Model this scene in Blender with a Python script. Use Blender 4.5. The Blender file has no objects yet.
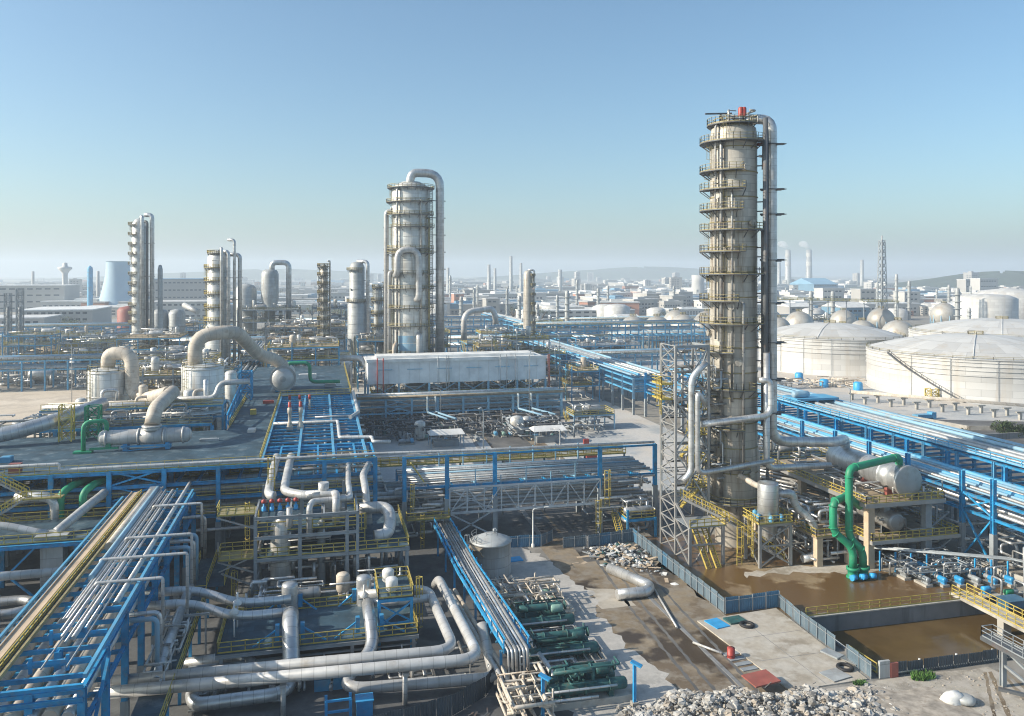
import bpy, math, random
from mathutils import Vector, Matrix
random.seed(7)
rad = math.radians
S = bpy.context.scene
C = S.collection
# ------------------------------------------------------------------ camera, light, exposure
TH = rad(13.5); CT, ST = math.cos(TH), math.sin(TH)
FOC, EYE, HOR = 800.0, 45.0, 272.0          # focal length in pixels, eye height, horizon row
cam = bpy.data.objects.new('camera', bpy.data.cameras.new('camera'))
C.objects.link(cam)
cam.location = (0, 0, EYE); cam.rotation_euler = (rad(90), 0, -TH)
cam.data.sensor_width = 36; cam.data.lens = 36*FOC/1024
cam.data.shift_y = -(358-HOR)/1024
cam.data.clip_start = 1; cam.data.clip_end = 30000
S.camera = cam
SUN_EL, SUN_AZ = rad(28), rad(272)           # azimuth clockwise from +Y
W = bpy.data.worlds.new('World'); S.world = W; W.use_nodes = True
nt = W.node_tree
sky = nt.nodes.new('ShaderNodeTexSky'); sky.sky_type = 'NISHITA'; sky.sun_disc = False
sky.sun_elevation = SUN_EL; sky.sun_rotation = SUN_AZ
sky.altitude = 0; sky.air_density = 1.0; sky.dust_density = 1.9; sky.ozone_density = 6.0
tint = nt.nodes.new('ShaderNodeMix'); tint.data_type = 'RGBA'; tint.blend_type = 'MULTIPLY'; tint.inputs[0].default_value = 1
tint.inputs[7].default_value = (.98, .985, .835, 1)            # the cyan cast of this sky
nt.links.new(sky.outputs[0], tint.inputs[6]); nt.links.new(tint.outputs[2], nt.nodes['Background'].inputs[0])
nt.nodes['Background'].inputs[1].default_value = 0.13
sl = bpy.data.lights.new('sun', 'SUN'); sl.energy = 4.15; sl.angle = rad(0.5); sl.color = (1, .89, .73)
so = bpy.data.objects.new('sun', sl); C.objects.link(so)
sdir = Vector((math.sin(SUN_AZ)*math.cos(SUN_EL), math.cos(SUN_AZ)*math.cos(SUN_EL), math.sin(SUN_EL)))
so.rotation_euler = sdir.to_track_quat('Z', 'Y').to_euler(); so.location = (-100, 0, 200)
S.view_settings.view_transform = 'Standard'; S.view_settings.look = 'None'
S.view_settings.gamma = 1; S.view_settings.use_curve_mapping = False
S.view_settings.exposure = 0.72
S.cycles.use_denoising = True; S.cycles.filter_width = 1.1
S.cycles.max_bounces = 8; S.cycles.diffuse_bounces = 6; S.cycles.glossy_bounces = 3
S.cycles.volume_bounces = 1; S.cycles.transmission_bounces = 2

def at(px, py, z=0.0):
    """the point at height z that the survey photograph shows at this pixel"""
    d = FOC*(EYE-z)/(py-HOR); r = (px-512)/FOC*d
    return Vector((r*CT+d*ST, d*CT-r*ST, z))
def atd(px, py, d):
    r = (px-512)/FOC*d
    return Vector((r*CT+d*ST, d*CT-r*ST, EYE-(py-HOR)*d/FOC))

# ------------------------------------------------------------------ materials
MAT = {}
def N(nt, t, **kw):
    n = nt.nodes.new(t)
    for k, v in kw.items():
        if k.startswith('i_'):
            n.inputs[k[2:]].default_value = v
        else:
            setattr(n, k, v)
    return n
def math_n(nt, op, a, b=None, c=None):
    n = nt.nodes.new('ShaderNodeMath'); n.operation = op
    for i, x in enumerate((a, b, c)):
        if x is None: continue
        if isinstance(x, (int, float)): n.inputs[i].default_value = x
        else: nt.links.new(x, n.inputs[i])
    return n.outputs[0]
def mixc(nt, fac, a, b, bt='MIX'):
    n = nt.nodes.new('ShaderNodeMix'); n.data_type = 'RGBA'; n.blend_type = bt
    for sock, x in ((n.inputs[0], fac), (n.inputs[6], a), (n.inputs[7], b)):
        if isinstance(x, (int, float)): sock.default_value = x
        elif isinstance(x, tuple): sock.default_value = (*x[:3], 1)
        else: nt.links.new(x, sock)
    return n.outputs[2]
def ramp(nt, x, a, b):
    n = nt.nodes.new('ShaderNodeMapRange'); n.clamp = True
    nt.links.new(x, n.inputs[0]); n.inputs[1].default_value = a; n.inputs[2].default_value = b
    return n.outputs[0]
def noise(nt, vec, scale, detail=4, rough=.55, lac=2.0):
    n = nt.nodes.new('ShaderNodeTexNoise'); n.inputs['Scale'].default_value = scale
    n.inputs['Detail'].default_value = detail; n.inputs['Roughness'].default_value = rough
    if vec is not None: nt.links.new(vec, n.inputs['Vector'])
    return n.outputs[0]
def mat(name, col, rough=.6, metal=0.0, var=.18, scale=.6, dirt=None, amount=.35, streak=False, seams=0.0, panels=None, bump=0.0, grid=0.0, objvar=.12):
    """painted, clad or bare surface: tone varies in blotches, dirt has its own patches;
    seams = length of one cladding sleeve along a pipe; panels = (band height, panels round) on vessels; grid = grating pitch"""
    m = bpy.data.materials.new(name); m.use_nodes = True; nt = m.node_tree; MAT[name] = m
    b = nt.nodes['Principled BSDF']
    tc = nt.nodes.new('ShaderNodeTexCoord'); vec = tc.outputs['Object']
    n1 = noise(nt, vec, scale, 5)
    lo = tuple(x*(1-var) for x in col); hi = tuple(min(.9, x*(1+var)) for x in col)
    c = mixc(nt, ramp(nt, n1, .3, .7), lo, hi)
    oi = nt.nodes.new('ShaderNodeObjectInfo')
    if objvar:
        k = math_n(nt, 'MULTIPLY_ADD', oi.outputs['Random'], 2*objvar, 1-objvar)
        cc = nt.nodes.new('ShaderNodeCombineColor')
        for i in range(3): nt.links.new(k, cc.inputs[i])
        c = mixc(nt, 1.0, c, cc.outputs[0], 'MULTIPLY')
    if panels:
        hb, na = panels
        sx = nt.nodes.new('ShaderNodeSeparateXYZ'); nt.links.new(vec, sx.inputs[0])
        ang = math_n(nt, 'ARCTAN2', sx.outputs[1], sx.outputs[0])
        fb = math_n(nt, 'DIVIDE', sx.outputs[2], hb); ib = math_n(nt, 'FLOOR', fb)
        fa = math_n(nt, 'ADD', math_n(nt, 'MULTIPLY', ang, na/6.2832), math_n(nt, 'MULTIPLY', ib, .5))
        ia = math_n(nt, 'FLOOR', fa)
        cv = nt.nodes.new('ShaderNodeCombineXYZ'); nt.links.new(ib, cv.inputs[0]); nt.links.new(ia, cv.inputs[1])
        wn = nt.nodes.new('ShaderNodeTexWhiteNoise'); nt.links.new(cv.outputs[0], wn.inputs[0])
        c = mixc(nt, math_n(nt, 'MULTIPLY', wn.outputs[0], .5), c, tuple(x*.62 for x in col))
        l1 = math_n(nt, 'LESS_THAN', math_n(nt, 'FRACT', fb), .05/hb*1.6)
        l2 = math_n(nt, 'LESS_THAN', math_n(nt, 'FRACT', fa), .03)
        c = mixc(nt, math_n(nt, 'MULTIPLY', math_n(nt, 'MAXIMUM', l1, math_n(nt, 'MULTIPLY', l2, .6)), .55), c, tuple(x*.35 for x in col))
    if seams:
        a = nt.nodes.new('ShaderNodeAttribute'); a.attribute_name = 'along'
        f = math_n(nt, 'DIVIDE', a.outputs['Fac'], seams); fi = math_n(nt, 'FLOOR', f)
        wn = nt.nodes.new('ShaderNodeTexWhiteNoise'); wn.noise_dimensions = '1D'
        nt.links.new(math_n(nt, 'ADD', fi, math_n(nt, 'MULTIPLY', oi.outputs['Random'], 91.)), wn.inputs['W'])
        c = mixc(nt, math_n(nt, 'MULTIPLY', wn.outputs[0], .4), c, tuple(x*.66 for x in col))
        ln = math_n(nt, 'LESS_THAN', math_n(nt, 'FRACT', f), .06)
        c = mixc(nt, math_n(nt, 'MULTIPLY', ln, .5), c, tuple(x*.35 for x in col))
    if dirt:
        mp = nt.nodes.new('ShaderNodeMapping'); nt.links.new(vec, mp.inputs[0])
        mp.inputs['Location'].default_value = (3.7, 11, 5)
        if streak: mp.inputs['Scale'].default_value = (1, 1, .08)
        n2 = noise(nt, mp.outputs[0], scale*(2.2 if streak else 1.3), 6, .62)
        c = mixc(nt, math_n(nt, 'MULTIPLY', ramp(nt, n2, .52, .74), amount*2), c, dirt)
    if grid:
        br = nt.nodes.new('ShaderNodeTexBrick'); nt.links.new(vec, br.inputs[0])
        br.inputs['Scale'].default_value = 1/grid; br.inputs['Mortar Size'].default_value = .03
        br.inputs['Color1'].default_value = (.82, .82, .82, 1); br.inputs['Color2'].default_value = (1.08, 1.08, 1.08, 1)
        br.inputs['Mortar'].default_value = (.78, .78, .78, 1); br.inputs['Mortar Size'].default_value = .008; br.offset = .5
        c = mixc(nt, 1.0, c, br.outputs[0], 'MULTIPLY')
    nt.links.new(c, b.inputs['Base Color'])
    b.inputs['Roughness'].default_value = rough; b.inputs['Metallic'].default_value = metal
    nt.links.new(math_n(nt, 'MULTIPLY_ADD', n1, .3, rough-.15), b.inputs['Roughness'])
    if bump:
        bp = nt.nodes.new('ShaderNodeBump'); bp.inputs['Strength'].default_value = .6; bp.inputs['Distance'].default_value = bump
        nt.links.new(noise(nt, vec, scale*4, 6), bp.inputs['Height']); nt.links.new(bp.outputs[0], b.inputs['Normal'])
    return m
RUST = (.16, .075, .035)
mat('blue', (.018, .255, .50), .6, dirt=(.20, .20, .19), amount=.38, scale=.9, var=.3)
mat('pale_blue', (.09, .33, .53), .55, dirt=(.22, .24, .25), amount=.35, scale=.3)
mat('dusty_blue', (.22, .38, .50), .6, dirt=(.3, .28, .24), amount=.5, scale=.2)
mat('pale_steel', (.46, .50, .53), .5, .15, dirt=RUST, amount=.12, scale=.5)
mat('sky_blue', (.24, .46, .60), .6, dirt=(.3, .3, .28), amount=.3, scale=.4)
mat('steel', (.30, .33, .35), .5, .2, dirt=RUST, amount=.14, scale=.5)
mat('dark_steel', (.11, .12, .13), .55, .2, dirt=RUST, amount=.3, scale=.5)
mat('fireproof', (.27, .30, .32), .85, dirt=(.16, .15, .14), amount=.4, scale=.6, streak=True)
mat('cladding', (.60, .61, .61), .38, .65, seams=1.1, dirt=(.22, .19, .15), amount=.28, scale=.5)
mat('white_cladding', (.55, .55, .54), .42, .25, seams=1.2, dirt=(.34, .29, .23), amount=.3, scale=.5)
mat('bare_pipe', (.40, .40, .39), .45, .5, seams=3.0, dirt=RUST, amount=.3, scale=.5)
mat('tan_pipe', (.56, .50, .42), .6, .0, seams=1.2, dirt=(.28, .18, .10), amount=.35, scale=.5)
mat('column_skin', (.47, .44, .385), .5, .25, panels=(1.35, 22), dirt=(.17, .12, .08), amount=.5, scale=.35, streak=True)
mat('white_skin', (.66, .66, .63), .42, .3, panels=(1.6, 18), dirt=(.26, .20, .13), amount=.33, scale=.35, streak=True)
mat('tank_white', (.56, .555, .535), .55, panels=(2.4, 26), dirt=(.42, .36, .28), amount=.35, scale=.12, streak=True, var=.05, objvar=.04)
mat('tank_grey', (.40, .42, .42), .5, .1, panels=(1.5, 9), dirt=(.25, .2, .16), amount=.35, scale=.4, streak=True)
mat('sphere_skin', (.40, .385, .35), .5, .25, dirt=(.3, .22, .15), amount=.4, scale=.15)
mat('yellow', (.50, .39, .09), .5, dirt=(.3, .2, .08), amount=.4, scale=.8)
mat('olive', (.30, .26, .13), .6, dirt=RUST, amount=.4, scale=.8)
mat('deck', (.032, .074, .108), .7, .0, dirt=(.14, .19, .22), amount=.5, scale=.35, grid=6, var=.35)
mat('tan_deck', (.36, .29, .20), .8, dirt=(.22, .13, .08), amount=.5, scale=.3, grid=2.0)
mat('green', (.014, .25, .13), .55, dirt=(.06, .19, .11), amount=.45, scale=.7)
mat('teal', (.024, .095, .095), .6, dirt=(.09, .10, .075), amount=.6, scale=1.6, var=.3)
mat('pale_green', (.22, .36, .30), .5, dirt=(.15, .18, .15), amount=.4, scale=1.2)
mat('red', (.36, .05, .04), .5, dirt=(.25, .08, .06), amount=.4, scale=.8)
mat('brown_red', (.30, .09, .07), .6, dirt=(.2, .1, .07), amount=.4, scale=.8)
mat('concrete', (.37, .355, .32), .9, dirt=(.22, .19, .15), amount=.5, scale=.35, bump=.02)
mat('dark_concrete', (.20, .205, .21), .9, dirt=(.10, .10, .10), amount=.5, scale=.35, streak=True, bump=.02)
mat('beige', (.50, .40, .29), .85, dirt=(.36, .27, .18), amount=.4, scale=.3)
mat('roof_white', (.66, .66, .64), .55, dirt=(.45, .43, .40), amount=.3, scale=.25)
mat('wall_grey', (.74, .77, .78), .6, dirt=(.62, .64, .65), amount=.15, scale=.25, streak=True)
mat('hoarding', (.11, .16, .20), .5, .1, dirt=(.25, .27, .28), amount=.35, scale=.6, streak=True)
mat('dark_hoarding', (.055, .075, .095), .5, .1, dirt=(.13, .13, .13), amount=.35, scale=.6, streak=True)
mat('hoarding_blue', (.06, .16, .26), .5, .1, dirt=(.12, .2, .27), amount=.35, scale=.6, streak=True)
mat('black', (.018, .018, .02), .7)
mat('glass', (.05, .07, .09), .12, 0, var=.3)
mat('city_white', (.42, .41, .39), .8, var=.08, scale=.05, objvar=.22)
mat('city_grey', (.46, .46, .45), .8, var=.1, scale=.05, objvar=.3)
mat('city_red', (.40, .20, .14), .8, var=.1, scale=.05, objvar=.3)
mat('city_blue', (.16, .30, .42), .7, var=.1, scale=.05, objvar=.25)
mat('bark', (.10, .075, .05), .9)
mat('leaf', (.055, .085, .028), .7, var=.5, scale=.8, objvar=.25)
mat('far_leaf', (.05, .075, .04), .9, var=.45, scale=.05, objvar=.2)
mat('weed', (.07, .16, .03), .8, var=.5, scale=2)
mat('plastic_white', (.62, .62, .60), .5, var=.06, dirt=(.5, .46, .4), amount=.3, scale=2)
mat('bright_blue', (.03, .29, .58), .45, dirt=(.1, .25, .45), amount=.3, scale=1)
mat('cooling_shell', (.42, .58, .70), .75, var=.1, scale=.03, dirt=(.45, .58, .68), amount=.3)
mat('rubble', (.47, .46, .435), .95, var=.3, scale=1.4, dirt=(.26, .22, .17), amount=.4, bump=.03)
mat('brown_rubble', (.37, .33, .28), .95, var=.35, scale=1.1, dirt=(.2, .16, .12), amount=.4, bump=.03)
mat('dark_rubble', (.22, .215, .205), .95, var=.35, scale=1.1, dirt=(.13, .11, .09), amount=.4, bump=.03)

# ------------------------------------------------------------------ mesh builder
class MB:
    def __init__(s):
        s.v = []; s.f = []; s.sm = []; s.al = []; s.mi = []; s.m = 0
    def face(s, idx, smooth=False):
        s.f.append(idx); s.sm.append(smooth); s.mi.append(s.m)
    def vs(s, pts, al=0.0):
        n = len(s.v); s.v.extend(tuple(p) for p in pts)
        s.al.extend(al if isinstance(al, list) else [al]*(len(s.v)-n)); return n
    def quad(s, a, b, c, d):
        n = s.vs((a, b, c, d)); s.face((n, n+1, n+2, n+3))
    def box(s, x0, x1, y0, y1, z0, z1):
        if x0 > x1: x0, x1 = x1, x0
        if y0 > y1: y0, y1 = y1, y0
        if z0 > z1: z0, z1 = z1, z0
        n = s.vs(((x0,y0,z0),(x1,y0,z0),(x1,y1,z0),(x0,y1,z0),(x0,y0,z1),(x1,y0,z1),(x1,y1,z1),(x0,y1,z1)))
        for q in ((0,3,2,1),(4,5,6,7),(0,1,5,4),(1,2,6,5),(2,3,7,6),(3,0,4,7)): s.face(tuple(n+i for i in q))
    def bar(s, a, b, w=.1, h=None):
        a = Vector(a); b = Vector(b); t = b-a
        if t.length < 1e-5: return
        t.normalize(); h = h or w
        u = t.cross(Vector((0,0,1)))
        if u.length < 1e-3: u = Vector((1,0,0))
        u.normalize(); v = u.cross(t); u = u*(w/2); v = v*(h/2)
        n = s.vs((a-u-v,a+u-v,a+u+v,a-u+v,b-u-v,b+u-v,b+u+v,b-u+v))
        for q in ((0,1,2,3),(7,6,5,4),(0,4,5,1),(1,5,6,2),(2,6,7,3),(3,7,4,0)): s.face(tuple(n+i for i in q))
    def ibeam(s, a, b, w=.3, h=.4):
        a = Vector(a); b = Vector(b); z = Vector((0,0,h/2-.02))
        s.bar(a+z, b+z, w, .04); s.bar(a-z, b-z, w, .04); s.bar(a, b, .05, h-.08)
    def tube(s, pts, r, n=8, bend=None, cap=True, k=5):
        P = [Vector(p) for p in pts]
        bend = 1.6*r if bend is None else bend
        path = [P[0]]
        for i in range(1, len(P)-1):
            a = P[i-1]-P[i]; b = P[i+1]-P[i]
            L = min(bend*1.0, a.length*.49, b.length*.49); a.normalize(); b.normalize()
            cosang = max(-1, min(1, a.dot(b)))
            if cosang < -.985 or L < 1e-3: path.append(P[i]); continue
            p0 = P[i]+a*L; p2 = P[i]+b*L
            for j in range(k+1):
                t = j/k; path.append(p0*(1-t)**2+P[i]*2*t*(1-t)+p2*t*t)
        path.append(P[-1])
        t0 = (path[1]-path[0]).normalized()
        u = t0.cross(Vector((0,0,1)))
        if u.length < 1e-3: u = t0.cross(Vector((0,1,0)))
        u.normalize(); base = None; dist = 0; first = None
        for i, p in enumerate(path):
            t = (path[min(i+1,len(path)-1)]-path[max(i-1,0)])
            if t.length < 1e-6: continue
            t.normalize(); u = (u-t*u.dot(t)); u.normalize(); w = t.cross(u)
            if i: dist += (p-path[i-1]).length
            ring = [p+(u*math.cos(2*math.pi*j/n)+w*math.sin(2*math.pi*j/n))*r for j in range(n)]
            m = s.vs(ring, dist)
            if first is None: first = m
            if base is not None:
                for j in range(n): s.face((base+j, base+(j+1)%n, m+(j+1)%n, m+j), True)
            base = m
        if cap:
            s.face(tuple(first+j for j in reversed(range(n)))); s.face(tuple(base+j for j in range(n)))
    def cyl(s, a, b, r, n=8): s.tube((a, b), r, n)
    def lathe(s, c, prof, n=24, a0=0.0, a1=2*math.pi, axis='z'):
        full = abs(a1-a0-2*math.pi) < 1e-6; cnt = n if full else n+1; prev = None
        for r, h in prof:
            ring = []
            for j in range(cnt):
                a = a0+(a1-a0)*j/n; x, y = r*math.cos(a), r*math.sin(a)
                ring.append((c[0]+x, c[1]+y, c[2]+h) if axis == 'z' else (c[0]+x, c[1]+h, c[2]+y) if axis == 'y' else (c[0]+h, c[1]+x, c[2]+y))
            m = s.vs(ring, h)
            if prev is not None:
                for j in range(cnt if full else cnt-1):
                    q = (prev+j, prev+(j+1)%cnt, m+(j+1)%cnt, m+j)
                    s.face(tuple(reversed(q)) if axis == 'y' else q, True)
            prev = m
    def drum(s, a, b, r, n=18, head=.45):
        """closed vessel with dished heads from a to b"""
        a = Vector(a); b = Vector(b); t = (b-a); L = t.length; t.normalize()
        u = t.cross(Vector((0,0,1)))
        if u.length < 1e-3: u = Vector((1,0,0))
        u.normalize(); w = t.cross(u); prev = None
        prof = [(.02, -head*r), (.5, -head*r*.86), (.82, -head*r*.55), (1, 0), (1, L*.33), (1, L*.66), (1, L), (.82, L+head*r*.55), (.5, L+head*r*.86), (.02, L+head*r)]
        for k, h in prof:
            m = s.vs([a+t*h+(u*math.cos(2*math.pi*j/n)+w*math.sin(2*math.pi*j/n))*r*k for j in range(n)], h+head*r)
            if prev is not None:
                for j in range(n): s.face((prev+j, prev+(j+1)%n, m+(j+1)%n, m+j), True)
            prev = m
    def rail(s, pts, h=1.15, gap=2.0, w=.065, closed=False):
        P = [Vector(p) for p in pts]
        if closed: P.append(P[0])
        for a, b in zip(P[:-1], P[1:]):
            L = (b-a).length; k = max(1, round(L/gap))
            for z in (h, h*.55): s.bar(a+Vector((0,0,z)), b+Vector((0,0,z)), w)
            s.bar(a+Vector((0,0,.08)), b+Vector((0,0,.08)), w*.5, .14)
            for i in range(k+1):
                p = a.lerp(b, i/k); s.bar(p, p+Vector((0,0,h)), w)
    def ladder(s, a, b, out, w=.5, cage=True, t=.05):
        """caged ladder from a up to b; out = horizontal unit vector away from the wall"""
        a = Vector(a); b = Vector(b); o = Vector((out[0], out[1], 0)); sd = Vector((-o.y, o.x, 0))*w/2
        s.bar(a+sd, b+sd, t); s.bar(a-sd, b-sd, t)
        k = int((b-a).length/.6)
        for i in range(1, k): p = a.lerp(b, i/k); s.bar(p+sd, p-sd, t*.7)
        if cage:
            for q in (sd*1.3+o*.35, o*.75, o*.35-sd*1.3): s.bar(a+q+Vector((0,0,2)), b+q, t*.7)
            k = max(2, int((b-a).length/1.5))
            for i in range(1, k+1):
                p = a.lerp(b, i/k); q = [p+sd, p+sd*1.3+o*.35, p+o*.75, p+o*.35-sd*1.3, p-sd]
                for x, y in zip(q[:-1], q[1:]): s.bar(x, y, t*.7)
    def stair(s, a, b, w=.9, t=.2):
        a = Vector(a); b = Vector(b); hd = Vector((b.x-a.x, b.y-a.y, 0)).normalized(); sd = Vector((-hd.y, hd.x, 0))*w/2
        for q in (sd, -sd): s.bar(a+q, b+q, .07, t)
        k = max(2, int(abs(b.z-a.z)/.28))
        for i in range(k+1):
            p = a.lerp(b, i/k); s.bar(p+sd*.93, p-sd*.93, .22, .04)
    def rock(s, c, r, sq=.7):
        c = Vector(c); R = Matrix.Rotation(random.uniform(0, 6.3), 3, 'Z') @ Matrix.Rotation(random.uniform(-.6, .6), 3, 'X')
        pts = []
        for z, k, n0 in ((-1, .7, 4), (.1, 1.05, 5), (.9, .55, 4)):
            for j in range(5):
                a = j*1.2566+z+random.uniform(-.25, .25); kk = k*random.uniform(.75, 1.2)
                pts.append(c+R @ Vector((math.cos(a)*kk*r*random.uniform(.8,1.2), math.sin(a)*kk*r*.85, z*r*sq)))
        n = s.vs(pts)
        for q in range(2):
            for j in range(5): s.face((n+q*5+j, n+q*5+(j+1)%5, n+q*5+5+(j+1)%5, n+q*5+5+j))
        s.face((n+4,n+3,n+2,n+1,n)); s.face((n+10,n+11,n+12,n+13,n+14))
    def pieces(s):
        """the connected pieces of this mesh, each as its own MB"""
        par = list(range(len(s.v)))
        def root(i):
            while par[i] != i: par[i] = par[par[i]]; i = par[i]
            return i
        for f in s.f:
            r = root(f[0])
            for i in f[1:]: par[root(i)] = r
        out = {}
        for k, f in enumerate(s.f): out.setdefault(root(f[0]), []).append(k)
        res = []
        for ks in out.values():
            q = MB(); mp = {}
            for k in ks:
                for i in s.f[k]:
                    if i not in mp: mp[i] = len(q.v); q.v.append(s.v[i]); q.al.append(s.al[i])
                q.f.append(tuple(mp[i] for i in s.f[k])); q.sm.append(s.sm[k]); q.mi.append(s.mi[k])
            res.append(q)
        return res
    def build(s, name, m, parent=None, base=None):
        one = ONE_EACH.get(name)
        if one and parent is not None:
            ps = s.pieces(); o = None
            for q in ps[:100]: o = q._build(one, m, parent)
            if len(ps) > 100:
                q = MB(); [q.add(x) for x in ps[100:]]; q._build(one, m, parent)['kind'] = 'stuff'
            return o
        return s._build(name, m, parent, base)
    def add(s, q):
        n = len(s.v); s.v += q.v; s.al += q.al; s.sm += q.sm; s.mi += q.mi; s.f += [tuple(i+n for i in f) for f in q.f]
    def _build(s, name, m, parent=None, base=None):
        if parent is not None: base = BASE[parent.name]
        base = Vector(base or (0,0,0))
        me = bpy.data.meshes.new(name)
        bx, by, bz = base
        me.from_pydata([(x-bx, y-by, z-bz) for x, y, z in s.v], [], s.f)
        me.polygons.foreach_set('use_smooth', s.sm)
        if any(s.mi): me.polygons.foreach_set('material_index', s.mi)
        if any(s.al):
            at_ = me.attributes.new('along', 'FLOAT', 'POINT'); at_.data.foreach_set('value', [float(x) for x in s.al])
        for x in (m if isinstance(m, (list, tuple)) else [m]): me.materials.append(MAT[x])
        o = bpy.data.objects.new(name, me); C.objects.link(o)
        if parent is not None: o.parent = parent
        else: o.location = base
        BASE[o.name] = base
        return o
BASE = {}
ONE_EACH = {'column_row': 'column', 'post_row': 'post', 'window_row': 'window', 'leg_ring': 'leg', 'cross_tie': 'cross_tie', 'cross_beam': 'cross_beam', 'long_beam': 'long_beam', 'saddle': 'saddle', 'band': 'band', 'leg': 'leg', 'strut': 'strut', 'brace': 'brace', 'pipe_bracket': 'pipe_bracket', 'bracket': 'bracket', 'support': 'support', 'riser_row': 'pipe_riser', 'pipe_riser': 'pipe_riser', 'tray_cover': 'tray_cover'}
def tag(o, label, cat, group=None):
    o['label'] = label; o['category'] = cat
    if group: o['group'] = group
    return o
def thing(name, label, cat, base, group=None):
    o = bpy.data.objects.new(name, None); C.objects.link(o); o.location = base; o.empty_display_size = .5
    BASE[o.name] = Vector(base); return tag(o, label, cat, group)
def solo(name, mb, m, label, cat, group=None, base=None):
    if base is None:
        xs, ys, zs = zip(*mb.v); base = ((min(xs)+max(xs))/2, (min(ys)+max(ys))/2, min(zs))
    return tag(mb.build(name, m, None, base), label, cat, group)
def ground_sheet(name, mb, m, kind='structure'):
    o = mb.build(name, m); o['kind'] = kind; return o
KIDS = {}
def copy_tree(o, loc=None, rz=None, label=None, parent=None, sc=None):
    c = o.copy(); C.objects.link(c)
    if parent is not None: c.parent = parent
    if loc is not None: c.location = loc
    if rz is not None: c.rotation_euler[2] = rz
    if sc is not None: c.scale = sc if isinstance(sc, tuple) else (sc,)*3
    if label: c['label'] = label
    for ch in KIDS.setdefault(o.name, list(o.children)): copy_tree(ch, parent=c)
    return c
def pipe(pts, r, m, label, group=None, n=10, bend=None, name='pipe', cat='pipe'):
    b = MB(); b.tube(pts, r, n, bend); return solo(name, b, m, label, cat, group)
# ------------------------------------------------------------------ ground
def ground_mat(name, cols, scales, wet=None, bump=.03):
    m = bpy.data.materials.new(name); m.use_nodes = True; nt = m.node_tree; MAT[name] = m
    b = nt.nodes['Principled BSDF']; tc = nt.nodes.new('ShaderNodeTexCoord'); vec = tc.outputs['Object']
    c = cols[0]
    for i, (col, sc) in enumerate(zip(cols[1:], scales)):
        mp = nt.nodes.new('ShaderNodeMapping'); nt.links.new(vec, mp.inputs[0]); mp.inputs['Location'].default_value = (17*i, 9*i, 3*i)
        n = noise(nt, mp.outputs[0], sc, 7, .6)
        c = mixc(nt, ramp(nt, n, .46, .60), c, col)
    n2 = noise(nt, vec, 1.5, 6, .7)
    g = mixc(nt, n2, (.7, .7, .7), (1.25, 1.25, 1.25))
    c = mixc(nt, 1.0, c, g, 'MULTIPLY')
    nt.links.new(c, b.inputs['Base Color']); b.inputs['Roughness'].default_value = .92
    if wet:
        n3 = noise(nt, vec, wet[0], 5, .55); f = ramp(nt, n3, wet[1], wet[1]+.05)
        c2 = mixc(nt, f, c, wet[2]); nt.links.new(c2, b.inputs['Base Color'])
        r = nt.nodes.new('ShaderNodeMapRange'); nt.links.new(f, r.inputs[0]); r.inputs[3].default_value = .9; r.inputs[4].default_value = wet[3]
        nt.links.new(r.outputs[0], b.inputs['Roughness'])
    if bump:
        bp = nt.nodes.new('ShaderNodeBump'); bp.inputs['Distance'].default_value = bump; bp.inputs['Strength'].default_value = .7
        nt.links.new(noise(nt, vec, 2.5, 8, .7), bp.inputs['Height']); nt.links.new(bp.outputs[0], b.inputs['Normal'])
ground_mat('soil', [(.22, .205, .18), (.30, .275, .23), (.17, .165, .155), (.26, .25, .23)], (.02, .05, .3))
ground_mat('plain_soil', [(.26, .24, .20), (.34, .32, .27), (.16, .17, .13), (.3, .3, .29)], (.004, .006, .01), bump=0)
ground_mat('asphalt', [(.115, .115, .115), (.15, .145, .135), (.085, .085, .085)], (.05, .2), wet=(.12, .60, (.05, .042, .033), .35))
ground_mat('mud_road', [(.20, .155, .10), (.28, .23, .165), (.14, .105, .07), (.23, .20, .16)], (.09, .14, .5), wet=(.085, .53, (.055, .036, .019), .4))
ground_mat('dark_mud', [(.20, .14, .075), (.15, .10, .055), (.28, .21, .12)], (.08, .15), wet=(.10, .42, (.125, .072, .026), .28), bump=.015)
ground_mat('pale_dust', [(.40, .385, .36), (.31, .30, .28), (.45, .43, .40)], (.18, .5))
ground_mat('gravel_soil', [(.36, .33, .28), (.44, .41, .36), (.26, .235, .20), (.40, .37, .33)], (.12, .35, .9), bump=.08)
ground_mat('pad', [(.40, .36, .30), (.27, .235, .185), (.45, .42, .37)], (.16, .4), bump=.01)
ground_mat('yard', [(.42, .43, .43), (.50, .48, .45), (.33, .35, .36), (.52, .47, .41)], (.03, .08, .04), bump=.01)
ground_mat('tan_soil', [(.56, .48, .38), (.62, .54, .44), (.47, .40, .32)], (.05, .15))
ground_mat('oily_and_shade', [(.10, .105, .11), (.15, .155, .155), (.07, .072, .076)], (.06, .2), wet=(.13, .62, (.03, .03, .03), .3))  # dark plant paving, also laid under the racks as painted shade
def sheet(name, poly, z, m, ragged=0.0, sub=1.5):
    """a flat sheet with this outline; ragged gives it an irregular worn edge"""
    pts = []
    for i, p in enumerate(poly):
        q = poly[(i+1) % len(poly)]; a = Vector((p[0], p[1], 0)); b = Vector((q[0], q[1], 0)); L = (b-a).length
        k = max(1, int(L/sub)) if ragged else 1
        nrm = Vector((b.y-a.y, a.x-b.x, 0)).normalized()
        for j in range(k):
            t = a.lerp(b, j/k)
            if ragged and j: t = t+nrm*random.gauss(0, ragged)
            pts.append((t.x, t.y, z))
    b = MB(); n = b.vs(pts); b.face(tuple(range(n, n+len(pts)))); return ground_sheet(name, b, m)
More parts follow.
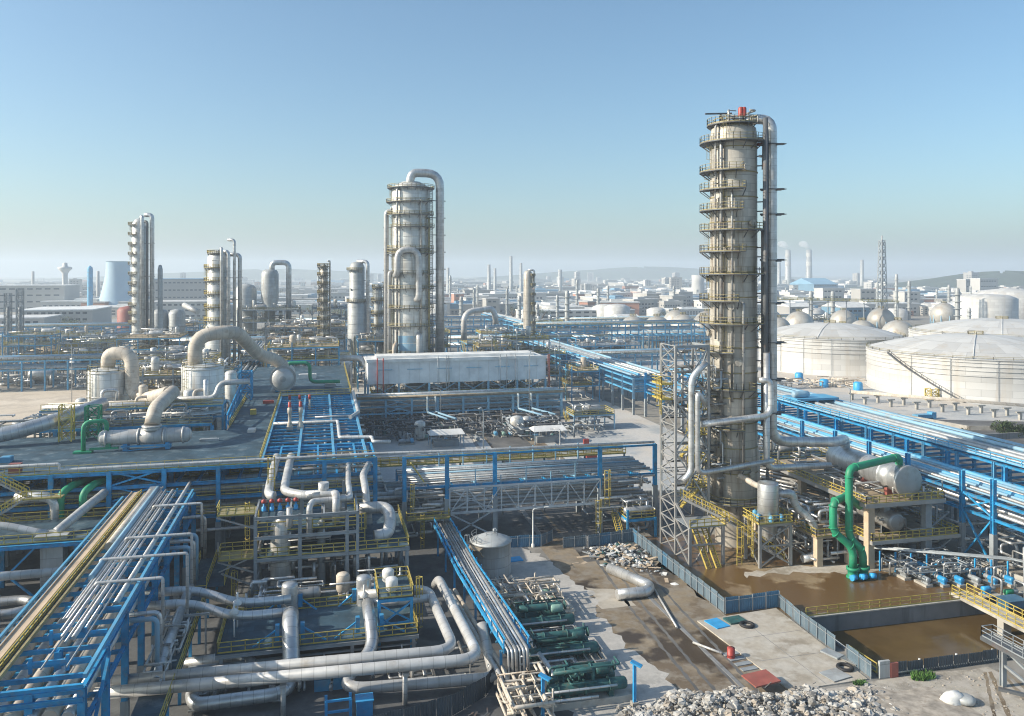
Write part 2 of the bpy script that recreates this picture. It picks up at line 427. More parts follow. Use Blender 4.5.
# main sheet with the basin cut out of it
BX0, BX1, BY0, BY1 = 60.9, 95.0, 77.2, 91.4
b = MB(); G = 9000
xs = [-G, BX0, BX1, G]; ys = [-2000, BY0, BY1, G]
vid = {}
for i, x in enumerate(xs):
    for j, y in enumerate(ys): vid[i, j] = b.vs(((x, y, 0),))
for i in range(3):
    for j in range(3):
        if (i, j) != (1, 1): b.face((vid[i,j], vid[i+1,j], vid[i+1,j+1], vid[i,j+1]))
ground_sheet('ground', b, 'soil')
sheet('plain', [(-4000, 700), (6000, 700), (6000, 8500), (-4000, 8500)], .02, 'plain_soil')
sheet('plant_pavement', [(-140, 56), (33, 56), (33, 131), (-140, 131)], .004, 'oily_and_shade')
sheet('yard_pavement', [(8, 152), (97, 152), (97, 400), (8, 400)], .004, 'yard')
sheet('yard_pavement', [(8, 131), (97, 131), (97, 152), (8, 152)], .004, 'oily_and_shade')  # dark colour stands in for the shade under the road rack
sheet('yard_pavement', [(10, 234), (76, 234), (76, 268), (10, 268)], .016, 'oily_and_shade', .5, 3)  # darker patch paints in the shade under the cooler house and its rack
sheet('yard_pavement', [(-56, 131), (8, 131), (8, 300), (-56, 300)], .004, 'oily_and_shade')
sheet('tan_field', [(-135, 222), (-58, 222), (-60, 338), (-180, 338)], .006, 'tan_soil', .6, 6)
sheet('road', [(35, 60), (51.5, 60), (51.5, 131), (57, 131), (59, 390), (50, 390), (40, 131), (35, 131)], .008, 'mud_road')
sheet('road', [(40, 118), (50.4, 118), (52, 131), (58, 390), (51, 390), (40.5, 131)], .012, 'asphalt')
sheet('dust_strip', [(25, 70), (37.5, 70), (37.2, 84), (36, 92), (35.5, 100), (37.5, 106), (35.6, 112), (34.5, 120), (32, 127), (25, 127)], .016, 'pale_dust', .35, 1.0)
sheet('concrete_patch', [(36.6, 101), (41.5, 101), (40.5, 107), (36.8, 108.5)], .014, 'pad', .2, 1.0)
sheet('mud_flat', [(51.9, 94), (60.6, 92.4), (96, 92.4), (97, 118), (51, 128)], .008, 'dark_mud', .5, 2.0)
sheet('sand_bank', [(61, 106.2), (66, 107.2), (74, 105.2), (82, 104.4), (91, 101.5), (91, 104.2), (80, 107.4), (70, 109), (62, 108.6)], .012, 'pad', .4, 1.0)
sheet('bare_ground', [(51, 56), (74, 56), (74, 76), (59.5, 76.3), (51, 76)], .012, 'gravel_soil', .2, 1.2)
# the drying concrete pad is a real slab
b = MB(); P = [(47.2, 94.5), (59.2, 95.6), (58.7, 76.6), (49.0, 76.4)]
n = b.vs([(x, y, .16) for x, y in P]+[(x, y, -.05) for x, y in P]); b.face((n+3, n+2, n+1, n))
for i in range(4): b.face((n+i, n+(i+1) % 4, n+4+(i+1) % 4, n+4+i))
ground_sheet('concrete_slab', b, 'pad')
for a, c in (((50.5, 88.6), (58.9, 89.0)), ((49.2, 83), (58.8, 83.2)), ((53.6, 76.7), (52.9, 94.8))):
    b = MB(); b.bar((*a, .158), (*c, .158), .07, .012); ground_sheet('slab_joint', b, 'dark_concrete')
for k in range(4):
    o_ = (k % 2)*1.7+(k//2)*5; sheet('track', [(60+o_*.9, 58), (60.5+o_*.9, 58), (66.4+o_, 67), (72.9+o_*.4, 75), (72.4+o_*.4, 75), (65.9+o_, 67)], .016, 'mud_road', .05, .6)
for k in range(4):
    o_ = (k % 2)*1.8+(k//2)*4.4; sheet('track', [(39+o_, 72), (39.4+o_, 72), (40.6+o_*1.05, 100), (43+o_, 128), (42.6+o_, 128), (40.2+o_*1.05, 100)], .014, 'asphalt', .06, .8)
# tank farm and road in front of it
sheet('tank_yard', [(118, 140), (330, 140), (330, 420), (118, 420)], .008, 'yard')
sheet('dike_road', [(124, 120), (330, 60), (330, 150), (124, 230)], .012, 'asphalt')
# drain channels across the yard
for k, (a, c) in enumerate((((62, 150), (57, 330)), ((36.5, 131), (45, 330)))):
    b = MB(); a = Vector((*a, .05)); c = Vector((*c, .05)); b.bar(a, c, .9, .1); ground_sheet('drain', b, 'dark_concrete')
b = MB(); b.bar((44.6, 71, .03), (44.0, 131, .03), .5, .06); ground_sheet('drain', b, 'dark_concrete')
# ------------------------------------------------------------------ the sunken basin
b = MB(); Zb = -3.0
b.quad((BX0, BY0, Zb), (BX1, BY0, Zb), (BX1, BY1, Zb), (BX0, BY1, Zb))
ground_sheet('basin_floor', b, 'dark_concrete')
t = thing('basin_wall', 'concrete wall round the sunken water basin, stained dark near its rim', 'wall', (BX0, BY0, 0))
w = .35; b = MB()
b.box(BX0-w, BX1+w, BY1, BY1+w, Zb, .35); b.box(BX0-w, BX1+w, BY0-w, BY0, Zb, .28)
b.box(BX0-w, BX0, BY0, BY1, Zb, .35); b.box(BX1, BX1+w, BY0, BY1, Zb, .35)
b.build('wall', 'dark_concrete', t)
b = MB(); b.box(BX0-.5, BX1+.5, BY1-.12, BY1+.5, .35, .5); b.box(BX0-.6, BX1+.5, BY0-.5, BY0+.1, .28, .42); b.build('coping', 'concrete', t)
m = bpy.data.materials.new('brown_water'); m.use_nodes = True; nt = m.node_tree; MAT['brown_water'] = m
bs = nt.nodes['Principled BSDF']; tc = nt.nodes.new('ShaderNodeTexCoord')
nn = noise(nt, tc.outputs['Object'], .16, 4)
nt.links.new(mixc(nt, ramp(nt, nn, .4, .65), (.085, .054, .019), (.12, .08, .032)), bs.inputs['Base Color'])
bs.inputs['Roughness'].default_value = .12; bs.inputs['IOR'].default_value = 1.33
bp = nt.nodes.new('ShaderNodeBump'); bp.inputs['Distance'].default_value = .02; bp.inputs['Strength'].default_value = .25
nt.links.new(noise(nt, tc.outputs['Object'], 1.2, 4), bp.inputs['Height']); nt.links.new(bp.outputs[0], bs.inputs['Normal'])
b = MB(); Zw = -1.75; b.quad((BX0, BY0, Zw), (BX1, BY0, Zw), (BX1, BY1, Zw), (BX0, BY1, Zw)); ground_sheet('water', b, 'brown_water')
b = MB(); b.rail([(BX0+.2, BY1+.25, .5), (86.3, BY1+.25, .5)], 1.1, 1.6, .08)
solo('handrail', b, 'yellow', 'yellow handrail along the back rim of the brown water basin', 'handrail')
# hill and far land
def hill(name, c, rx, ry, h, m):
    b = MB(); n = 40; prev = None
    for i in range(9):
        k = i/8; ring = []
        for j in range(n):
            a = 2*math.pi*j/n; q = 1-k*.98
            zz = h*(1-math.cos(math.pi*k))/2*(1+.22*math.sin(3*a+1)+.12*math.sin(7*a))
            ring.append((c[0]+rx*q*math.cos(a), c[1]+ry*q*math.sin(a), zz-1))
        mm = b.vs(ring)
        if prev is not None:
            for j in range(n): b.face((prev+j, prev+(j+1)%n, mm+(j+1)%n, mm+j), True)
        prev = mm
    b.face(tuple(prev+j for j in range(n))); ground_sheet(name, b, m)
p = atd(985, 272, 2300); hill('hills', (p.x+60, p.y), 560, 260, 38, 'far_leaf')
p = atd(640, 272, 5200); hill('hills', (p.x, p.y), 1500, 420, 62, 'far_leaf')
p = atd(260, 272, 5000); hill('hills', (p.x, p.y), 1600, 420, 50, 'far_leaf')
# ------------------------------------------------------------------ generators
def frange(a, b, step):
    k = max(1, round((b-a)/step)); return [a+(b-a)*i/k for i in range(k+1)]
def rack(name, label, base, along, a0, a1, b0, b1, levels, bay=8, colm='blue', beamm='blue', casing=0, brace=(), col=.42, beam=.38, mid=None,
         cross=3.0, group=None, top_post=0.0, front=0.0, far=False, rails=(), railm='yellow', cat='pipe rack', stations=None):
    """steel pipe rack along axis 'x' or 'y': columns on both sides, cross beams and side beams on each level"""
    P = (lambda a, b, z: (a, b, z)) if along == 'x' else (lambda a, b, z: (b, a, z))
    st = stations or frange(a0, a1, bay); top = max(levels)
    acr = [b0, b1] if mid is None else [b0]+list(mid)+[b1]
    t = thing(name, label, cat, P((a0+a1)/2, (b0+b1)/2, 0), group)
    if far:
        mb = MB()
        for s_ in st:
            for q in acr: mb.bar(P(s_, q, 0), P(s_, q, top+top_post), col)
        mb.build('column_row', colm, t)
    else:
        for s_ in st:
            for q in acr:
                mb = MB(); mb.ibeam_col(P(s_, q, casing), front if front and q == b0 else top+top_post, col)
                cb = mb.build('column', colm, t)
                if casing:
                    mb = MB(); x, y, _ = P(s_, q, 0); h = col*.62; mb.box(x-h, x+h, y-h, y+h, 0, casing); mb.build('casing', 'fireproof', cb)
    for L in levels:
        mb = MB()
        for q in (b0, b1):
            if far: mb.bar(P(a0, q, L-beam/2), P(a1, q, L-beam/2), beam*.8, beam)
            else: mb.ibeam(P(a0, q, L-beam/2-.03), P(a1, q, L-beam/2-.03), beam*.8, beam)
        for s_ in frange(a0, a1, cross):
            mb.bar(P(s_, b0, L-beam/2), P(s_, b1, L-beam/2), beam*.6, beam*.9)
        mb.build('level_frame', beamm, t)
    if front:
        mb = MB(); mb.ibeam(P(a0, b0, front-.2), P(a1, b0, front-.2), .25, .32); mb.build('top_beam', beamm, t)
    if brace:
        mb = MB(); lv = [0.3]+sorted(levels)
        for i in brace:
            if i+1 >= len(st): continue
            for z0, z1 in zip(lv[:-1], lv[1:]):
                for q in (b0,):
                    mb.bar(P(st[i], q-.02, z0), P(st[i+1], q-.02, z1), .24); mb.bar(P(st[i], q+.05, z1), P(st[i+1], q+.05, z0), .24)
        mb.build('brace', colm, t)
    for (L, q) in rails:
        mb = MB(); mb.rail([P(a0, q, L), P(a1, q, L)], 1.15, 2.0, .07 if not far else .11); mb.build('handrail', railm, t)
    return t
def _ibc(s, p, z1, w):
    x, y, z0 = p; h = w/2
    s.box(x-h, x+h, y-h, y-h+.05, z0, z1); s.box(x-h, x+h, y+h-.05, y+h, z0, z1); s.box(x-.04, x+.04, y-h+.05, y+h-.05, z0, z1)
MB.ibeam_col = _ibc
def pipes_along(along, a0, a1, offs, z, radii, mats, label, group, gap=None, jog=.0, n=8):
    for i, q in enumerate(offs):
        r = radii[i % len(radii)]; m = mats[i % len(mats)]
        s0 = a0+random.uniform(0, jog); s1 = a1-random.uniform(0, jog)
        P = (lambda a, b, z: (a, b, z)) if along == 'x' else (lambda a, b, z: (b, a, z))
        pipe([P(s0, q, z+r), P(s1, q, z+r)], r, m, label, group, n, name='rack_pipe')
def ring_platform(mb, mr, c, r0, r1, z, a0, a1, railh=1.1, w=.07):
    n = max(6, int(abs(a1-a0)/rad(11)))
    A = [a0+(a1-a0)*i/n for i in range(n+1)]
    for i in range(n):
        q = [(c[0]+r*math.cos(a), c[1]+r*math.sin(a)) for r, a in ((r0, A[i]), (r1, A[i]), (r1, A[i+1]), (r0, A[i+1]))]
        k = mb.vs([(x, y, z) for x, y in q]+[(x, y, z-.15) for x, y in q])
        for f in ((0,1,2,3), (7,6,5,4), (1,5,6,2), (0,4,5,1), (2,6,7,3)): mb.face(tuple(k+j for j in f))
    for i in range(0, n+1, 2):
        ca, sa = math.cos(A[i]), math.sin(A[i])
        mb.bar((c[0]+r1*.97*ca, c[1]+r1*.97*sa, z-.2), (c[0]+r0*ca, c[1]+r0*sa, z-1.3), .12)
    full = abs(a1-a0) > 6.2
    pts = [(c[0]+r1*.985*math.cos(a), c[1]+r1*.985*math.sin(a), z) for a in A]
    if not full:
        pts = [(c[0]+r0*math.cos(a0), c[1]+r0*math.sin(a0), z)]+pts+[(c[0]+r0*math.cos(a1), c[1]+r0*math.sin(a1), z)]
    mr.rail(pts, railh, 1.6, w)
def tower(name, label, X, Y, prof, plats, skin='column_skin', platm='dark_steel', railm='olive', ladders=True, risers=(), n=32, group=None, width=1.5, w=.07, seams=True, ringm=None, cat='process tower', nozzles=6):
    """tall process column: profile (radius, height), platforms (height, from deg, to deg), risers [(azimuth, radius, z0, z1, material, stand-off)]"""
    t = thing(name, label, cat, (X, Y, 0), group)
    mb = MB(); mb.lathe((X, Y, 0), prof, n)
    sh = mb.build('shell', skin, t)
    def R(z):
        for (r0, h0), (r1, h1) in zip(prof[:-1], prof[1:]):
            if h0 <= z <= h1: return r0+(r1-r0)*((z-h0)/(h1-h0) if h1 > h0 else 0)
        return prof[0][0]
    if seams:
        mb = MB(); z = 4
        while z < prof[-2][1]-1:
            r = R(z); mb.lathe((X, Y, z), [(r, -.1), (r+.10, -.08), (r+.10, .08), (r, .1)], n); z += 4.1
        mb.build('stiffener_ring', ringm or skin, sh)
    prev = None
    for i, (z, a0, a1) in enumerate(plats):
        mp, mr = MB(), MB(); r = R(z)
        ring_platform(mp, mr, (X, Y), r+.12, r+width, z, rad(a0), rad(a1), w=w)
        po = mp.build('platform', platm, t); mr.build('handrail', railm, po)
    if ladders:
        mb = MB(); zs = sorted(p[0] for p in plats)
        for i, (z0, z1) in enumerate(zip([0.2]+zs[:-1], zs)):
            a = rad(plats[0][1]+18+(i % 3)*42); r = max(R(z0), R(z1))+.35
            mb = MB(); mb.ladder((X+r*math.cos(a), Y+r*math.sin(a), z0), (X+r*math.cos(a), Y+r*math.sin(a), z1+1.1), (math.cos(a), math.sin(a)), t=w*.8); mb.build('ladder', railm, t)
    for (a, pr, z0, z1, m_, off) in risers:
        a = rad(a); r = max(R(z0), R(z1))+off+pr; x, y = X+r*math.cos(a), Y+r*math.sin(a); ri = R(z1)*.9
        mb = MB(); mb.tube([(x, y, z0), (x, y, z1), (X+ri*math.cos(a), Y+ri*math.sin(a), z1)], pr, 10, pr*2.2); rp = mb.build('riser_pipe', m_, t)
        mb = MB(); z = z0+3
        while z < z1-2:
            rr = R(z); mb.bar((X+rr*math.cos(a), Y+rr*math.sin(a), z), (x+pr*math.cos(a)*1.3, y+pr*math.sin(a)*1.3, z), .1, .2); z += 7.5
        mb.build('pipe_bracket', platm, rp)
    for i in range(nozzles):
        z = prof[0][1]+ (prof[-2][1]-6)*(i+.7)/nozzles; a = rad(150+((i*67) % 150)); r = R(z); ca, sa = math.cos(a), math.sin(a)
        mb = MB(); mb.cyl((X+(r-.1)*ca, Y+(r-.1)*sa, z), (X+(r+.5)*ca, Y+(r+.5)*sa, z), .42, 12); mb.cyl((X+(r+.42)*ca, Y+(r+.42)*sa, z), (X+(r+.58)*ca, Y+(r+.58)*sa, z), .56, 12)
        mb.build('manhole', skin, t)
    return t
def deck_panel(x0, x1, y0, y1, z, th=.12):
    mb = MB(); mb.box(x0, x1, y0, y1, z-th, z); return mb
def pipework(mb, x0, x1, y0, y1, z0, z1, k, r=(.08, .22), rng=random):
    """orthogonal process piping filling a box"""
    for _ in range(k):
        p = [rng.uniform(x0, x1), rng.uniform(y0, y1), rng.uniform(z0, z1)]; pts = [tuple(p)]
        for j in range(rng.randint(2, 4)):
            ax = rng.choice((0, 0, 1, 1, 2)); lo, hi = ((x0, x1), (y0, y1), (z0, z1))[ax]
            q = list(p); q[ax] = min(hi, max(lo, p[ax]+rng.choice((-1, 1))*rng.uniform(1, 6)))
            if abs(q[ax]-p[ax]) < .6: continue
            pts.append(tuple(q)); p = q
        if len(pts) > 1:
            rr = rng.uniform(*r); mb.tube(pts, rr, 6 if rr < .15 else 8, rr*2, k=3)
def module(label, x0, x1, y0, y1, levels, name='process_structure', colm='steel', railm='yellow', deckm='deck', dens=1.0, group=None, w=.08, seed=0, bay=6, vessels=1, pipem='cladding', posts=True):
    """open steel structure: columns, decks with handrails, vessels and piping on each level"""
    rng = random.Random(seed*77+int(x0*3)+int(y0))
    t = thing(name, label, 'process structure', ((x0+x1)/2, (y0+y1)/2, 0), group)
    sx, sy = frange(x0, x1, bay), frange(y0, y1, bay); top = max(levels)
    mb = MB()
    for x in sx:
        for y in (sy if len(sy) <= 3 else (sy[0], sy[-1])): mb.bar((x, y, 0), (x, y, top+rng.choice((0, 0, 1.5))), .34)
    mb.build('column_row', colm, t)
    for i, L in enumerate(levels):
        f = MB()
        for y in (y0, y1): f.bar((x0-.2, y, L-.3), (x1+.2, y, L-.3), .25, .4)
        for x in sx: f.bar((x, y0-.2, L-.3), (x, y1+.2, L-.3), .25, .36)
        f.build('level_frame', colm, t)
        X0, X1 = x0, x1
        if rng.random() < .4: X0 = x0+(x1-x0)*rng.uniform(.1, .35)
        elif rng.random() < .4: X1 = x1-(x1-x0)*rng.uniform(.1, .35)
        d = deck_panel(X0, X1, y0+.1, y1-.1, L).build('deck', deckm, t)
        r = MB(); r.rail([(X0, y0+.1, L), (X1, y0+.1, L), (X1, y1-.1, L), (X0, y1-.1, L)], 1.15, 2.2, w, True); r.build('handrail', railm, d)
        for _ in range(int(vessels*(x1-x0)/9+.5)):
            rr = rng.uniform(.5, 1.1); x = rng.uniform(X0+1.2, X1-1.2); y = rng.uniform(y0+1.2, max(y0+1.3, y1-1.2)); hh = rng.uniform(1.5, 3.4)
            v = MB()
            if rng.random() < .5:
                v.drum((x, y, L+.8), (x, y, L+.8+hh), rr, 14); v.cyl((x, y, L), (x, y, L+.9), rr*.7, 10)
                v.build('upright_vessel', rng.choice(('cladding', 'white_skin', 'tan_pipe')), t)
            else:
                ln = rng.uniform(3, 5); v.drum((x-ln/2, y, L+rr+.5), (x+ln/2, y, L+rr+.5), rr, 14)
                for q in (-.3, .3): v.box(x+ln*q-.15, x+ln*q+.15, y-rr*.8, y+rr*.8, L, L+.9)
                v.build('horizontal_vessel', rng.choice(('cladding', 'white_cladding', 'bare_pipe')), t)
        pw = MB(); pipework(pw, x0, x1, y0, y1, L+.3, L+2.6, int(dens*(x1-x0)*.8), (.09, .26), rng); pw.build('pipework', pipem, t)
    pw = MB(); pipework(pw, x0, x1, y0, y1, .4, levels[0]-.6, int(dens*(x1-x0)*.7), (.1, .3), rng); pw.build('pipework', pipem, t)
    st = MB(); lv = [0]+sorted(levels)
    for i, (z0, z1) in enumerate(zip(lv[:-1], lv[1:])):
        a, c = (x0-1.0, x0-1.0); yy = (y0+.5, min(y1, y0+6)) if i % 2 == 0 else (min(y1, y0+6), y0+.5)
        st.stair((a, yy[0], z0), (a, yy[1], z1)); 
        for s_ in (-.45, .45): st.bar((a+s_, yy[0], z0+1), (a+s_, yy[1], z1+1), .07)
    st.build('stairway', railm, t)
    return t
def lattice(mb, x0, x1, y0, y1, z0, z1, panel, w=.22, br=.12, faces='lrfb'):
    for x in (x0, x1):
        for y in (y0, y1): mb.bar((x, y, z0), (x, y, z1), w*1.4)
    zs = frange(z0, z1, panel)
    F = {'l': ((x0, y0), (x0, y1)), 'r': ((x1, y0), (x1, y1)), 'f': ((x0, y0), (x1, y0)), 'b': ((x0, y1), (x1, y1))}
    for f in faces:
        (ax, ay), (bx, by) = F[f]
        for a, c in zip(zs[:-1], zs[1:]):
            mb.bar((ax, ay, c), (bx, by, c), br*1.2); mb.bar((ax, ay, a), (bx, by, c), br); mb.bar((ax, ay, c), (bx, by, a), br)
def pump_skid(label, x, y, along='x', seed=0, group='pump skids', scale=1.0, m1='bright_blue'):
    rng = random.Random(seed)
    t = thing('pump_skid', label, 'pump', (x, y, 0), group)
    L = 2.6*scale; q = (lambda a, b: (x+a, y+b)) if along == 'x' else (lambda a, b: (x-b, y+a))
    mb = MB(); (xa, ya), (xb, yb) = q(-L/2, -.6*scale), q(L/2, .6*scale); mb.box(xa, xb, ya, yb, 0, .35); mb.build('plinth', 'concrete', t)
    mb = MB(); a, c = q(-L*.42, 0), q(L*.05, 0); mb.drum((*a, .95), (*c, .95), .42*scale, 14, .3)
    a2, c2 = q(-L*.3, 0), q(-L*.05, 0); mb.box(min(a2[0],c2[0])-.2, max(a2[0],c2[0])+.2, min(a2[1],c2[1])-.3, max(a2[1],c2[1])+.3, .35, .7); mb.build('motor', m1, t)
    mb = MB(); a, c = q(L*.12, 0), q(L*.38, 0); mb.drum((*a, .95), (*c, .95), .36*scale, 12, .5); mb.bar((*q(0, 0), .95), (*a, .95), .15); mb.build('pump_casing', 'steel', t)
    mb = MB(); c = q(L*.25, 0); e = q(L*.25, 1.6*rng.choice((-1, 1))); hgt = rng.uniform(1.8, 3)
    mb.tube([(*c, 1.2), (*c, hgt), (*e, hgt), (*e, .3)], .14, 8, .3); mb.build('discharge_pipe', 'cladding', t)
    return t
# ------------------------------------------------------------------ blue rack across the middle of the plant
stA = [-78.7, -70.7, -62.7, -54.7, -46.7, -38.7, -30.8, -23.1, -15.3, -7.3, .7, 8.7]
rack('pipe_rack', 'tall blue pipe rack with white pipe on top, left of the yellow ladder tower', 'pipe rack', 'x', -78.7, 8.7, 131, 143, [15, 12.8, 10.4, 7.6],
     casing=6.4, brace=(6,), stations=stA, rails=((15, 131.2), (10.45, 131.3), (7.65, 131.3)), col=.66, beam=.5, mid=(137,))
stB = [13.4, 20.4, 28.5, 47.1, 57.3]
rack('pipe_rack', 'blue-topped open pipe rack bridging the muddy plant road', 'pipe rack', 'x', 13.4, 57.3, 131, 143, [9.8],
     casing=7.6, stations=stB, rails=(), col=.62, beam=.34, cross=4, front=14.8)
# truss girder that carries the pipes over the road
t = thing('truss_bridge', 'grey steel truss carrying pipes across the plant road', 'pipe bridge', (38, 131, 0))
for y in (130.6, 142.6):
    mb = MB(); X = frange(20.8, 47.0, 2.95)
    mb.bar((20.8, y, 5.2), (47, y, 5.2), .3, .36); mb.bar((20.8, y, 9.3), (47, y, 9.3), .26, .3)
    for i, x in enumerate(X):
        mb.bar((x, y, 5.2), (x, y, 9.3), .2)
        if i < len(X)-1: mb.bar((x, y, 9.3 if i % 2 else 5.2), (X[i+1], y, 5.2 if i % 2 else 9.3), .14)
    mb.build('truss_side', 'pale_steel', t)
mb = MB()
for i, x in enumerate(frange(20.8, 47, 2.95)): mb.bar((x, 130.6, 5.2), (x, 142.6, 5.2), .25, .3)
mb.build('cross_beam', 'pale_steel', t)
mb = MB(); XB_ = frange(20.8, 47, 4.4)
for i, (x, x2) in enumerate(zip(XB_[:-1], XB_[1:])): mb.bar((x, 131.2 if i % 2 else 142.4, 9.95), (x2, 142.4 if i % 2 else 131.2, 9.95), .22)
for i, x in enumerate(XB_): mb.bar((x, 131, 9.4), (x, 131, 12.2 if i % 2 else 11), .16); mb.bar((x, 142.8, 9.4), (x, 142.8, 13), .2)
mb.build('plan_bracing', 'sky_blue', t)
mb = MB()
for x0, x1, z0, z1 in ((20.6, 28.2, 1.0, 5.2), (20.6, 28.2, 5.3, 9.2)):
    mb.bar((x0, 130.8, z0), (x1, 130.8, z1), .22); mb.bar((x0, 130.8, z1), (x1, 130.8, z0), .22)
mb.bar((20.6, 130.8, 5.2), (28.4, 130.8, 5.2), .26); mb.build('brace', 'pale_steel', t)
pipes_along('x', 13, 57, [131.8+.85*i for i in range(13)], 10.0, [.13, .2, .1, .16, .26, .12], ['cladding', 'bare_pipe', 'dusty_blue', 'white_cladding', 'steel'], 'one of the parallel pipes lying on top of the truss rack over the road', 'pipes on the rack over the road')
pipes_along('x', 9.5, 56, [131.6+.9*i for i in range(12)], 5.45, [.22, .12, .3, .16, .4], ['cladding', 'bare_pipe', 'steel', 'cladding'], 'one of the pipes inside the truss bridge at its lower level', 'pipes on the lower rack level')
pipes_along('x', -79, 57, [146.2, 147.3, 148.2], 10.6, [.4, .22, .3], ['white_cladding', 'tan_pipe'], 'long pipe running behind the blue rack next to the yellow walkway', 'pipes behind the blue rack')
pipes_along('x', -78, 10, [132.0+.95*i for i in range(11)], 10.65, [.2, .45, .16, .28, .14, .36], ['bare_pipe', 'white_cladding', 'cladding', 'bare_pipe', 'tan_pipe'], 'one of the pipes stacked under the blue deck on the second rack level', 'pipes on the middle level of the blue rack')
pipes_along('x', -78, 14, [131.8+.9*i for i in range(11)], 7.8, [.3, .2, .4, .14, .22], ['cladding', 'bare_pipe', 'white_cladding', 'steel'], 'one of the pipes low down inside the blue rack in the shade', 'pipes on the low level of the blue rack')
pipes_along('x', -78, 12, [130.2, 130.9], 5.2, [.22, .16], ['white_cladding', 'cladding'], 'thin pale pipe hung along the foot of the blue rack', 'pipes at the foot of the blue rack')
t = thing('walkway', 'yellow-railed walkway running behind the blue rack and across the road', 'walkway', (-10, 147, 0))
deck_panel(-79, 57, 144, 145.6, 10.3).build('deck', 'olive', t)
mb = MB(); mb.rail([(-79, 144.05, 10.3), (57, 144.05, 10.3)], 1.2, 1.6, .11); mb.rail([(-79, 145.55, 10.3), (57, 145.55, 10.3)], 1.2, 1.6, .11); mb.build('handrail', 'yellow', t)
mb = MB()
for x in frange(-79, 57, 8): mb.bar((x, 144.8, 0), (x, 144.8, 10.1), .3)
mb.build('post_row', 'steel', t)
pipe([(-80, 130.8, 16.6), (-37.5, 130.8, 16.6), (-37.5, 130.8, 15.7), (8, 130.8, 15.7), (26, 130.6, 15.4), (57, 130.6, 15.2)], .21, 'white_cladding', 'thin white pipe along the top front edge of the blue rack')
module('small blue pump skid frame by the lattice tower, behind the fence', 50.4, 55.4, 126.4, 130.4, [3.4], colm='blue', seed=31, dens=2.2, w=.08, vessels=1.5, bay=5)
mb = MB(); pipework(mb, 46.6, 57, 130.2, 142, 1, 9.4, 46, (.12, .3), random.Random(66)); solo('manifold', mb, 'cladding', 'silver pipes dropping off the rack next to the lattice tower', 'pipe')
mb = MB(); pipework(mb, 9.6, 20.4, 131.4, 142, 1, 9.4, 46, (.12, .3), random.Random(67)); solo('manifold', mb, 'cladding', 'silver pipes filling the first bay of the open blue rack', 'pipe')
pipes_along('x', 9, 57, [132.2+1.4*i for i in range(7)], 7.6, [.2, .3, .16], ['bare_pipe', 'cladding', 'steel'], 'pipe at mid height inside the truss rack over the road', 'pipes at mid height in the truss rack')
# ladder bays and small platform on the right part of that rack
t = thing('ladder_tower', 'yellow caged ladders and platform beside the first bay of the open blue rack', 'ladder', (16, 129.6, 0))
mb = MB(); mb.ladder((16.2, 129.8, 0.1), (16.2, 129.8, 5.6), (0, -1), t=.09); mb.build('ladder', 'yellow', t); mb = MB(); mb.ladder((14.6, 130.2, 5.2), (14.6, 130.2, 10.6), (0, -1), t=.09); mb.build('ladder', 'yellow', t)
d = deck_panel(13.6, 20.6, 128.9, 130.7, 5.0).build('deck', 'olive', t)
mb = MB(); mb.rail([(13.6, 130.6, 5), (13.6, 128.9, 5), (20.6, 128.9, 5), (20.6, 130.6, 5)], 1.15, 1.3, .09); mb.build('handrail', 'yellow', d)
mb = MB(); mb.stair((17, 132.5, 9.9), (14.6, 132.5, 13.4)); mb.build('stairway', 'yellow', t)
t = thing('caged_ladder', 'tall yellow caged ladder on the concrete post in the road', 'ladder', (47.6, 130, 0))
mb = MB(); mb.ladder((48, 129.9, 4.6), (48, 129.9, 11), (0, -1), t=.1, w=.8); mb.build('ladder', 'yellow', t); mb = MB(); mb.ladder((46.4, 129.9, .1), (46.4, 129.9, 6), (0, -1), t=.1, w=.8); mb.build('ladder', 'yellow', t)
deck_panel(46, 51, 129.2, 130.7, 4.7).build('deck', 'steel', t)
# ------------------------------------------------------------------ big deck on the rack
t = thing('plant_deck', 'large dark blue-grey grating deck on top of the blue rack', 'deck', (-30, 150, 0))
for x0, x1, y0, y1 in ((-80, -9.3, 131.4, 160), (-17, -9.3, 160.02, 200), (-19, 7.6, 200.02, 262)):
    deck_panel(x0, x1, y0, y1, 15.12, .16).build('deck_plate', 'deck', t)
for x in (-74, -62, -50, -38, -26, -15): 
    for y in (150, 159): mb = MB(); mb.box(x-.3, x+.3, y-.3, y+.3, 0, 14.9); mb.build('column', 'blue', t)
for y in range(168, 262, 10):
    for x in (-16.7, -9.5, 7.3):
        mb = MB(); mb.box(x-.28, x+.28, y-.28, y+.28, 0, 14.9); mb.build('column', 'blue', t)
mb = MB()
mb.rail([(-9.2, 131.5, 15.12), (-9.2, 199, 15.12)], 1.2, 2, .09); mb.rail([(-9.2, 200.2, 15.12), (7.4, 200.2, 15.12), (7.5, 261, 15.12)], 1.3, 1.6, .1)
mb.rail([(-16.9, 162, 15.12), (-16.9, 200, 15.12)], 1.2, 2, .09)
mb.build('handrail', 'yellow', t)
mb = MB()
for a, c in (((-17.3, 161, 15.1), (-17.3, 190, 15.1)),):
    mb.bar((a[0], a[1], 17.6), (c[0], c[1], 20), .25, .3); mb.bar((a[0], a[1], 15.9), (c[0], c[1], 18.3), .2, .25)
    for k in range(9):
        y = a[1]+(c[1]-a[1])*k/8; mb.bar((a[0], y, 15.1), (a[0], y, 17.6+2.4*k/8), .28)
mb.build('side_frame', 'blue', t)
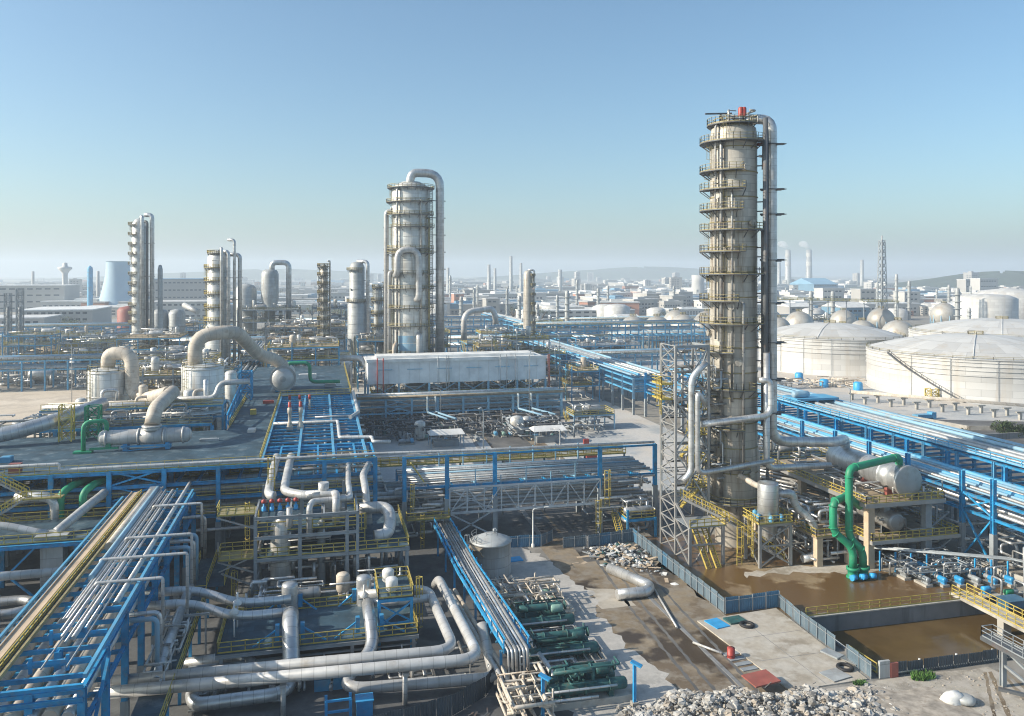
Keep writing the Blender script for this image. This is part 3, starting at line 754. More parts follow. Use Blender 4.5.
# bare blue beam grid beside the deck
t = thing('beam_grid', 'open grid of blue beams beside the dark deck lane', 'steel grid', (-1, 165, 0))
mb = MB()
for y in frange(132, 200, 2.9): mb.bar((-9.2, y, 14.8), (7.6, y, 14.8), .34, .3)
mb.build('cross_beam', 'blue', t)
mb = MB()
for x in (-9.0, -3.4, 2.2, 7.4): mb.bar((x, 131.5, 15.0), (x, 200, 15.0), .42, .42)
mb.build('long_beam', 'pale_blue', t)
for x in (-3.2, 7.2):
    for y in (150, 166, 182, 198): mb = MB(); mb.box(x-.26, x+.26, y-.26, y+.26, 0, 14.6); mb.build('column', 'blue', t)
pipes_along('x', -9, 9, [134, 137, 141, 146, 151, 157, 163, 170, 178, 187], 12.8, [.25, .15, .35, .2], ['bare_pipe', 'white_cladding', 'steel'], 'pipe glimpsed through the open blue beam grid', 'pipes under the blue beam grid')
pipes_along('y', 134, 199, [-7, -4.5, -1, 1, 4, 5.6], 11.4, [.2, .32, .14, .25], ['white_cladding', 'steel', 'bare_pipe'], 'long pipe running away under the open blue beam grid', 'long pipes under the blue beam grid')
pipe([(-8.8, 162, 15.5), (3.4, 162, 15.5), (3.4, 146, 15.5), (9, 145, 15.5), (9, 141, 15.5), (12, 141, 15.3)], .3, 'white_cladding', 'white pipe with a right-angle bend lying on the blue beam grid')
pipe([(7.9, 201, 15.6), (7.9, 172, 15.4), (6, 166, 15.4)], .38, 'white_cladding', 'white pipe sloping along the right edge of the blue beam grid')
pipe([(-1, 168, 15.4), (7, 168.2, 15.4)], .2, 'white_cladding', 'short white pipe across the blue beam grid')
for i in range(3):
    p = Vector((-6.4+i*2.1, 181-.2*i, 15)); t = thing('relief_valve', 'red-capped relief valve on tan stem standing on the blue grid', 'valve', p, 'relief valves on the blue grid')
    mb = MB(); mb.tube((p, p+Vector((0, 0, 2.2))), .22, 8); mb.build('stem', 'tan_pipe', t)
    mb = MB(); mb.tube((p+Vector((0, 0, 2.2)), p+Vector((0, 0, 3.2))), .3, 8); mb.build('cap', 'red', t)
for i in range(2):
    p = Vector((-5.6+i*2.0, 158, 15)); t = thing('standpipe', 'rusty standpipe pair with red top and white base on the blue grid', 'standpipe', p, 'standpipes on the blue grid')
    mb = MB(); mb.lathe(p, [(.05, 0), (.45, 0), (.45, 1.3), (.3, 1.5), (.3, 3.0), (.42, 3.1), (.42, 4.1), (.02, 4.3)], 12); mb.build('stem', 'tan_pipe', t)
    mb = MB(); mb.lathe(p+Vector((0, 0, 4.3)), [(.3, 0), (.3, .9), (.02, 1.0)], 10); mb.build('cap', 'red', t)
    mb = MB(); mb.box(p.x-.6, p.x+.6, p.y-.6, p.y+.6, 15.0, 15.6); mb.build('base', 'white_cladding', t)
# ------------------------------------------------------------------ horizontal exchanger on the deck
EY = 145.6
t = thing('heat_exchanger', 'pale horizontal heat exchanger on blue cradles on the dark deck', 'heat exchanger', (-28.5, EY, 15.1))
mb = MB(); mb.drum((-35.2, EY, 17.3), (-22.0, EY, 17.3), 1.25, 24, .6)
for x in (-34.6, -29.6, -25.6, -22.6): mb.cyl((x-.16, EY, 17.3), (x+.16, EY, 17.3), 1.42, 24)
mb.cyl((-29.5, EY, 17.3), (-25.7, EY, 17.3), 1.33, 24); mb.build('shell', 'white_cladding', t)
mb = MB()
for x in (-31.6, -25.0): mb.box(x-.35, x+.35, EY-1, EY+1, 15.15, 16.3)
mb.build('saddle', 'blue', t)
mb = MB(); mb.box(-32.2, -24.4, EY-1.2, EY-.9, 15.8, 16.05); mb.bar((-31.4, EY-1.1, 15.2), (-25.2, EY-1.1, 15.7), .14); mb.build('cradle', 'blue', t)
mb = MB(); mb.cyl((-27.6, EY, 18.3), (-27.6, EY, 19.0), 1.3, 18); mb.cyl((-27.6, EY, 18.9), (-27.6, EY, 19.15), 1.6, 18); mb.build('nozzle', 'white_cladding', t)
pipe([(-27.6, EY, 19.1), (-27.4, EY+1.6, 21.6), (-26.0, 156, 23.2)], 1.22, 'tan_pipe', 'thick beige elbow rising from the pale exchanger on the deck', n=18, bend=3)
pipe([(-34.6, EY, 18.5), (-34.6, EY, 20.2), (-38.0, EY-.6, 20.2), (-38.0, EY-.6, 15.2)], .36, 'green', 'green inverted-U pipe left of the pale exchanger', n=12, bend=1.3)
mb = MB(); mb.box(-39.4, -36.6, EY-1.4, EY, 15.15, 15.45); mb.box(-37, -32.6, EY-1.0, EY-.5, 15.6, 15.9); mb.box(-34.6, -33.8, EY-1, EY-.2, 15.9, 16.6); solo('valve_stand', mb, 'green', 'low green valve stand at the foot of the green U pipe', 'valve')
# small things left about on the deck
for k, (x, y, sx, sy, h, m, lab) in enumerate(((-12.4, 157, .7, 1.2, .5, 'plastic_white', 'small white box lying on the dark deck lane'), (-19, 150, 1.6, .5, .4, 'steel', 'low grey frame on the dark deck right of the exchanger'), (-48, 141, .8, .8, .8, 'pale_blue', 'pale blue box on the left part of the dark deck'), (-56, 150, 2.2, .8, .5, 'steel', 'long grey crate on the left part of the dark deck'), (-13.6, 176, .6, .6, 1.0, 'yellow', 'small yellow box on the deck lane'), (-11.4, 190, 1.2, .6, .6, 'red', 'red box on the deck lane'), (2.6, 214, 1.4, 1.0, .8, 'steel', 'grey box on the far deck'), (-3.4, 232, 2.4, 1.0, 1.2, 'plastic_white', 'white cabinet on the far deck'))):
    mb = MB(); mb.box(x-sx, x+sx, y-sy, y+sy, 15.14, 15.14+h); mb.box(x-sx*.8, x+sx*.8, y-sy*.8, y+sy*.8, 15.14+h, 15.2+h); solo('equipment_box', mb, m, lab, 'box')
# drums with arch pipes behind it
def flat_drum(label, c, r, h, m='white_skin'):
    t = thing('vertical_drum', label, 'vessel', c)
    mb = MB(); mb.lathe(c, [(r, 0), (r, h*.5), (r, h), (r*.96, h+.25), (r*.4, h+.7), (.02, h+.75)], 32); mb.build('shell', m, t)
    mb = MB()
    for z in (h*.02, h*.35, h*.68, h*.99): mb.lathe((c[0], c[1], c[2]+z), [(r, -.12), (r+.14, -.1), (r+.14, .1), (r, .12)], 32)
    mb.build('band', m, t)
    mb = MB(); mb.ladder((c[0]-r*.7, c[1]-r*.78, c[2]), (c[0]-r*.7, c[1]-r*.78, c[2]+h+1), (-.7, -.7), t=.08); mb.build('ladder', 'olive', t)
    mb = MB(); mb.rail([(c[0]+(r-.1)*math.cos(a*.55), c[1]+(r-.1)*math.sin(a*.55), c[2]+h+.2) for a in range(12)], 1.1, 2, .08); mb.build('handrail', 'olive', t)
    return t
V1 = atd(108, 398, 170); flat_drum('pale round drum under an arched beige pipe, left one', (V1.x, V1.y, 8), 3.9, 16)
a = Vector((V1.x, V1.y, 24.4))
pipe([a, a+Vector((0, 0, 3.3)), a+Vector((4.9, -1.2, 3.3)), a+Vector((5.2, -2, -5.0)), a+Vector((8.6, -4, -6.0)), (-26.4, 156, 23.0)], 1.4, 'tan_pipe', 'arched beige duct from the left drum sweeping down to the exchanger', n=16, bend=3.6)
V2 = atd(203, 392, 172); flat_drum('pale round drum under a high arched duct, beside the deck lane', (V2.x, V2.y, 7), 4.3, 17.6)
a = Vector((V2.x-1.6, V2.y, 24.6)); D3 = Vector((-8.9, 207, 17.9))
pipe([a, a+Vector((0, 0, 6.6)), a+Vector((8, 2, 7.6)), (-14.6, 204, 24.8), (-11.2, 209, 23.2), (-9.0, 209.5, 21.6), (-8.9, 209.5, 19.4)], 1.5, 'tan_pipe', 'high arched beige duct from the right drum to the round-ended drum', n=18, bend=5)
pipe([(V2.x-6, V2.y-12, 19.6), (V2.x+4, V2.y-12, 19.6), (V2.x+4.6, V2.y-11, 22.5), (V2.x+10.5, V2.y-10.6, 22.6)], .55, 'white_cladding', 'white stepped pipe in front of the right arched drum', n=12, bend=1.5)
mb = MB(); c = (V2.x-4.6, V2.y-2.5, 12); mb.lathe(c, [(1.7, 0), (1.7, 7), (1.2, 7.8), (.02, 8)], 20); solo('vertical_drum', mb, 'white_skin', 'small pale drum leaning close to the left of the arched drum', 'vessel')
t = thing('horizontal_drum', 'round-ended horizontal drum on a blue saddle at the end of the arched duct', 'vessel', (D3.x, D3.y, 15.1))
mb = MB(); mb.drum((D3.x, D3.y-1.5, 18.6), (D3.x, D3.y+9, 18.6), 2.75, 24, .35); mb.cyl((D3.x, D3.y-1.6, 18.6), (D3.x, D3.y-1.1, 18.6), 3.2, 24); mb.build('shell', 'white_cladding', t)
mb = MB()
for y in (.5, 6): mb.box(D3.x-1.9, D3.x+1.9, D3.y+y-.4, D3.y+y+.4, 15.13, 17.0)
mb.build('saddle', 'blue', t)
pipe([(D3.x+1.0, D3.y+6, 20.5), (D3.x+1.0, D3.y+6, 21.6), (D3.x+6.4, D3.y+6, 21.6), (D3.x+6.4, D3.y+6, 16.6), (D3.x+14, D3.y+5.4, 16.6)], .45, 'green', 'green pipe looping over from the round-ended drum onto the deck', n=12, bend=1.6)
t = thing('blue_trestle', 'square blue steel frame tower left of the round-ended drum', 'steel frame', (-17, 194, 15))
mb = MB(); lattice(mb, -18.2, -15.6, 196, 199, 15, 21.6, 2.2, .26, .16); mb.build('frame', 'blue', t)
# pipe gallery platform at the left, behind the exchanger
t = thing('pipe_gallery', 'blue-edged gallery of small white pipes behind the exchanger', 'pipe gallery', (-52, 165, 0))
deck_panel(-92, -20, 161.5, 168, 16.2).build('deck', 'deck', t)
mb = MB(); mb.bar((-92, 161.4, 16.0), (-20, 161.4, 16.0), .3, .5)
for x in frange(-92, -20, 9): mb.box(x-.3, x+.3, 161.3, 161.9, 0, 15.8)
mb.build('side_frame', 'blue', t)
mb = MB(); mb.rail([(-92, 161.6, 16.2), (-20, 161.6, 16.2)], 1.2, 2, .1); mb.build('handrail', 'olive', t)
mb = MB(); pipework(mb, -92, -20, 162, 167.5, 16.5, 18.4, 90, (.09, .17), random.Random(3)); mb.build('pipework', 'white_cladding', t)
pipes_along('x', -92, -20, [163, 166.6], 17.0, [.13, .17], ['white_cladding', 'cladding'], 'small white pipe laid along the gallery behind the exchanger', 'pipes on the gallery')
pipe([(-80, 154, 16.4), (-55, 152.5, 16.6), (-45, 156, 18.8), (-40, 166, 20)], 1.25, 'cladding', 'very thick silver pipe bending across the deck at the left edge', n=18, bend=7)
t = thing('scaffold_tower', 'narrow yellow scaffold tower standing on the deck by the silver pipe', 'scaffold', (-43.5, 156, 15))
mb = MB(); lattice(mb, -44.6, -42.6, 155.2, 157, 15.1, 21.5, 2.1, .14, .08); mb.build('frame', 'yellow', t)
t = thing('scaffold_tower', 'narrow green steel tower on the deck behind the green U pipe', 'scaffold', (-39.5, 157, 15))
mb = MB(); lattice(mb, -40.6, -38.4, 156, 158, 15.1, 21, 2.0, .2, .14); mb.build('frame', 'green', t)
mb = MB(); mb.tube([(-80, 139, 16.6), (-52, 138.6, 16.6), (-48.5, 136.5, 16.4), (-48.2, 134.5, 15.2)], .6, 14, 2.4); solo('pipe', mb, 'white_cladding', 'white hooked pipe at the left end of the dark deck', 'pipe')
mb = MB(); mb.box(-44.9, -43.3, 132.6, 133.6, 15.13, 16.5); solo('equipment_box', mb, 'brown_red', 'small brown-red box at the front edge of the deck', 'box')
# ------------------------------------------------------------------ yellow zigzag stairs, left
t = thing('stair_tower', 'yellow zigzag stairs climbing to the deck at the left edge', 'stairs', (-46, 129, 0))
f = [((-41.2, 129.4, 12.4), (-45.4, 129.4, 15)), ((-46, 128.2, 9.4), (-41.2, 128.2, 12.4)), ((-46, 129.4, 9.4), (-41.6, 129.4, 7.2))]
mb = MB()
for a, c in f: mb.stair(a, c, 1.0, .28)
mb.build('flight', 'white_cladding', t)
mb = MB()
for a, c in f:
    for s_ in (-.5, .5):
        for h in (.55, 1.15): mb.bar((a[0], a[1]+s_, a[2]+h), (c[0], c[1]+s_, c[2]+h), .09)
        for k in range(7): p = Vector(a).lerp(Vector(c), k/6); mb.bar((p.x, p.y+s_, p.z), (p.x, p.y+s_, p.z+1.15), .08)
mb.rail([(-41.4, 127.5, 12.4), (-36.4, 127.5, 12.4)], 1.2, 1.4, .09); mb.build('handrail', 'yellow', t)
deck_panel(-41.4, -36.4, 127.6, 130, 12.4).build('landing', 'olive', t)
for i, x in enumerate((-35.6, -32.6)):
    pipe([(x+2.2, 137, 13.2), (x-.4, 131.0, 13.2), (x-1.4, 129.6, 12.4), (x-1.4, 129.4, 6)], .55, 'green', ('green down pipe under the deck, nearer the silver one', 'green down pipe under the deck, nearer the blue braced bay')[i], n=12, bend=2)
pipe([(-43, 130, 12.2), (-37.6, 129.4, 12.2), (-37.6, 129.4, 6)], .75, 'cladding', 'fat silver pipe turning down beside two green pipes under the deck', n=14, bend=2)
# ------------------------------------------------------------------ left platform with duct
t = thing('service_platform', 'dark deck platform with blue front beam carrying a square duct, left edge', 'platform', (-44, 123, 0))
d = deck_panel(-64, -28.6, 118.2, 129, 9.0).build('deck', 'deck', t)
mb = MB(); mb.rail([(-64, 118.3, 9), (-28.8, 118.3, 9), (-28.8, 128.8, 9)], 1.15, 1.7, .085); mb.rail([(-43, 128.9, 9), (-28.8, 128.9, 9)], 1.15, 1.7, .085); mb.build('handrail', 'yellow', d)
mb = MB(); mb.ibeam((-64, 118.0, 8.6), (-28.4, 118.0, 8.6), .4, .55)
for x in (-62, -52, -44, -32): 
    mb.box(x-.25, x+.25, 118.6, 119.1, 0, 8.5); mb.box(x-.25, x+.25, 127.6, 128.1, 0, 8.5)
for x in (-52, -44): mb.bar((x, 118.8, 1), (x+7, 118.8, 8.2), .25); mb.bar((x+7.5, 118.8, 1), (x, 118.8, 8.2), .25)
mb.build('frame', 'blue', t)
mb = MB(); mb.box(-36.6, -33.8, 119.4, 121.6, .3, 8.85); mb.box(-37.2, -33.2, 119, 122, 9.02, 9.5); solo('duct', mb, 'tank_grey', 'big square grey duct standing under the left platform', 'duct')
pipe([(-66, 121, 11), (-42, 121, 11), (-37.4, 120.6, 9.7), (-36, 120.6, 9.45)], .5, 'white_cladding', 'white pipe curving down onto the square duct from the left', n=14, bend=3)
pipe([(-31.4, 136, 12.0), (-31.4, 128.4, 12.0), (-32.2, 126, 11.6), (-34.6, 121.0, 9.8), (-35, 120.7, 9.5)], .62, 'white_cladding', 'thick white pipe slanting down onto the square duct from the right', n=14, bend=1.2)
pipe([(-66, 114.4, 6.2), (-26, 114.4, 6.2)], .56, 'white_cladding', 'straight fat silver pipe passing in front of the left platform', n=14)
pipe([(-66, 111.6, 2.4), (-37, 111.6, 2.4), (-35, 113.4, 2.4), (-37, 116, 2.4), (-60, 116, 2.4)], .6, 'cladding', 'silver pipe with a U-bend lying low at the left edge', n=12, bend=2.2)
module('cluttered low grey structure under the left platform', -66, -38, 96, 109, [4.2], colm='blue', seed=5, dens=1.4, w=.07)
for i in range(7):
    pump_skid('blue motor pump on a plinth in the shade at the left edge', -58+i*3.6, 92.5+(i % 2)*2.5, 'y', i, 'pumps in the shade at the left edge')
# ------------------------------------------------------------------ rack running towards the viewer
XL, XR = -27.8, -18.6
rack('pipe_rack', 'blue pipe rack with pale cable tray running towards the viewer, lower left', 'pipe rack', 'y', 70.6, 129, XL, XR, [11.6, 8.6], bay=7.3, casing=3.0, cross=2.6, col=.6, beam=.42, mid=(-22.4,))
before = set(bpy.data.objects.keys())
t = thing('rack_cradle', 'blue short posts and ties standing on the lower-left rack', 'steel frame', (-21, 100, 12.5))
mb = MB()
for i, y in enumerate(frange(74, 127, 5.2)):
    mb.bar((-23.6, y, 13.4), (-18.8, y, 13.4), .24, .3)
    for x in (-23.4, -20.6): mb.bar((x, y, 12.6), (x, y, 13.9), .26)
mb.build('cross_tie', 'blue', t)
mb = MB(); mb.bar((-18.4, 70.6, 13.5), (-18.4, 127, 13.5), .3, .36); mb.bar((-28.0, 70.6, 13.1), (-28.0, 127, 13.1), .26, .3)
mb.build('edge_beam', 'pale_blue', t)
pipes_along('y', 70, 129, [-26.8, -25.2, -23.7, -22.2, -20.8, -19.5], 10.1, [.55, .5, .6, .5, .62, .48], ['tan_pipe', 'white_cladding', 'tan_pipe', 'cladding'], 'fat pale pipe running along inside the lower-left rack', 'fat pipes inside the lower-left rack', n=12)
pipes_along('y', 76, 129, [-22.6, -22.1, -21.6, -21.1, -20.6], 13.6, [.13, .17, .1, .2, .13], ['white_cladding', 'cladding', 'white_cladding'], 'thin white pipe lying in the bundle on the lower-left rack', 'bundle of thin pipes on the lower-left rack', jog=4)
pipes_along('y', 92, 128, [-23.4], 13.6, [.3], ['dusty_blue'], 'bluish medium pipe beside the thin bundle on the lower-left rack', None)
pipe([(-19.4, 85, 13.6), (-19.4, 126, 13.6), (-19.4, 134, 13.6)], .27, 'white_cladding', 'white pipe along the right edge of the lower-left rack', n=10)
pipes_along('y', 72, 90, [-20.1, -22.0], 13.7, [.07, .08], ['steel'], 'thin conduit over the near end of the lower-left rack', 'conduits over the near end')
pipes_along('y', 103, 127, [-24.2], 13.0, [.55], ['tan_pipe'], 'wide pale pipe with rusty ends on the far half of the lower-left rack', None)
pipes_along('y', 82, 129, [-23.2, -22.9], 13.6, [.1, .13], ['white_cladding'], 'thin white pipe of the left pair on the lower-left rack', 'left pair of thin pipes on the lower-left rack')
t = thing('cable_tray', 'pale covered cable tray with yellow-railed catwalk on the lower-left rack', 'cable tray', (-25.5, 98, 12.6))
mb = MB(); mb.box(-27.0, -26.1, 72, 128, 13.25, 13.45); mb.box(-27.05, -26.95, 72, 128, 13.45, 13.6); mb.box(-26.15, -26.05, 72, 128, 13.45, 13.6); mb.build('tray_cover', 'beige', t)
mb = MB(); mb.box(-25.95, -25.3, 68, 128, 12.95, 13.05); mb.build('catwalk', 'dark_steel', t)
mb = MB(); mb.box(-25.3, -25.1, 68, 128, 13.0, 13.35); mb.build('catwalk_edge', 'olive', t)
mb = MB(); mb.rail([(-25.7, 70, 13.05), (-25.7, 128, 13.05)], .75, 1.2, .09); mb.build('handrail', 'yellow', t)
mb = MB(); mb.box(-24.6, -23.6, 112, 128.6, 13.45, 14.0); solo('cable_duct', mb, 'steel', 'galvanised covered cable trunk rising at the far end of the lower-left rack', 'cable tray')
for k, (x0, x1, y, z) in enumerate(((-23.6, -14.6, 96.6, 14.2), (-22.6, -15.2, 104, 14.1), (-22, -15.8, 117, 14.2), (-22.4, -16, 90, 14.0))):
    pipe([(x0, y, 13.6), (x0, y, z), (x1, y, z), (x1, y, 7+k*.6)], .17, 'white_cladding', ('white branch pipe crossing the rack and dropping by the stepped pipes', 'white branch pipe crossing the lower-left rack in its middle', 'white branch pipe crossing the far end of the lower-left rack', 'white branch pipe dropping from the near end of the lower-left rack')[k])
for k, y in enumerate((86.5, 88, 108, 110.5, 113, 121)):
    pipe([(-19.4, y, 11.2), (-15.9, y, 11.2), (-15.9, y, 5)], .24, 'cladding' if k % 2 else 'dusty_blue', 'down pipe looping off the right side of the lower-left rack', 'down pipes beside the lower-left rack', bend=.7)
for o in bpy.data.objects:
    if o.name not in before and o.parent is None: o.location.z -= 1.0      # this rack's furniture sits on its 11.6 m deck
# near end cross platform at the bottom left
t = thing('end_platform', 'blue beams and yellow-railed platform closing the near end of the lower-left rack', 'platform', (-22, 70, 0))
mb = MB()
for z in (11.9, 10.8, 8.2, 6.6, 5.0): mb.ibeam((-40, 70.2, z), (-18.4, 70.2, z), .32, .42)
mb.bar((-18.4, 70.3, 5.0), (-18.3, 78, 11), .26); mb.build('cross_beam', 'blue', t)
d = deck_panel(-40, -24.5, 68.4, 70.0, 8.9).build('deck', 'olive', t)
mb = MB(); mb.rail([(-40, 68.4, 8.9), (-24.5, 68.4, 8.9)], 1.15, 1.2, .08); mb.build('handrail', 'yellow', d)
mb = MB(); mb.ladder((-22.5, 69.6, 1), (-22.5, 69.6, 10), (0, -1), t=.08); mb.build('ladder', 'yellow', t); mb = MB(); mb.ladder((-21.2, 69.6, 1), (-21.2, 69.6, 9), (0, -1), t=.08); mb.build('ladder', 'yellow', t)
for i, x in enumerate((-29.5, -26.5, -23.2)): pipe([(x, 76, 6.2), (x, 68.2, 6.2), (x, 67.6, 1)], .5, 'green', 'green pipe end under the near end of the lower-left rack', 'green pipes under the near end', n=12)
# ------------------------------------------------------------------ narrow decks between the rack and the stepped pipes
t = thing('service_platform', 'long dark deck with yellow edge rail beside the lower-left rack', 'platform', (-15.6, 98, 0))
d = deck_panel(-17.0, -13.9, 74, 108, 4.0).build('deck', 'deck', t)
mb = MB(); mb.rail([(-14, 74, 4), (-14, 108, 4), (-16.9, 108, 4)], 1.15, 1.7, .085); mb.build('handrail', 'yellow', d)
d = deck_panel(-16.6, -12.0, 110, 121, 4.2).build('deck', 'deck', t)
mb = MB(); mb.rail([(-16.5, 110.1, 4.2), (-16.5, 121, 4.2)], 1.15, 1.5, .085); mb.rail([(-14.3, 110.1, 4.2), (-14.3, 121, 4.2)], 1.15, 1.5, .085); mb.rail([(-12.1, 110.1, 4.2), (-12.1, 121, 4.2)], 1.15, 1.5, .085); mb.build('handrail', 'yellow', d)
mb = MB()
for y in (75, 82, 89, 96, 103, 110.5, 120):
    for x in (-16.8, -14.2): mb.box(x-.16, x+.16, y-.16, y+.16, 0, 3.8)
mb.build('post_row', 'blue', t)
mb = MB(); mb.ladder((-11.4, 112, 0), (-11.4, 112, 5.2), (1, 0), t=.1, w=.8); mb.build('ladder', 'yellow', t)
mb = MB(); pipework(mb, -16.8, -14.2, 84, 98, 4.3, 6.6, 22, (.08, .16), random.Random(8)); solo('manifold', mb, 'white_cladding', 'small white piping manifold on the long dark deck', 'pipe')
pipe([(-15.4, 104, 6.6), (-15.6, 88, 5.6), (-15.7, 85, 4.6)], .55, 'cladding', 'silver pipe sloping down on the long dark deck', n=12)
for i, (y0, y1) in enumerate(((102.6, 101.0), (98.6, 97.2))):
    pipe([(-20.5, y0, 6.8), (-14.6, y0, 6.8), (-9.6, y1, 5.2), (-3.4, y1, 5.2)], .52, 'cladding', ('stepped silver pipe from the rack to the front structure, rear of the pair', 'stepped silver pipe from the rack to the front structure, front of the pair')[i], n=16, bend=2.4)
t = thing('pipe_support', 'white goal-shaped pipe support under the stepped silver pipes', 'pipe support', (-13.6, 96.4, 4))
mb = MB(); mb.bar((-14.4, 96.4, 4), (-14.4, 96.4, 6.2), .2); mb.bar((-12.6, 96.4, 0), (-12.6, 96.4, 6.2), .2); mb.bar((-17, 96.4, 6.2), (-12.2, 96.4, 6.2), .22, .25); mb.build('frame', 'white_cladding', t)
# ------------------------------------------------------------------ three-level structure left of the road
t = thing('process_structure', 'grey three-level structure with white pipes on top and red valves, before the blue rack', 'process structure', (2, 119, 0))
for x in (-8.3, -2.6, 3.6, 11.7):
    for y in (111.0, 119, 127):
        mb = MB(); mb.ibeam_col((x, y, 0), 12.6 if x < 4 else 7.2, .46); mb.build('column', 'fireproof', t)
mb = MB(); mb.ibeam_col((5.0, 111, 0), 12.2, .4); mb.build('column', 'fireproof', t)
for z, x0, x1, ya, yb in ((7.1, -8.4, 12.0, 110.8, 127.2), (10.0, -8.4, 5.0, 110.8, 122), (12.6, -8.4, 5.0, 110.8, 119.2), (2.6, -8.4, 12, 110.8, 127.2)):
    mb = MB()
    for y in (ya, yb): mb.ibeam((x0, y, z-.3), (x1, y, z-.3), .26, .4)
    for x in frange(x0, x1, 4.6): mb.ibeam((x, ya, z-.32), (x, yb, z-.32), .24, .36)
    mb.build('level_frame', 'steel', t)
for z, x0, x1, ya, yb in ((7.1, -8.4, 12.0, 110.9, 127), (10.0, -8.4, 5.0, 112.6, 121.8)):
    d = deck_panel(x0, x1, ya, yb, z).build('deck', 'deck', t)
    mb = MB(); mb.rail([(x1, yb, z), (x1, ya, z), (x0, ya, z), (x0, yb, z)], 1.2, 1.5, .1); mb.build('handrail', 'yellow', d)
d = deck_panel(-13.0, -8.5, 110.9, 114.5, 7.1).build('deck', 'olive', t)
mb = MB(); mb.rail([(-8.6, 110.9, 7.1), (-13, 110.9, 7.1), (-13, 114.4, 7.1), (-8.6, 114.4, 7.1)], 1.2, 1.3, .09); mb.build('handrail', 'yellow', d)
d = deck_panel(-13.4, -8.5, 112.9, 116.5, 12.4).build('deck', 'olive', t)
mb = MB(); mb.rail([(-8.6, 112.9, 12.4), (-13.4, 112.9, 12.4), (-13.4, 116.4, 12.4)], 1.2, 1.3, .09); mb.build('handrail', 'yellow', d)
mb = MB(); mb.bar((-8.4, 111, 5.2), (-13, 111, 6.9), .2); mb.bar((-13, 111, 6.9), (-13, 111, 9.5), .16); mb.bar((-8.4, 111, 3.4), (-12.6, 111, 5.4), .2); mb.bar((-8.4, 112.9, 10.4), (-13.4, 112.9, 12.2), .2); mb.bar((-8.4, 111.0, 7.4), (-12.9, 111.0, 5.6), .14); mb.build('bracket', 'white_cladding', t)
mb = MB(); mb.ladder((-9.6, 114.6, 7.1), (-9.6, 114.6, 13.6), (0, -1), t=.1); mb.build('ladder', 'yellow', t); mb = MB(); mb.ladder((-6.9, 122, 10), (-6.9, 122, 18), (0, -1), t=.1, w=.8); mb.build('ladder', 'yellow', t); mb = MB(); mb.ladder((5.6, 113.6, 7.2), (5.6, 113.6, 11.4), (0, -1), t=.12, w=1.0); mb.build('ladder', 'yellow', t)
mb = MB(); pipework(mb, -8, 11.5, 111.5, 126.5, .5, 6.4, 46, (.09, .3), random.Random(21)); mb.build('pipework', 'cladding', t)
mb = MB(); pipework(mb, -8, 4.6, 112, 121, 7.4, 9.4, 20, (.08, .22), random.Random(22)); mb.build('pipework', 'bare_pipe', t)
mb = MB(); c = (-5.2, 113.6, 0); mb.lathe(c, [(1.35, .3), (1.35, 10.4), (1.1, 11.0), (.4, 11.3), (.4, 12.2), (.02, 12.2)], 22); solo('vertical_vessel', mb, 'white_skin', 'slim pale upright vessel inside the three-level structure', 'vessel')
mb = MB(); c = (.2, 114.4, 0); mb.lathe(c, [(.55, .3), (.55, 10.0), (.4, 10.4), (.02, 10.6)], 14); solo('vertical_vessel', mb, 'tank_grey', 'thin grey upright vessel behind the middle post of the three-level structure', 'vessel')
for i, x in enumerate((-7.2, -5.0)):
    pipe([(x+.5, 133, 15.5), (x, 124, 13.6), (x, 119.6, 13.4), (x+(3.0 if i else .4), 118.2-i, 13.3), (x+(5 if i else 1), 118-i*.8, 13.3)], .62, 'white_cladding', ('thick white pipe coming down from the deck onto the three-level structure, outer one', 'thick white pipe coming down from the deck onto the three-level structure, inner one')[i], n=14, bend=1.5)
pipe([(-2, 117.2, 13.4), (2.2, 117.2, 13.4), (2.2, 113.6, 13.4), (2.2, 113.4, 10.2)], .55, 'white_cladding', 'thick white angled pipe across the top of the three-level structure', n=14)
pipe([(.5, 117.6, 13.2), (.5, 117.6, 14.9)], .75, 'white_cladding', 'stubby white capped standpipe on the three-level structure', n=14)
pipe([(8.0, 136, 12.8), (6.6, 128, 13), (6.6, 121, 12.6), (7.0, 119, 8)], .55, 'white_cladding', 'white pipe dropping from the rack onto the right half of the structure', n=14)
pipe([(4.6, 136, 12.9), (4.2, 124, 12.9), (4.2, 116, 12.9), (-1, 115.4, 12.9), (-1.4, 113, 12.9), (-1.4, 112.6, 9)], .42, 'white_cladding', 'long white pipe looping round the middle of the structure top', n=12)
pipe([(5.6, 119, 10.4), (9.6, 119, 10.4), (9.9, 116, 9.6), (9.4, 114.2, 7.9), (7.4, 114.0, 7.8)], .85, 'white_cladding', 'fat white elbow pipe at the right side of the three-level structure', n=18, bend=1.8)
pipe([(-4, 112.2, 13.2), (-4, 112, 10.6)], .4, 'white_cladding', 'short white vertical pipe by the red valves', n=12)
mb = MB(); mb.box(.2, 3.4, 115, 117.4, 10.2, 11.8); mb.box(.6, 3.0, 115.4, 117, 11.82, 12.6); solo('equipment_box', mb, 'white_cladding', 'white box-shaped housing among the pipes of the three-level structure', 'box')
for i in range(5):
    x = -7.4+i*1.05; t = thing('control_valve', 'red-topped blue control valve in the row on the structure', 'valve', (x, 113.4+.2*(i % 2), 12.6), 'red-topped valves in a row')
    mb = MB(); mb.lathe((x, 113.4, 12.6), [(.3, 0), (.3, .5), (.12, .6), (.12, 1.0), (.02, 1.0)], 10); mb.build('body', 'bright_blue', t)
    mb = MB(); mb.lathe((x, 113.4, 13.6), [(.1, 0), (.34, .1), (.34, .4), (.02, .6)], 10); mb.build('actuator', 'red', t)
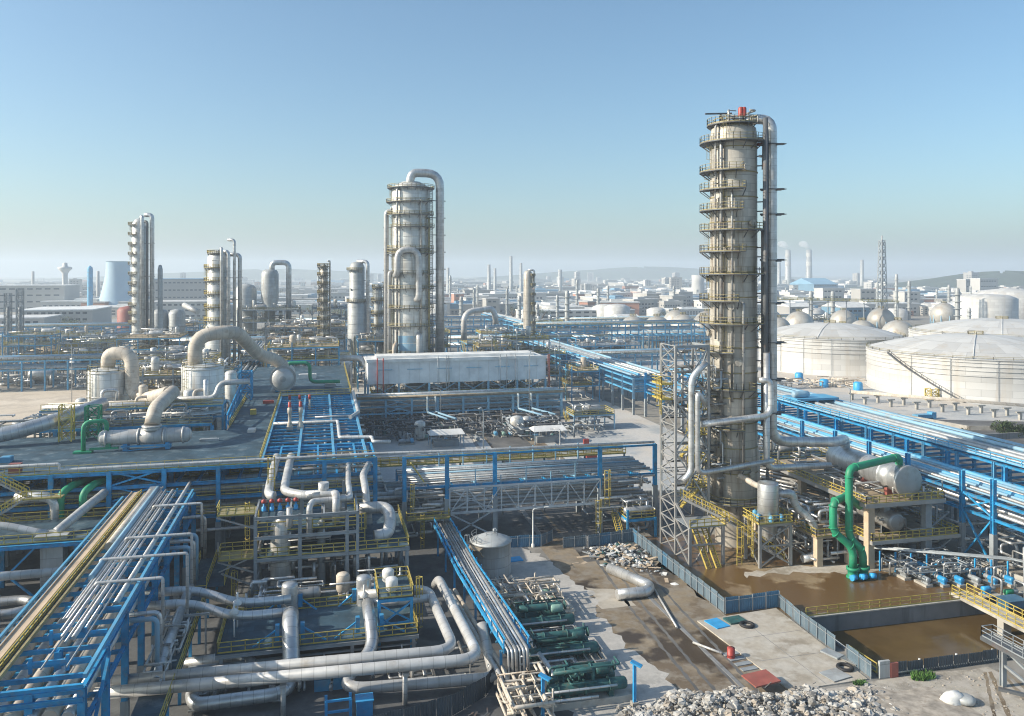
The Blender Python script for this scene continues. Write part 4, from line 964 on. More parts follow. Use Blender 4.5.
# ------------------------------------------------------------------ front low structure with big down pipes
t = thing('process_structure', 'low dark-decked structure with yellow rails between big silver down pipes', 'process structure', (0, 98, 0))
for x in (-10.6, -3.4, 3.6, 10.6):
    for y in (93.2, 103): mb = MB(); mb.ibeam_col((x, y, 0), 2.7, .4); mb.build('column', 'steel', t)
mb = MB()
for y in (93, 103.2): mb.ibeam((-11.2, y, 2.66), (11.2, y, 2.66), .28, .4)
for x in frange(-11, 11, 3.6): mb.bar((x, 93, 2.6), (x, 103, 2.6), .2, .3)
for z in (.9, 1.7): mb.bar((-14, 93.4, z), (11, 93.4, z), .3, .16)
mb.build('level_frame', 'steel', t)
d = deck_panel(-11.2, 11.2, 93, 103.2, 3.0).build('deck', 'deck', t)
mb = MB(); mb.rail([(-11, 93.1, 3), (11.1, 93.1, 3), (11.1, 103.1, 3), (-11, 103.1, 3)], 1.2, 1.5, .09, True); mb.build('handrail', 'yellow', d)
def downpipe(label, pts, r, m='cladding'): return pipe(pts, r, m, label, n=18, bend=r*2.2)
downpipe('big silver duct with lobster-back bends falling from the front structure, left', [(-3.3, 96.6, 5.2), (-3.3, 94.0, 5.2), (-3.1, 91.6, 3.0), (-3.0, 90.0, 1.2), (-3.0, 89.2, .4)], .92)
downpipe('big silver duct with lobster-back bends falling from the front structure, right', [(5.6, 98, 5.0), (5.6, 94.2, 5.0), (5.9, 91.5, 2.6), (3.4, 88.6, 1.4)], .72)
for i, (x, y, r) in enumerate(((-3.6, 102.6, 1.0), (5.4, 102.8, .95))):
    t = thing('capped_nozzle', ('flat-capped silver stub with blue brackets, left one on the front structure', 'flat-capped silver stub with blue brackets, right one on the front structure')[i], 'nozzle', (x, y, 3))
    mb = MB(); mb.lathe((x, y, 3.0), [(r, 0), (r, 3.2), (r*.92, 3.5), (r*.3, 3.7), (.02, 3.7)], 22); mb.build('shell', 'cladding', t)
    for s_ in (-1, 1): mb = MB(); mb.box(x+s_*r, x+s_*(r+.5), y-.3, y+.3, 3.6, 5.0); mb.bar((x+s_*(r+.4), y, 4.4), (x+s_*(r+2.2), y-.6, 3.2), .16); mb.build('bracket', 'blue', t)
for i, x in enumerate((-3.3, 5.6)):
    t = thing('pipe_bracket', ('pair of blue anchor struts beside the left silver duct', 'pair of blue anchor struts beside the right silver duct')[i], 'bracket', (x, 94, 3))
    for s_ in (-1, 1): mb = MB(); mb.box(x+s_*1.15, x+s_*1.6, 93.7, 94.3, 3.4, 5.2); mb.bar((x+s_*1.5, 94, 4.6), (x+s_*4.0, 93.6, 3.1), .17); mb.build('strut', 'blue', t)
pipe([(-3.0, 89.4, 1.3), (-3.2, 87.4, 1.15), (-4.6, 86.6, 1.1), (-12.4, 86.4, 1.1), (-13, 88.6, 1.1), (-13, 92, 1.6)], .66, 'cladding', 'silver pipe lying low in a U behind the twin white pipes', n=16, bend=2.2)
pipe([(-16, 95, 1.3), (-8.6, 95, 1.6), (-7.0, 93, 1.4), (-8.8, 90.6, 1.1), (-12.4, 88.8, .9)], .66, 'cladding', 'silver hairpin pipe loop on the ground at the left of the ducts', n=16, bend=2.0)
pipe([(3.5, 88.7, 1.6), (2.6, 86.6, 1.2), (4.0, 85.8, 1.1), (18.4, 84.6, 1.1), (18.6, 87.5, 1.2), (18.2, 91, 4.2)], .6, 'white_cladding', 'fat white pipe looping at ground level to the right corner', n=16, bend=1.8)
# twin white pipes on posts
pipe([(-21, 85.6, 4.8), (14.0, 84.4, 4.7), (13.3, 101.4, 4.8), (4.6, 101.2, 4.8)], .57, 'white_cladding', 'inner of the twin fat white pipes with a square bend, bottom centre', n=18, bend=2.4)
pipe([(-21, 83.8, 4.6), (16.3, 82.3, 4.5), (15.2, 104.6, 4.6), (15.0, 106.4, 3.2)], .58, 'white_cladding', 'outer of the twin fat white pipes with a square bend, bottom centre', n=18, bend=2.4)
pipe([(5.6, 98.2, 4.9), (13.0, 98.0, 4.9)], .5, 'white_cladding', 'short white pipe joining the right duct to the twin pipes', n=14)
for i, (x, y) in enumerate(((-3.6, 83.9), (8.6, 83.4), (-15, 84.3))):
    t = thing('pipe_post', ('white T-shaped post under the twin white pipes, middle one', 'white T-shaped post under the twin white pipes, right one', 'white T-shaped post under the twin white pipes, by the rack')[i], 'pipe support', (x, y, 0))
    mb = MB(); mb.cyl((x, y, 0), (x, y, 3.6), .26, 12); mb.build('post', 'white_cladding', t)
    mb = MB(); mb.box(x-.3, x+.3, y-1.2, y+1.6, 3.55, 3.85); mb.build('crosshead', 'white_cladding', t)
t = thing('valve_platform', 'small blue-legged platform with two white pots and yellow rails', 'platform', (8.7, 99.5, 0))
mb = MB()
for x in (6.8, 10.6):
    for y in (95.4, 101.5): mb.bar((x, y, 0), (x, y, 6.4), .34)
mb.bar((6.8, 95.4, 6.2), (10.6, 95.4, 6.2), .4, .4); mb.bar((6.8, 95.4, 3.2), (10.6, 95.4, 5.8), .2); mb.bar((6.8, 95.4, 3.4), (10.6, 95.4, 3.4), .22); mb.bar((6.8, 95.4, 5.8), (10.6, 95.4, 3.5), .16); mb.build('frame', 'blue', t)
d = deck_panel(6.6, 10.9, 95.2, 101.8, 6.5).build('deck', 'deck', t)
mb = MB(); mb.rail([(6.7, 95.3, 6.5), (10.8, 95.3, 6.5), (10.8, 101.7, 6.5), (6.7, 101.7, 6.5)], 1.2, 1.2, .09, True); mb.build('handrail', 'yellow', d)
mb = MB(); mb.ladder((11.5, 98, 0), (11.5, 98, 7.6), (1, 0), t=.1); mb.build('ladder', 'yellow', t)
for i, (x, y) in enumerate(((8.4, 96.9), (8.2, 99.8))):
    mb = MB(); mb.lathe((x, y, 6.55), [(.3, 0), (.7, .35), (.75, 1.5), (.6, 1.7), (.02, 1.75)], 16); solo('seal_pot', mb, 'plastic_white', ('white pot on the small blue platform, front one', 'white pot on the small blue platform, rear one')[i], 'vessel')
for i, (x, y) in enumerate(((-9.5, 99.6), (-9.6, 97.0), (10.0, 103.0), (5.2, 98.4))):
    mb = MB(); mb.lathe((x, y, 5.7), [(.5, 0), (.55, .25), (.3, .5), (.12, .6), (.12, 1.4), (.02, 1.4)], 12); mb.cyl((x, y, 1.8), (x, y, 5.7), .09, 6); solo('valve', mb, 'plastic_white', 'white round valve head perched on the silver pipes', 'valve', 'valve heads on the silver pipes')
mb = MB(); mb.drum((-.8, 89.0, 1.9), (3.4, 88.9, 1.9), .9, 16, .3); mb.box(-.6, 3.2, 88.2, 89.6, 0, 1.2); solo('compressor', mb, 'pale_blue', 'rounded blue machine hood behind the twin white pipes', 'machine')
t = thing('square_trestle', 'small blue square frame on the ground below the twin white pipes', 'steel frame', (3.4, 82, 0))
mb = MB(); lattice(mb, .6, 3.0, 81.8, 83, 0, 2.2, 2.2, .2, .0001, ''); 
for z in (1.1, 2.2): mb.bar((.6, 81.8, z), (3, 81.8, z), .2)
mb.build('frame', 'bright_blue', t)
mb = MB(); mb.box(3.6, 5.2, 82, 83.4, 0, 1.6); mb.box(3.5, 5.3, 81.9, 83.5, 1.6, 1.72); solo('equipment_box', mb, 'bright_blue', 'blue cabinet on the ground below the twin white pipes', 'box')
module('tangle of grey pipes on the ground behind the front structure', -9, 9, 104.5, 109, [2.4], dens=1.6, seed=9, w=.06)
mb = MB(); pipework(mb, -13, 17, 86.5, 92.4, .3, 2.2, 46, (.08, .22), random.Random(12)); solo('ground_piping', mb, 'bare_pipe', 'tangle of small bare pipes on the ground behind the twin white pipes', 'pipe')
# dark hoarding round the corner
def hoarding(label, pts, h=2.0, m='hoarding', panel=1.9, group=None, gaps=(), posts=True, lean=.05):
    """site fence of corrugated panels, each panel slightly out of line"""
    t = thing('site_fence', label, 'fence', (pts[0][0], pts[0][1], 0), group)
    ip = 0
    for a, c in zip(pts[:-1], pts[1:]):
        a = Vector((*a, 0)); c = Vector((*c, 0)); L = (c-a).length; k = max(1, round(L/panel)); dr = (c-a).normalized(); nr = Vector((-dr.y, dr.x, 0))
        for i in range(k):
            ip += 1
            if ip in gaps: continue
            p = a.lerp(c, i/k); q = a.lerp(c, (i+1)/k)-dr*.05; o1 = nr*random.uniform(-lean, lean); hh = h+random.uniform(-.08, .08)
            mb = MB(); n = 12; base = None
            for j in range(n+1):
                u = p.lerp(q, j/n)+nr*(.035 if j % 2 else -.035)
                m_ = mb.vs((u+Vector((0, 0, .03)), u+o1+Vector((0, 0, hh))))
                if base is not None: mb.face((base, m_, m_+1, base+1))
                base = m_
            mb.build('panel', (m if random.random() > .1 else 'hoarding_blue') if m == 'hoarding' else m, t)
        if posts:
            mb = MB()
            for i in range(k+1): p = a.lerp(c, i/k)-nr*.12; mb.bar(p, p+Vector((0, 0, h)), .08)
            mb.build('post_row', 'steel', t); mb = MB(); mb.bar(a-nr*.12+Vector((0, 0, h*.8)), c-nr*.12+Vector((0, 0, h*.8)), .06); mb.build('fence_rail', 'steel', t)
    return t
hoarding('dark hoarding curving round the end of the twin white pipes', [(-3, 78.4), (3, 78.0), (8, 78.6), (13, 80.2), (17, 83.0), (18.4, 85.2)], 2.2, 'dark_hoarding', posts=False)
mb = MB()
for _ in range(90):
    x, y = random.uniform(10, 17), random.uniform(75, 79.5); a = random.uniform(0, 3.1); l = random.uniform(.4, 1.6)
    mb.bar((x, y, random.uniform(.05, .4)), (x+math.cos(a)*l, y+math.sin(a)*l, random.uniform(.05, .5)), random.uniform(.05, .3), .05)
o = mb.build('scrap_litter', 'dark_steel'); o['kind'] = 'stuff'
# ------------------------------------------------------------------ low blue pipe trough beside the road
t = thing('pipe_rack', 'low blue trestle with open sides running down to the teal exchangers', 'pipe rack', (20, 105, 0))
mb = MB()
for x0, x1 in ((18.0, 18.9), (20.6, 21.6)):
    mb.bar((x0, 129, 3.9), (x0+.2, 107, 4.3), .26, .34); mb.bar((x0+.2, 107, 4.3), (x1+.5, 84, 4.3), .26, .34)
    mb.bar((x0, 129, 5.0), (x0+.2, 107, 5.4), .14, .18); mb.bar((x0+.2, 107, 5.4), (x1+.5, 84, 5.4), .14, .18)
    for k in range(17):
        y = 129-45*k/16; x = x0+(x1+.5-x0)*k/16*.9; mb.bar((x, y, 3.9), (x, y, 5.3), .14)
mb.build('side_frame', 'blue', t)
mb = MB()
for k in range(19):
    y = 128.6-44*k/18; x = 18+1.1*k/18; mb.bar((x, y, 3.8), (x+3, y, 3.8), .2, .2)
mb.build('cross_beam', 'pale_blue', t)
for y in (126, 119, 112, 105, 98, 91, 85):
    mb = MB(); x = 18+1.1*(129-y)/45
    for q in (0.1, 2.8): mb.bar((x+q, y, 0), (x+q, y, 3.8), .26)
    mb.build('leg', 'blue', t)
for i in range(6):
    q = 18.5+i*.42; pipe([(q, 129.5, 4.2), (q+.3, 107, 4.6), (q+1.0, 83, 4.6), (q+1.0, 82.4, 1.2)], .11+.05*(i % 3), ('white_cladding', 'cladding', 'bare_pipe')[i % 3], 'thin pipe lying in the low blue trestle', 'pipes in the low blue trestle')
for i, q in enumerate((17.0, 17.7, 22.6)):
    pipe([(q, 107, 2.0), (q+1.6, 84, 2.0), (q+1.8, 80, 1.2)], .28, ('white_cladding', 'tan_pipe', 'white_cladding')[i], 'white pipe on sleepers beside the low blue trestle', 'pipes beside the low blue trestle')
mb = MB(); pipework(mb, 22.6, 31.5, 82.4, 93.8, .3, 1.6, 46, (.05, .12), random.Random(33)); solo('ground_piping', mb, 'bare_pipe', 'small pipes between the teal exchanger sets', 'pipe')
mb = MB(); pipework(mb, 18, 22.6, 75, 82, .2, 3.4, 50, (.07, .2), random.Random(31)); solo('manifold', mb, 'tan_pipe', 'rusty tangle of pipes at the near end of the blue trestle', 'pipe')
# grey tank with conical roof
c = Vector((24.9, 117.3, 0)); t = thing('storage_tank', 'small grey cone-roofed tank beside the street lamp', 'tank', c)
mb = MB(); mb.lathe(c, [(3.0, 0), (3.0, 2.5), (3.0, 4.7), (3.12, 4.72), (3.12, 4.9), (2.4, 5.2), (1.0, 5.8), (.3, 5.9), (.02, 5.9)], 36); mb.build('shell', 'tank_grey', t)
mb = MB(); mb.rail([(c.x+2.95*math.cos(a*.3+2.2), c.y+2.95*math.sin(a*.3+2.2), 4.9) for a in range(7)], 1.0, 1.2, .05); mb.build('handrail', 'steel', t); mb = MB(); mb.rail([(c.x-.8, c.y-.8, 5.5), (c.x+.8, c.y-.8, 5.5), (c.x+.8, c.y+.8, 5.5)], .9, 1, .05); mb.build('handrail', 'steel', t)
mb = MB(); ring_platform(mb, MB(), (c.x, c.y), 3.1, 4.2, 4.6, rad(165), rad(235)); mb.bar((c.x-3.6, c.y-2.6, 0), (c.x-3.6, c.y-2.6, 4.8), .15); mb.build('platform', 'tan_deck', t)
mb = MB(); mb.ladder((c.x-3.3, c.y-.4, 0), (c.x-3.3, c.y-.4, 6), (-1, 0), t=.07); mb.cyl((c.x+.6, c.y+.4, 5.6), (c.x+.6, c.y+.4, 6.4), .22, 10); mb.build('ladder', 'steel', t)
# street lamps
def street_lamp(label, x, y, h=7, arm=(1.8, 0), m='plastic_white', blue=False):
    t = thing('street_lamp', label, 'street lamp', (x, y, 0))
    mb = MB(); mb.lathe((x, y, 0), [(.28, 0), (.28, .5), (.12, .55), (.10, h-.6)], 10); mb.tube([(x, y, h-.7), (x, y, h), (x+arm[0], y+arm[1], h+.1)], .09, 8, .7); mb.build('pole', m, t)
    mb = MB(); e = Vector((x+arm[0], y+arm[1], h+.08)); d = Vector((arm[0], arm[1], 0)).normalized(); mb.bar(e, e+d*.8, .34, .14); mb.build('lamp_head', m, t)
p = at(533, 547); street_lamp('white curved street lamp beside the grey cone-roofed tank', p.x, p.y, 6.2, (2.0, .3))
def blue_lamp(label, x, y, h):
    t = thing('flood_light', label, 'flood light', (x, y, 0))
    mb = MB(); mb.box(x-.35, x+.35, y-.35, y+.35, 0, .5); mb.build('foot', 'concrete', t)
    mb = MB(); mb.box(x-.14, x+.14, y-.14, y+.14, .5, h); mb.box(x-.17, x-.14, y-.17, y+.17, .5, h); mb.build('pole', 'bright_blue', t)
    mb = MB(); mb.bar((x-.3, y+.25, h+.12), (x+.55, y-.55, h-.18), .6, .16); mb.bar((x-.2, y, h-.5), (x+.3, y, h), .1); mb.build('lamp_head', 'bright_blue', t)
blue_lamp('bright blue square post with a slanted head at the rubble edge', 31.7, 77.6, 4.5)
p = at(543, 722); blue_lamp('bright blue square post in front of the nearest teal exchanger', p.x, p.y, 4.6)
# ------------------------------------------------------------------ teal exchanger sets
def teal_set(label, x0, y, L=8.5):
    t = thing('chiller_set', label, 'heat exchanger', (x0, y, 0))
    mb = MB(); mb.box(x0-.5, x0+L+.3, y-1.6, y+1.8, 0, .7); mb.build('plinth', 'concrete', t)
    for k, (dy, z, r, m) in enumerate(((-.9, 1.75, .62, 'teal'), (1.0, 1.8, .5, 'teal'), (.2, 3.1, .42, 'teal'))):
        mb = MB(); mb.drum((x0+k*.5, y+dy, z), (x0+L-.6-k*.6, y+dy, z), r, 16, .5)
        for q in (.12, .5, .85): xx = x0+k*.5+(L-1.2)*q; mb.cyl((xx-.07, y+dy, z), (xx+.07, y+dy, z), r*1.22, 16)
        mb.build('shell', m, t)
    for q in (.2, .75): mb = MB(); xx = x0+L*q; mb.box(xx-.25, xx+.25, y-1.4, y+1.5, .7, 1.4); mb.bar((xx, y-.8, 1), (xx, y+.2, 2.9), .2); mb.build('saddle', 'teal', t)
    mb = MB(); pipework(mb, x0+.4, x0+L-1, y-1.4, y+1.4, 1.0, 3.6, 16, (.09, .18), random.Random(int(y))); mb.build('pipework', 'teal', t)
    mb = MB(); xx = x0+L*.62; mb.drum((xx, y+.1, 2.9), (xx+1.3, y+.1, 2.9), .55, 14, .4); mb.build('motor', 'pale_green' if y > 90 else 'teal', t)
    mb = MB(); mb.tube([(x0-1.5, y-1.9, 2.1), (x0+L*.8, y-1.9, 2.1)], .13, 8); mb.tube([(x0-1.5, y-2.3, 1.4), (x0+L*.55, y-2.3, 1.4)], .15, 8); mb.tube([(x0-1.5, y+2.0, 1.5), (x0+L*.7, y+2.0, 1.5)], .12, 8); mb.build('feed_pipe', 'cladding', t)
    return t
teal_set('teal twin-drum exchanger set farthest back, next to the pale green pumps', 23.2, 96.2, 8)
teal_set('teal twin-drum exchanger set in the middle of the three', 23.2, 88.4, 8.4)
teal_set('teal twin-drum exchanger set nearest the viewer, on a concrete plinth', 23.0, 80.2, 8.8)
for i in range(9):
    pump_skid('pale green motor pump in the group beside the small grey tank', 25.6+(i % 3)*2.6, 100.2+2.9*(i // 3)+.3*(i % 2), 'x', 40+i, 'pale green pumps beside the grey tank', 1.0, 'pale_green')
mb = MB(); pipework(mb, 22.4, 32, 98.6, 109, .3, 2.6, 60, (.06, .16), random.Random(17)); solo('ground_piping', mb, 'tan_pipe', 'rusty small pipes crowding round the pale green pumps', 'pipe')
pipe([(24.4, 111.6, .9), (25.6, 104.4, 1.3), (25.8, 103, 1.2)], .24, 'white_cladding', 'white pipe sloping from the small tank to the pumps, left', n=10)
pipe([(25.8, 111.4, .9), (27.0, 104.4, 1.3), (27.2, 103, 1.2)], .24, 'white_cladding', 'white pipe sloping from the small tank to the pumps, right', n=10)
# site fences by the road
q = lambda *a: [tuple(at(x, y).to_2d()) for x, y in a]
hoarding('dark blue hoarding behind the small grey tank', q((506, 548), (541, 546)), 1.9, 'hoarding_blue')
hoarding('short grey-blue hoarding standing open beside the street lamp', q((541, 546), (552, 541)), 1.9)
hoarding('short blue-grey hoarding across the road in front of the rubbish', q((563, 548), (586, 546)), 1.8)
hoarding('blue-grey hoarding across the back of the rubbish heap', q((588, 547), (633, 541)), 2.0)
hoarding('long blue-grey hoarding running along the road to the drying slab', q((633, 541), (725, 614)), 2.1)
hoarding('darker hoarding across the back of the drying slab', q((725, 614), (779, 607)), 2.2, 'hoarding_blue')
hoarding('blue-grey hoarding between the drying slab and the basin', q((779, 607), (801, 626), (836, 652), (872, 679)), 1.9, gaps=(8,))
hoarding('dark corrugated fence along the front of the brown basin', [(61.8, 76.75), (66, 76.7), (72, 76.7), (78, 76.7), (90, 76.7)], 1.5, 'dark_hoarding', posts=False)
mb = MB(); mb.box(60.2, 61.5, 76.5, 76.8, 0, 1.9); solo('barrier_panel', mb, 'tank_grey', 'pale grey square panel at the corner of the basin fence', 'panel')
mb = MB(); mb.box(61.55, 62.5, 76.4, 76.62, 0, 1.6); solo('barrier_panel', mb, 'brown_red', 'rusty brown panel at the corner of the basin fence', 'panel')
for i, x in enumerate((66.5, 71.5, 76.5)):
    mb = MB(); mb.cyl((x, 77.9, -2), (x, 77.9, .9), .12, 8); solo('marker_post', mb, 'plastic_white', 'white marker post standing in the water behind the dark fence', 'post', 'marker posts in the basin')
mb = MB(); mb.rail([(59.9, 81.5, .4), (60.2, 77, .4)], 1.1, 1.4, .09); solo('handrail', mb, 'yellow', 'short yellow handrail at the left front corner of the basin', 'handrail')
# concrete walkway over the basin and metal walkway
t = thing('walkway', 'concrete walkway with yellow rails crossing the right part of the basin', 'walkway', (85.8, 84, 0))
mb = MB(); mb.box(84.6, 87.2, 66, 93.4, .42, .82); mb.build('slab', 'concrete', t)
mb = MB(); mb.rail([(84.7, 66, .82), (84.7, 93, .82)], 1.1, 1.3, .09); mb.rail([(87.1, 66, .82), (87.1, 93, .82)], 1.1, 1.3, .09); mb.build('handrail', 'yellow', t)
for y in (85.5, 77): mb = MB(); mb.box(85.2, 86.4, y-.5, y+.5, -3, .42); mb.build('pillar', 'concrete', t)
t = thing('walkway', 'grey steel walkway on a post at the right bottom corner', 'walkway', (72, 70, 0))
mb = MB(); mb.box(71.3, 72.9, 58, 74.2, 4.5, 4.65); mb.bar((71.3, 58, 4.4), (71.3, 74.2, 4.4), .14, .4); mb.build('deck', 'dark_steel', t)
mb = MB(); mb.rail([(71.35, 58, 4.65), (71.35, 74.1, 4.65), (72.85, 74.1, 4.65), (72.85, 58, 4.65)], 1.1, 1.3, .07); mb.build('handrail', 'steel', t)
mb = MB(); mb.ibeam_col((72.1, 72.0, 0), 4.4, .5); mb.bar((72.1, 72, 2.4), (72.1, 62, .6), .25); mb.bar((72.1, 72, 4.2), (72.3, 64, 1.2), .2); mb.build('post', 'steel', t)
mb = MB(); mb.bar((71.0, 71.5, .15), (80, 62, .15), .5, .3); solo('steel_beam', mb, 'dark_steel', 'rusty steel beam lying on the ground by the grey walkway post', 'beam')
# ------------------------------------------------------------------ clutter on the ground
mb = MB()
def in_heap(x, y):
    return 78.6-.09*abs(x-40)+1.2*math.sin(x*.5) > y
rng_r = random.random
RB = [MB(), MB(), MB()]
cnt = 0
while cnt < 6500:
    x, y = random.uniform(29.5, 66), random.uniform(62, 79.5)
    ridge = 77.0+2.0*math.exp(-((x-38)/5.5)**2)+.6*math.sin(x*.9)-.11*max(0, x-44)
    if y > ridge or x > 53 and rng_r() < min(1, (x-53)/7) : continue
    e = min(1, (ridge-y)/4); hgt = e*(1.6+.5*math.sin(x*.7)*math.cos(y*.6))*max(.15, min(1, (58-x)/8))
    r = random.choice((.06, .08, .1, .12, .15, .2, .27, .45))*random.uniform(.7, 1.4)
    random.choice((RB[0], RB[0], RB[0], RB[1], RB[2])).rock((x, y, max(0, hgt)*random.uniform(.3, 1)), r, random.choice((.7, .7, .35, .2))); cnt += 1
for _ in range(26):
    x, y = random.uniform(31, 52), random.uniform(70, 76.5); a = random.uniform(0, 6.3); l = random.uniform(.5, 1.6); z = random.uniform(.6, 1.3)
    RB[2].bar((x, y, z), (x+l*math.cos(a), y+l*math.sin(a), z+random.uniform(0, .6)), .05)
for q, m_ in zip(RB, ('rubble', 'brown_rubble', 'dark_rubble')): o = q.build('rubble', m_); o['kind'] = 'stuff'
mb = MB()
for _ in range(500): mb.rock((random.uniform(52, 73), random.uniform(60, 75.6), .02), random.choice((.05, .07, .1, .16)))
o = mb.build('gravel', 'brown_rubble'); o['kind'] = 'stuff'
b = MB(); n = 44; prev = None
rows = []
for i in range(16):
    y = 61+i*1.12; row = []
    for j in range(n):
        x = 29+37*j/(n-1); ridge = 76.8+2.0*math.exp(-((x-38)/5.5)**2)+.6*math.sin(x*.9)-.11*max(0, x-44); e = max(0, min(1, (ridge-y)/4)); ed = min(1, (x-29)/3, (66-x)/4)
        row.append(b.vs(((x, y, -.05+e*ed*(.8+.4*math.sin(x*.7)*math.cos(y*.6)+random.uniform(-.12, .12)) if x < 50 else -.05+e*ed*.4),)))
    rows.append(row)
for r0, r1 in zip(rows[:-1], rows[1:]):
    for j in range(n-1): b.face((r0[j], r0[j+1], r1[j+1], r1[j]), True)
o = b.build('rubble_bed', 'brown_rubble'); o['kind'] = 'stuff'
# rubbish heap behind the fence
for mm, cnt, bd in (('plastic_white', 70, 14), ('tank_grey', 70, 30), ('teal', 40, 10), ('beige', 50, 40), ('black', 40, 16), ('dark_concrete', 70, 10)):
    mb = MB()
    for q in range(cnt+bd):
        x, y = random.gauss(46.6, 2.1), random.gauss(119, 3.2); x = min(49.6, x+(119.5-y)*.18); z = max(.03, 1.1-.09*((x-46.6)**2+(y-119)**2)**.5*2)*random.uniform(.2, 1)
        if q < cnt: mb.rock((x, y, z), random.uniform(.14, .5), random.uniform(.2, .6))
        else: a = random.uniform(0, 6.3); l = random.uniform(.6, 2.2); mb.bar((x, y, z), (x+l*math.cos(a), y+l*math.sin(a), z+random.uniform(-.1, .3)), random.uniform(.1, .7), .06)
    o = mb.build('rubbish', mm); o['kind'] = 'stuff'
a, c, e = at(609, 573), at(646, 591), at(617, 600)
pipe([a+Vector((0, 0, .75)), c+Vector((.6, -.2, .75)), c+Vector((-.6, -2.0, .75)), e+Vector((0, 0, .75))], .72, 'cladding', 'loose silver pipe elbow lying on the muddy road', n=18, bend=2.6)
pipe([at(654, 590)+Vector((0, 0, .2)), at(677, 629)+Vector((0, 0, .2))], .14, 'white_cladding', 'thin white pipe lying on the road past the loose elbow')
pipe([at(693, 644)+Vector((0, 0, .2)), at(722, 655)+Vector((0, 0, .2))], .14, 'white_cladding', 'thin white pipe lying near the red drum')
def slab(label, px, py, sx, sy, rz, m, name='sheet_stack', cat='sheets', z=0, h=.12, tilt=0):
    p = at(px, py); mb = MB(); R = Matrix.Rotation(rz, 3, 'Z') @ Matrix.Rotation(tilt, 3, 'X')
    k = mb.vs([Vector((p.x, p.y, z))+R @ Vector((x, y, q)) for q in (0, h) for x, y in ((-sx/2, -sy/2), (sx/2, -sy/2), (sx/2, sy/2), (-sx/2, sy/2))])
    for f in ((0,3,2,1),(4,5,6,7),(0,1,5,4),(1,2,6,5),(2,3,7,6),(3,0,4,7)): mb.face(tuple(k+i for i in f))
    return solo(name, mb, m, label, cat)
slab('bright blue sheet lying at the corner of the drying slab', 717, 625, 2.0, 2.6, .2, 'bright_blue', 'tarpaulin', 'tarpaulin', .02, .25)
slab('dull green sheet beside the bright blue one', 735, 622, 2.4, 1.8, .1, 'teal', 'tarpaulin', 'tarpaulin', .17, .2)
slab('rusty red flat lid lying on the rubble', 761, 688, 3.3, 2.4, .16, 'brown_red', 'hatch_plate', 'plate', .95, .16, .06)
slab('pale metal sheet leaning at the right edge of the drying slab', 848, 662, .9, 2.6, .35, 'cladding', z=.2)
slab('grey metal sheet by the gap in the hoarding', 832, 656, 1.3, 2.3, .35, 'steel', z=.2, h=.2)
slab('large dark grey plate lying on the front of the drying slab', 835, 677, 2.6, 2.2, .2, 'tank_grey', z=.2, h=.1)
slab('blue tarpaulin on the dusty strip beside the small tank', 513, 560, 2.8, 1.8, .1, 'bright_blue', 'tarpaulin', 'tarpaulin', .02, .15)
for i in range(4): slab('thin grey board lying in the row by the red drum', 731+i*6, 654+i*5, 2.0, .7, .1, 'steel', 'board', 'board', .02, .08)['group'] = 'boards by the red drum'
p = at(731, 658); mb = MB(); mb.lathe((p.x, p.y, 0), [(.45, 0), (.45, .4), (.48, .42), (.45, .45), (.45, 1.2), (.02, 1.2)], 16); solo('oil_drum', mb, 'red', 'upright red drum beside the thin boards', 'drum')
def tyre(label, p, z=.16):
    mb = MB(); mb.lathe((p.x, p.y, z), [(.62, 0), (.9, .02), (.98, .15), (.9, .3), (.62, .32), (.58, .16), (.62, 0)], 20); solo('tyre', mb, 'black', label, 'tyre')
tyre('black tyre at the back of the drying slab', at(747, 627)); tyre('black tyre near the right edge of the drying slab', at(845, 670))
p = at(953, 702); mb = MB()
k = 20; prev = None
for i in range(8):
    h = i/7; ring = []
    for j in range(k):
        a = 2*math.pi*j/k; rr = (1-h**2.6)**.5*(1+.12*math.sin(3*a+i)+.06*math.sin(7*a+2*i))+.02
        ring.append((p.x+1.35*rr*math.cos(a), p.y+.85*rr*math.sin(a), h*1.15))
    m_ = mb.vs(ring)
    if prev is not None:
        for j in range(k): mb.face((prev+j, prev+(j+1)%k, m_+(j+1)%k, m_+j), True)
    prev = m_
mb.face(tuple(prev+j for j in range(k))); solo('bulk_bag', mb, 'plastic_white', 'slumped white bulk bag on the bare ground, bottom right', 'bag')
p = at(965, 703); mb = MB(); mb.lathe((p.x, p.y, .1), [(.5, 0), (.95, .05), (.98, .5), (.6, .7), (.02, .65)], 14); solo('bulk_bag', mb, 'tank_grey', 'small grey bag against the slumped white one', 'bag')
def tuft(label, p, r, k, h):
    mb = MB()
    for _ in range(k):
        a = random.uniform(0, 6.28); d = r*random.random()**.6; x, y = p.x+d*math.cos(a)*1.6, p.y+d*math.sin(a)*.7; hh = h*random.uniform(.4, 1); b2 = random.uniform(0, 6.28); w = .09
        n0 = mb.vs(((x-w*math.cos(b2), y-w*math.sin(b2), 0), (x+w*math.cos(b2), y+w*math.sin(b2), 0), (x+random.gauss(0, .2), y+random.gauss(0, .2), hh))); mb.face((n0, n0+1, n0+2))
    solo('weed', mb, 'weed', label, 'plant')
tuft('bright green weeds at the front of the basin fence', at(923, 678), .9, 420, .8)
tuft('green weeds between the two front teal exchangers', at(588, 660), .6, 260, .6); tuft('green weeds beside the pale green pumps', at(564, 610), .45, 160, .5)
tuft('green weeds at the foot of the nearest teal exchanger', at(602, 702), .6, 200, .5); tuft('weeds at the left corner of the drying slab edge', at(860, 684), .5, 140, .5)
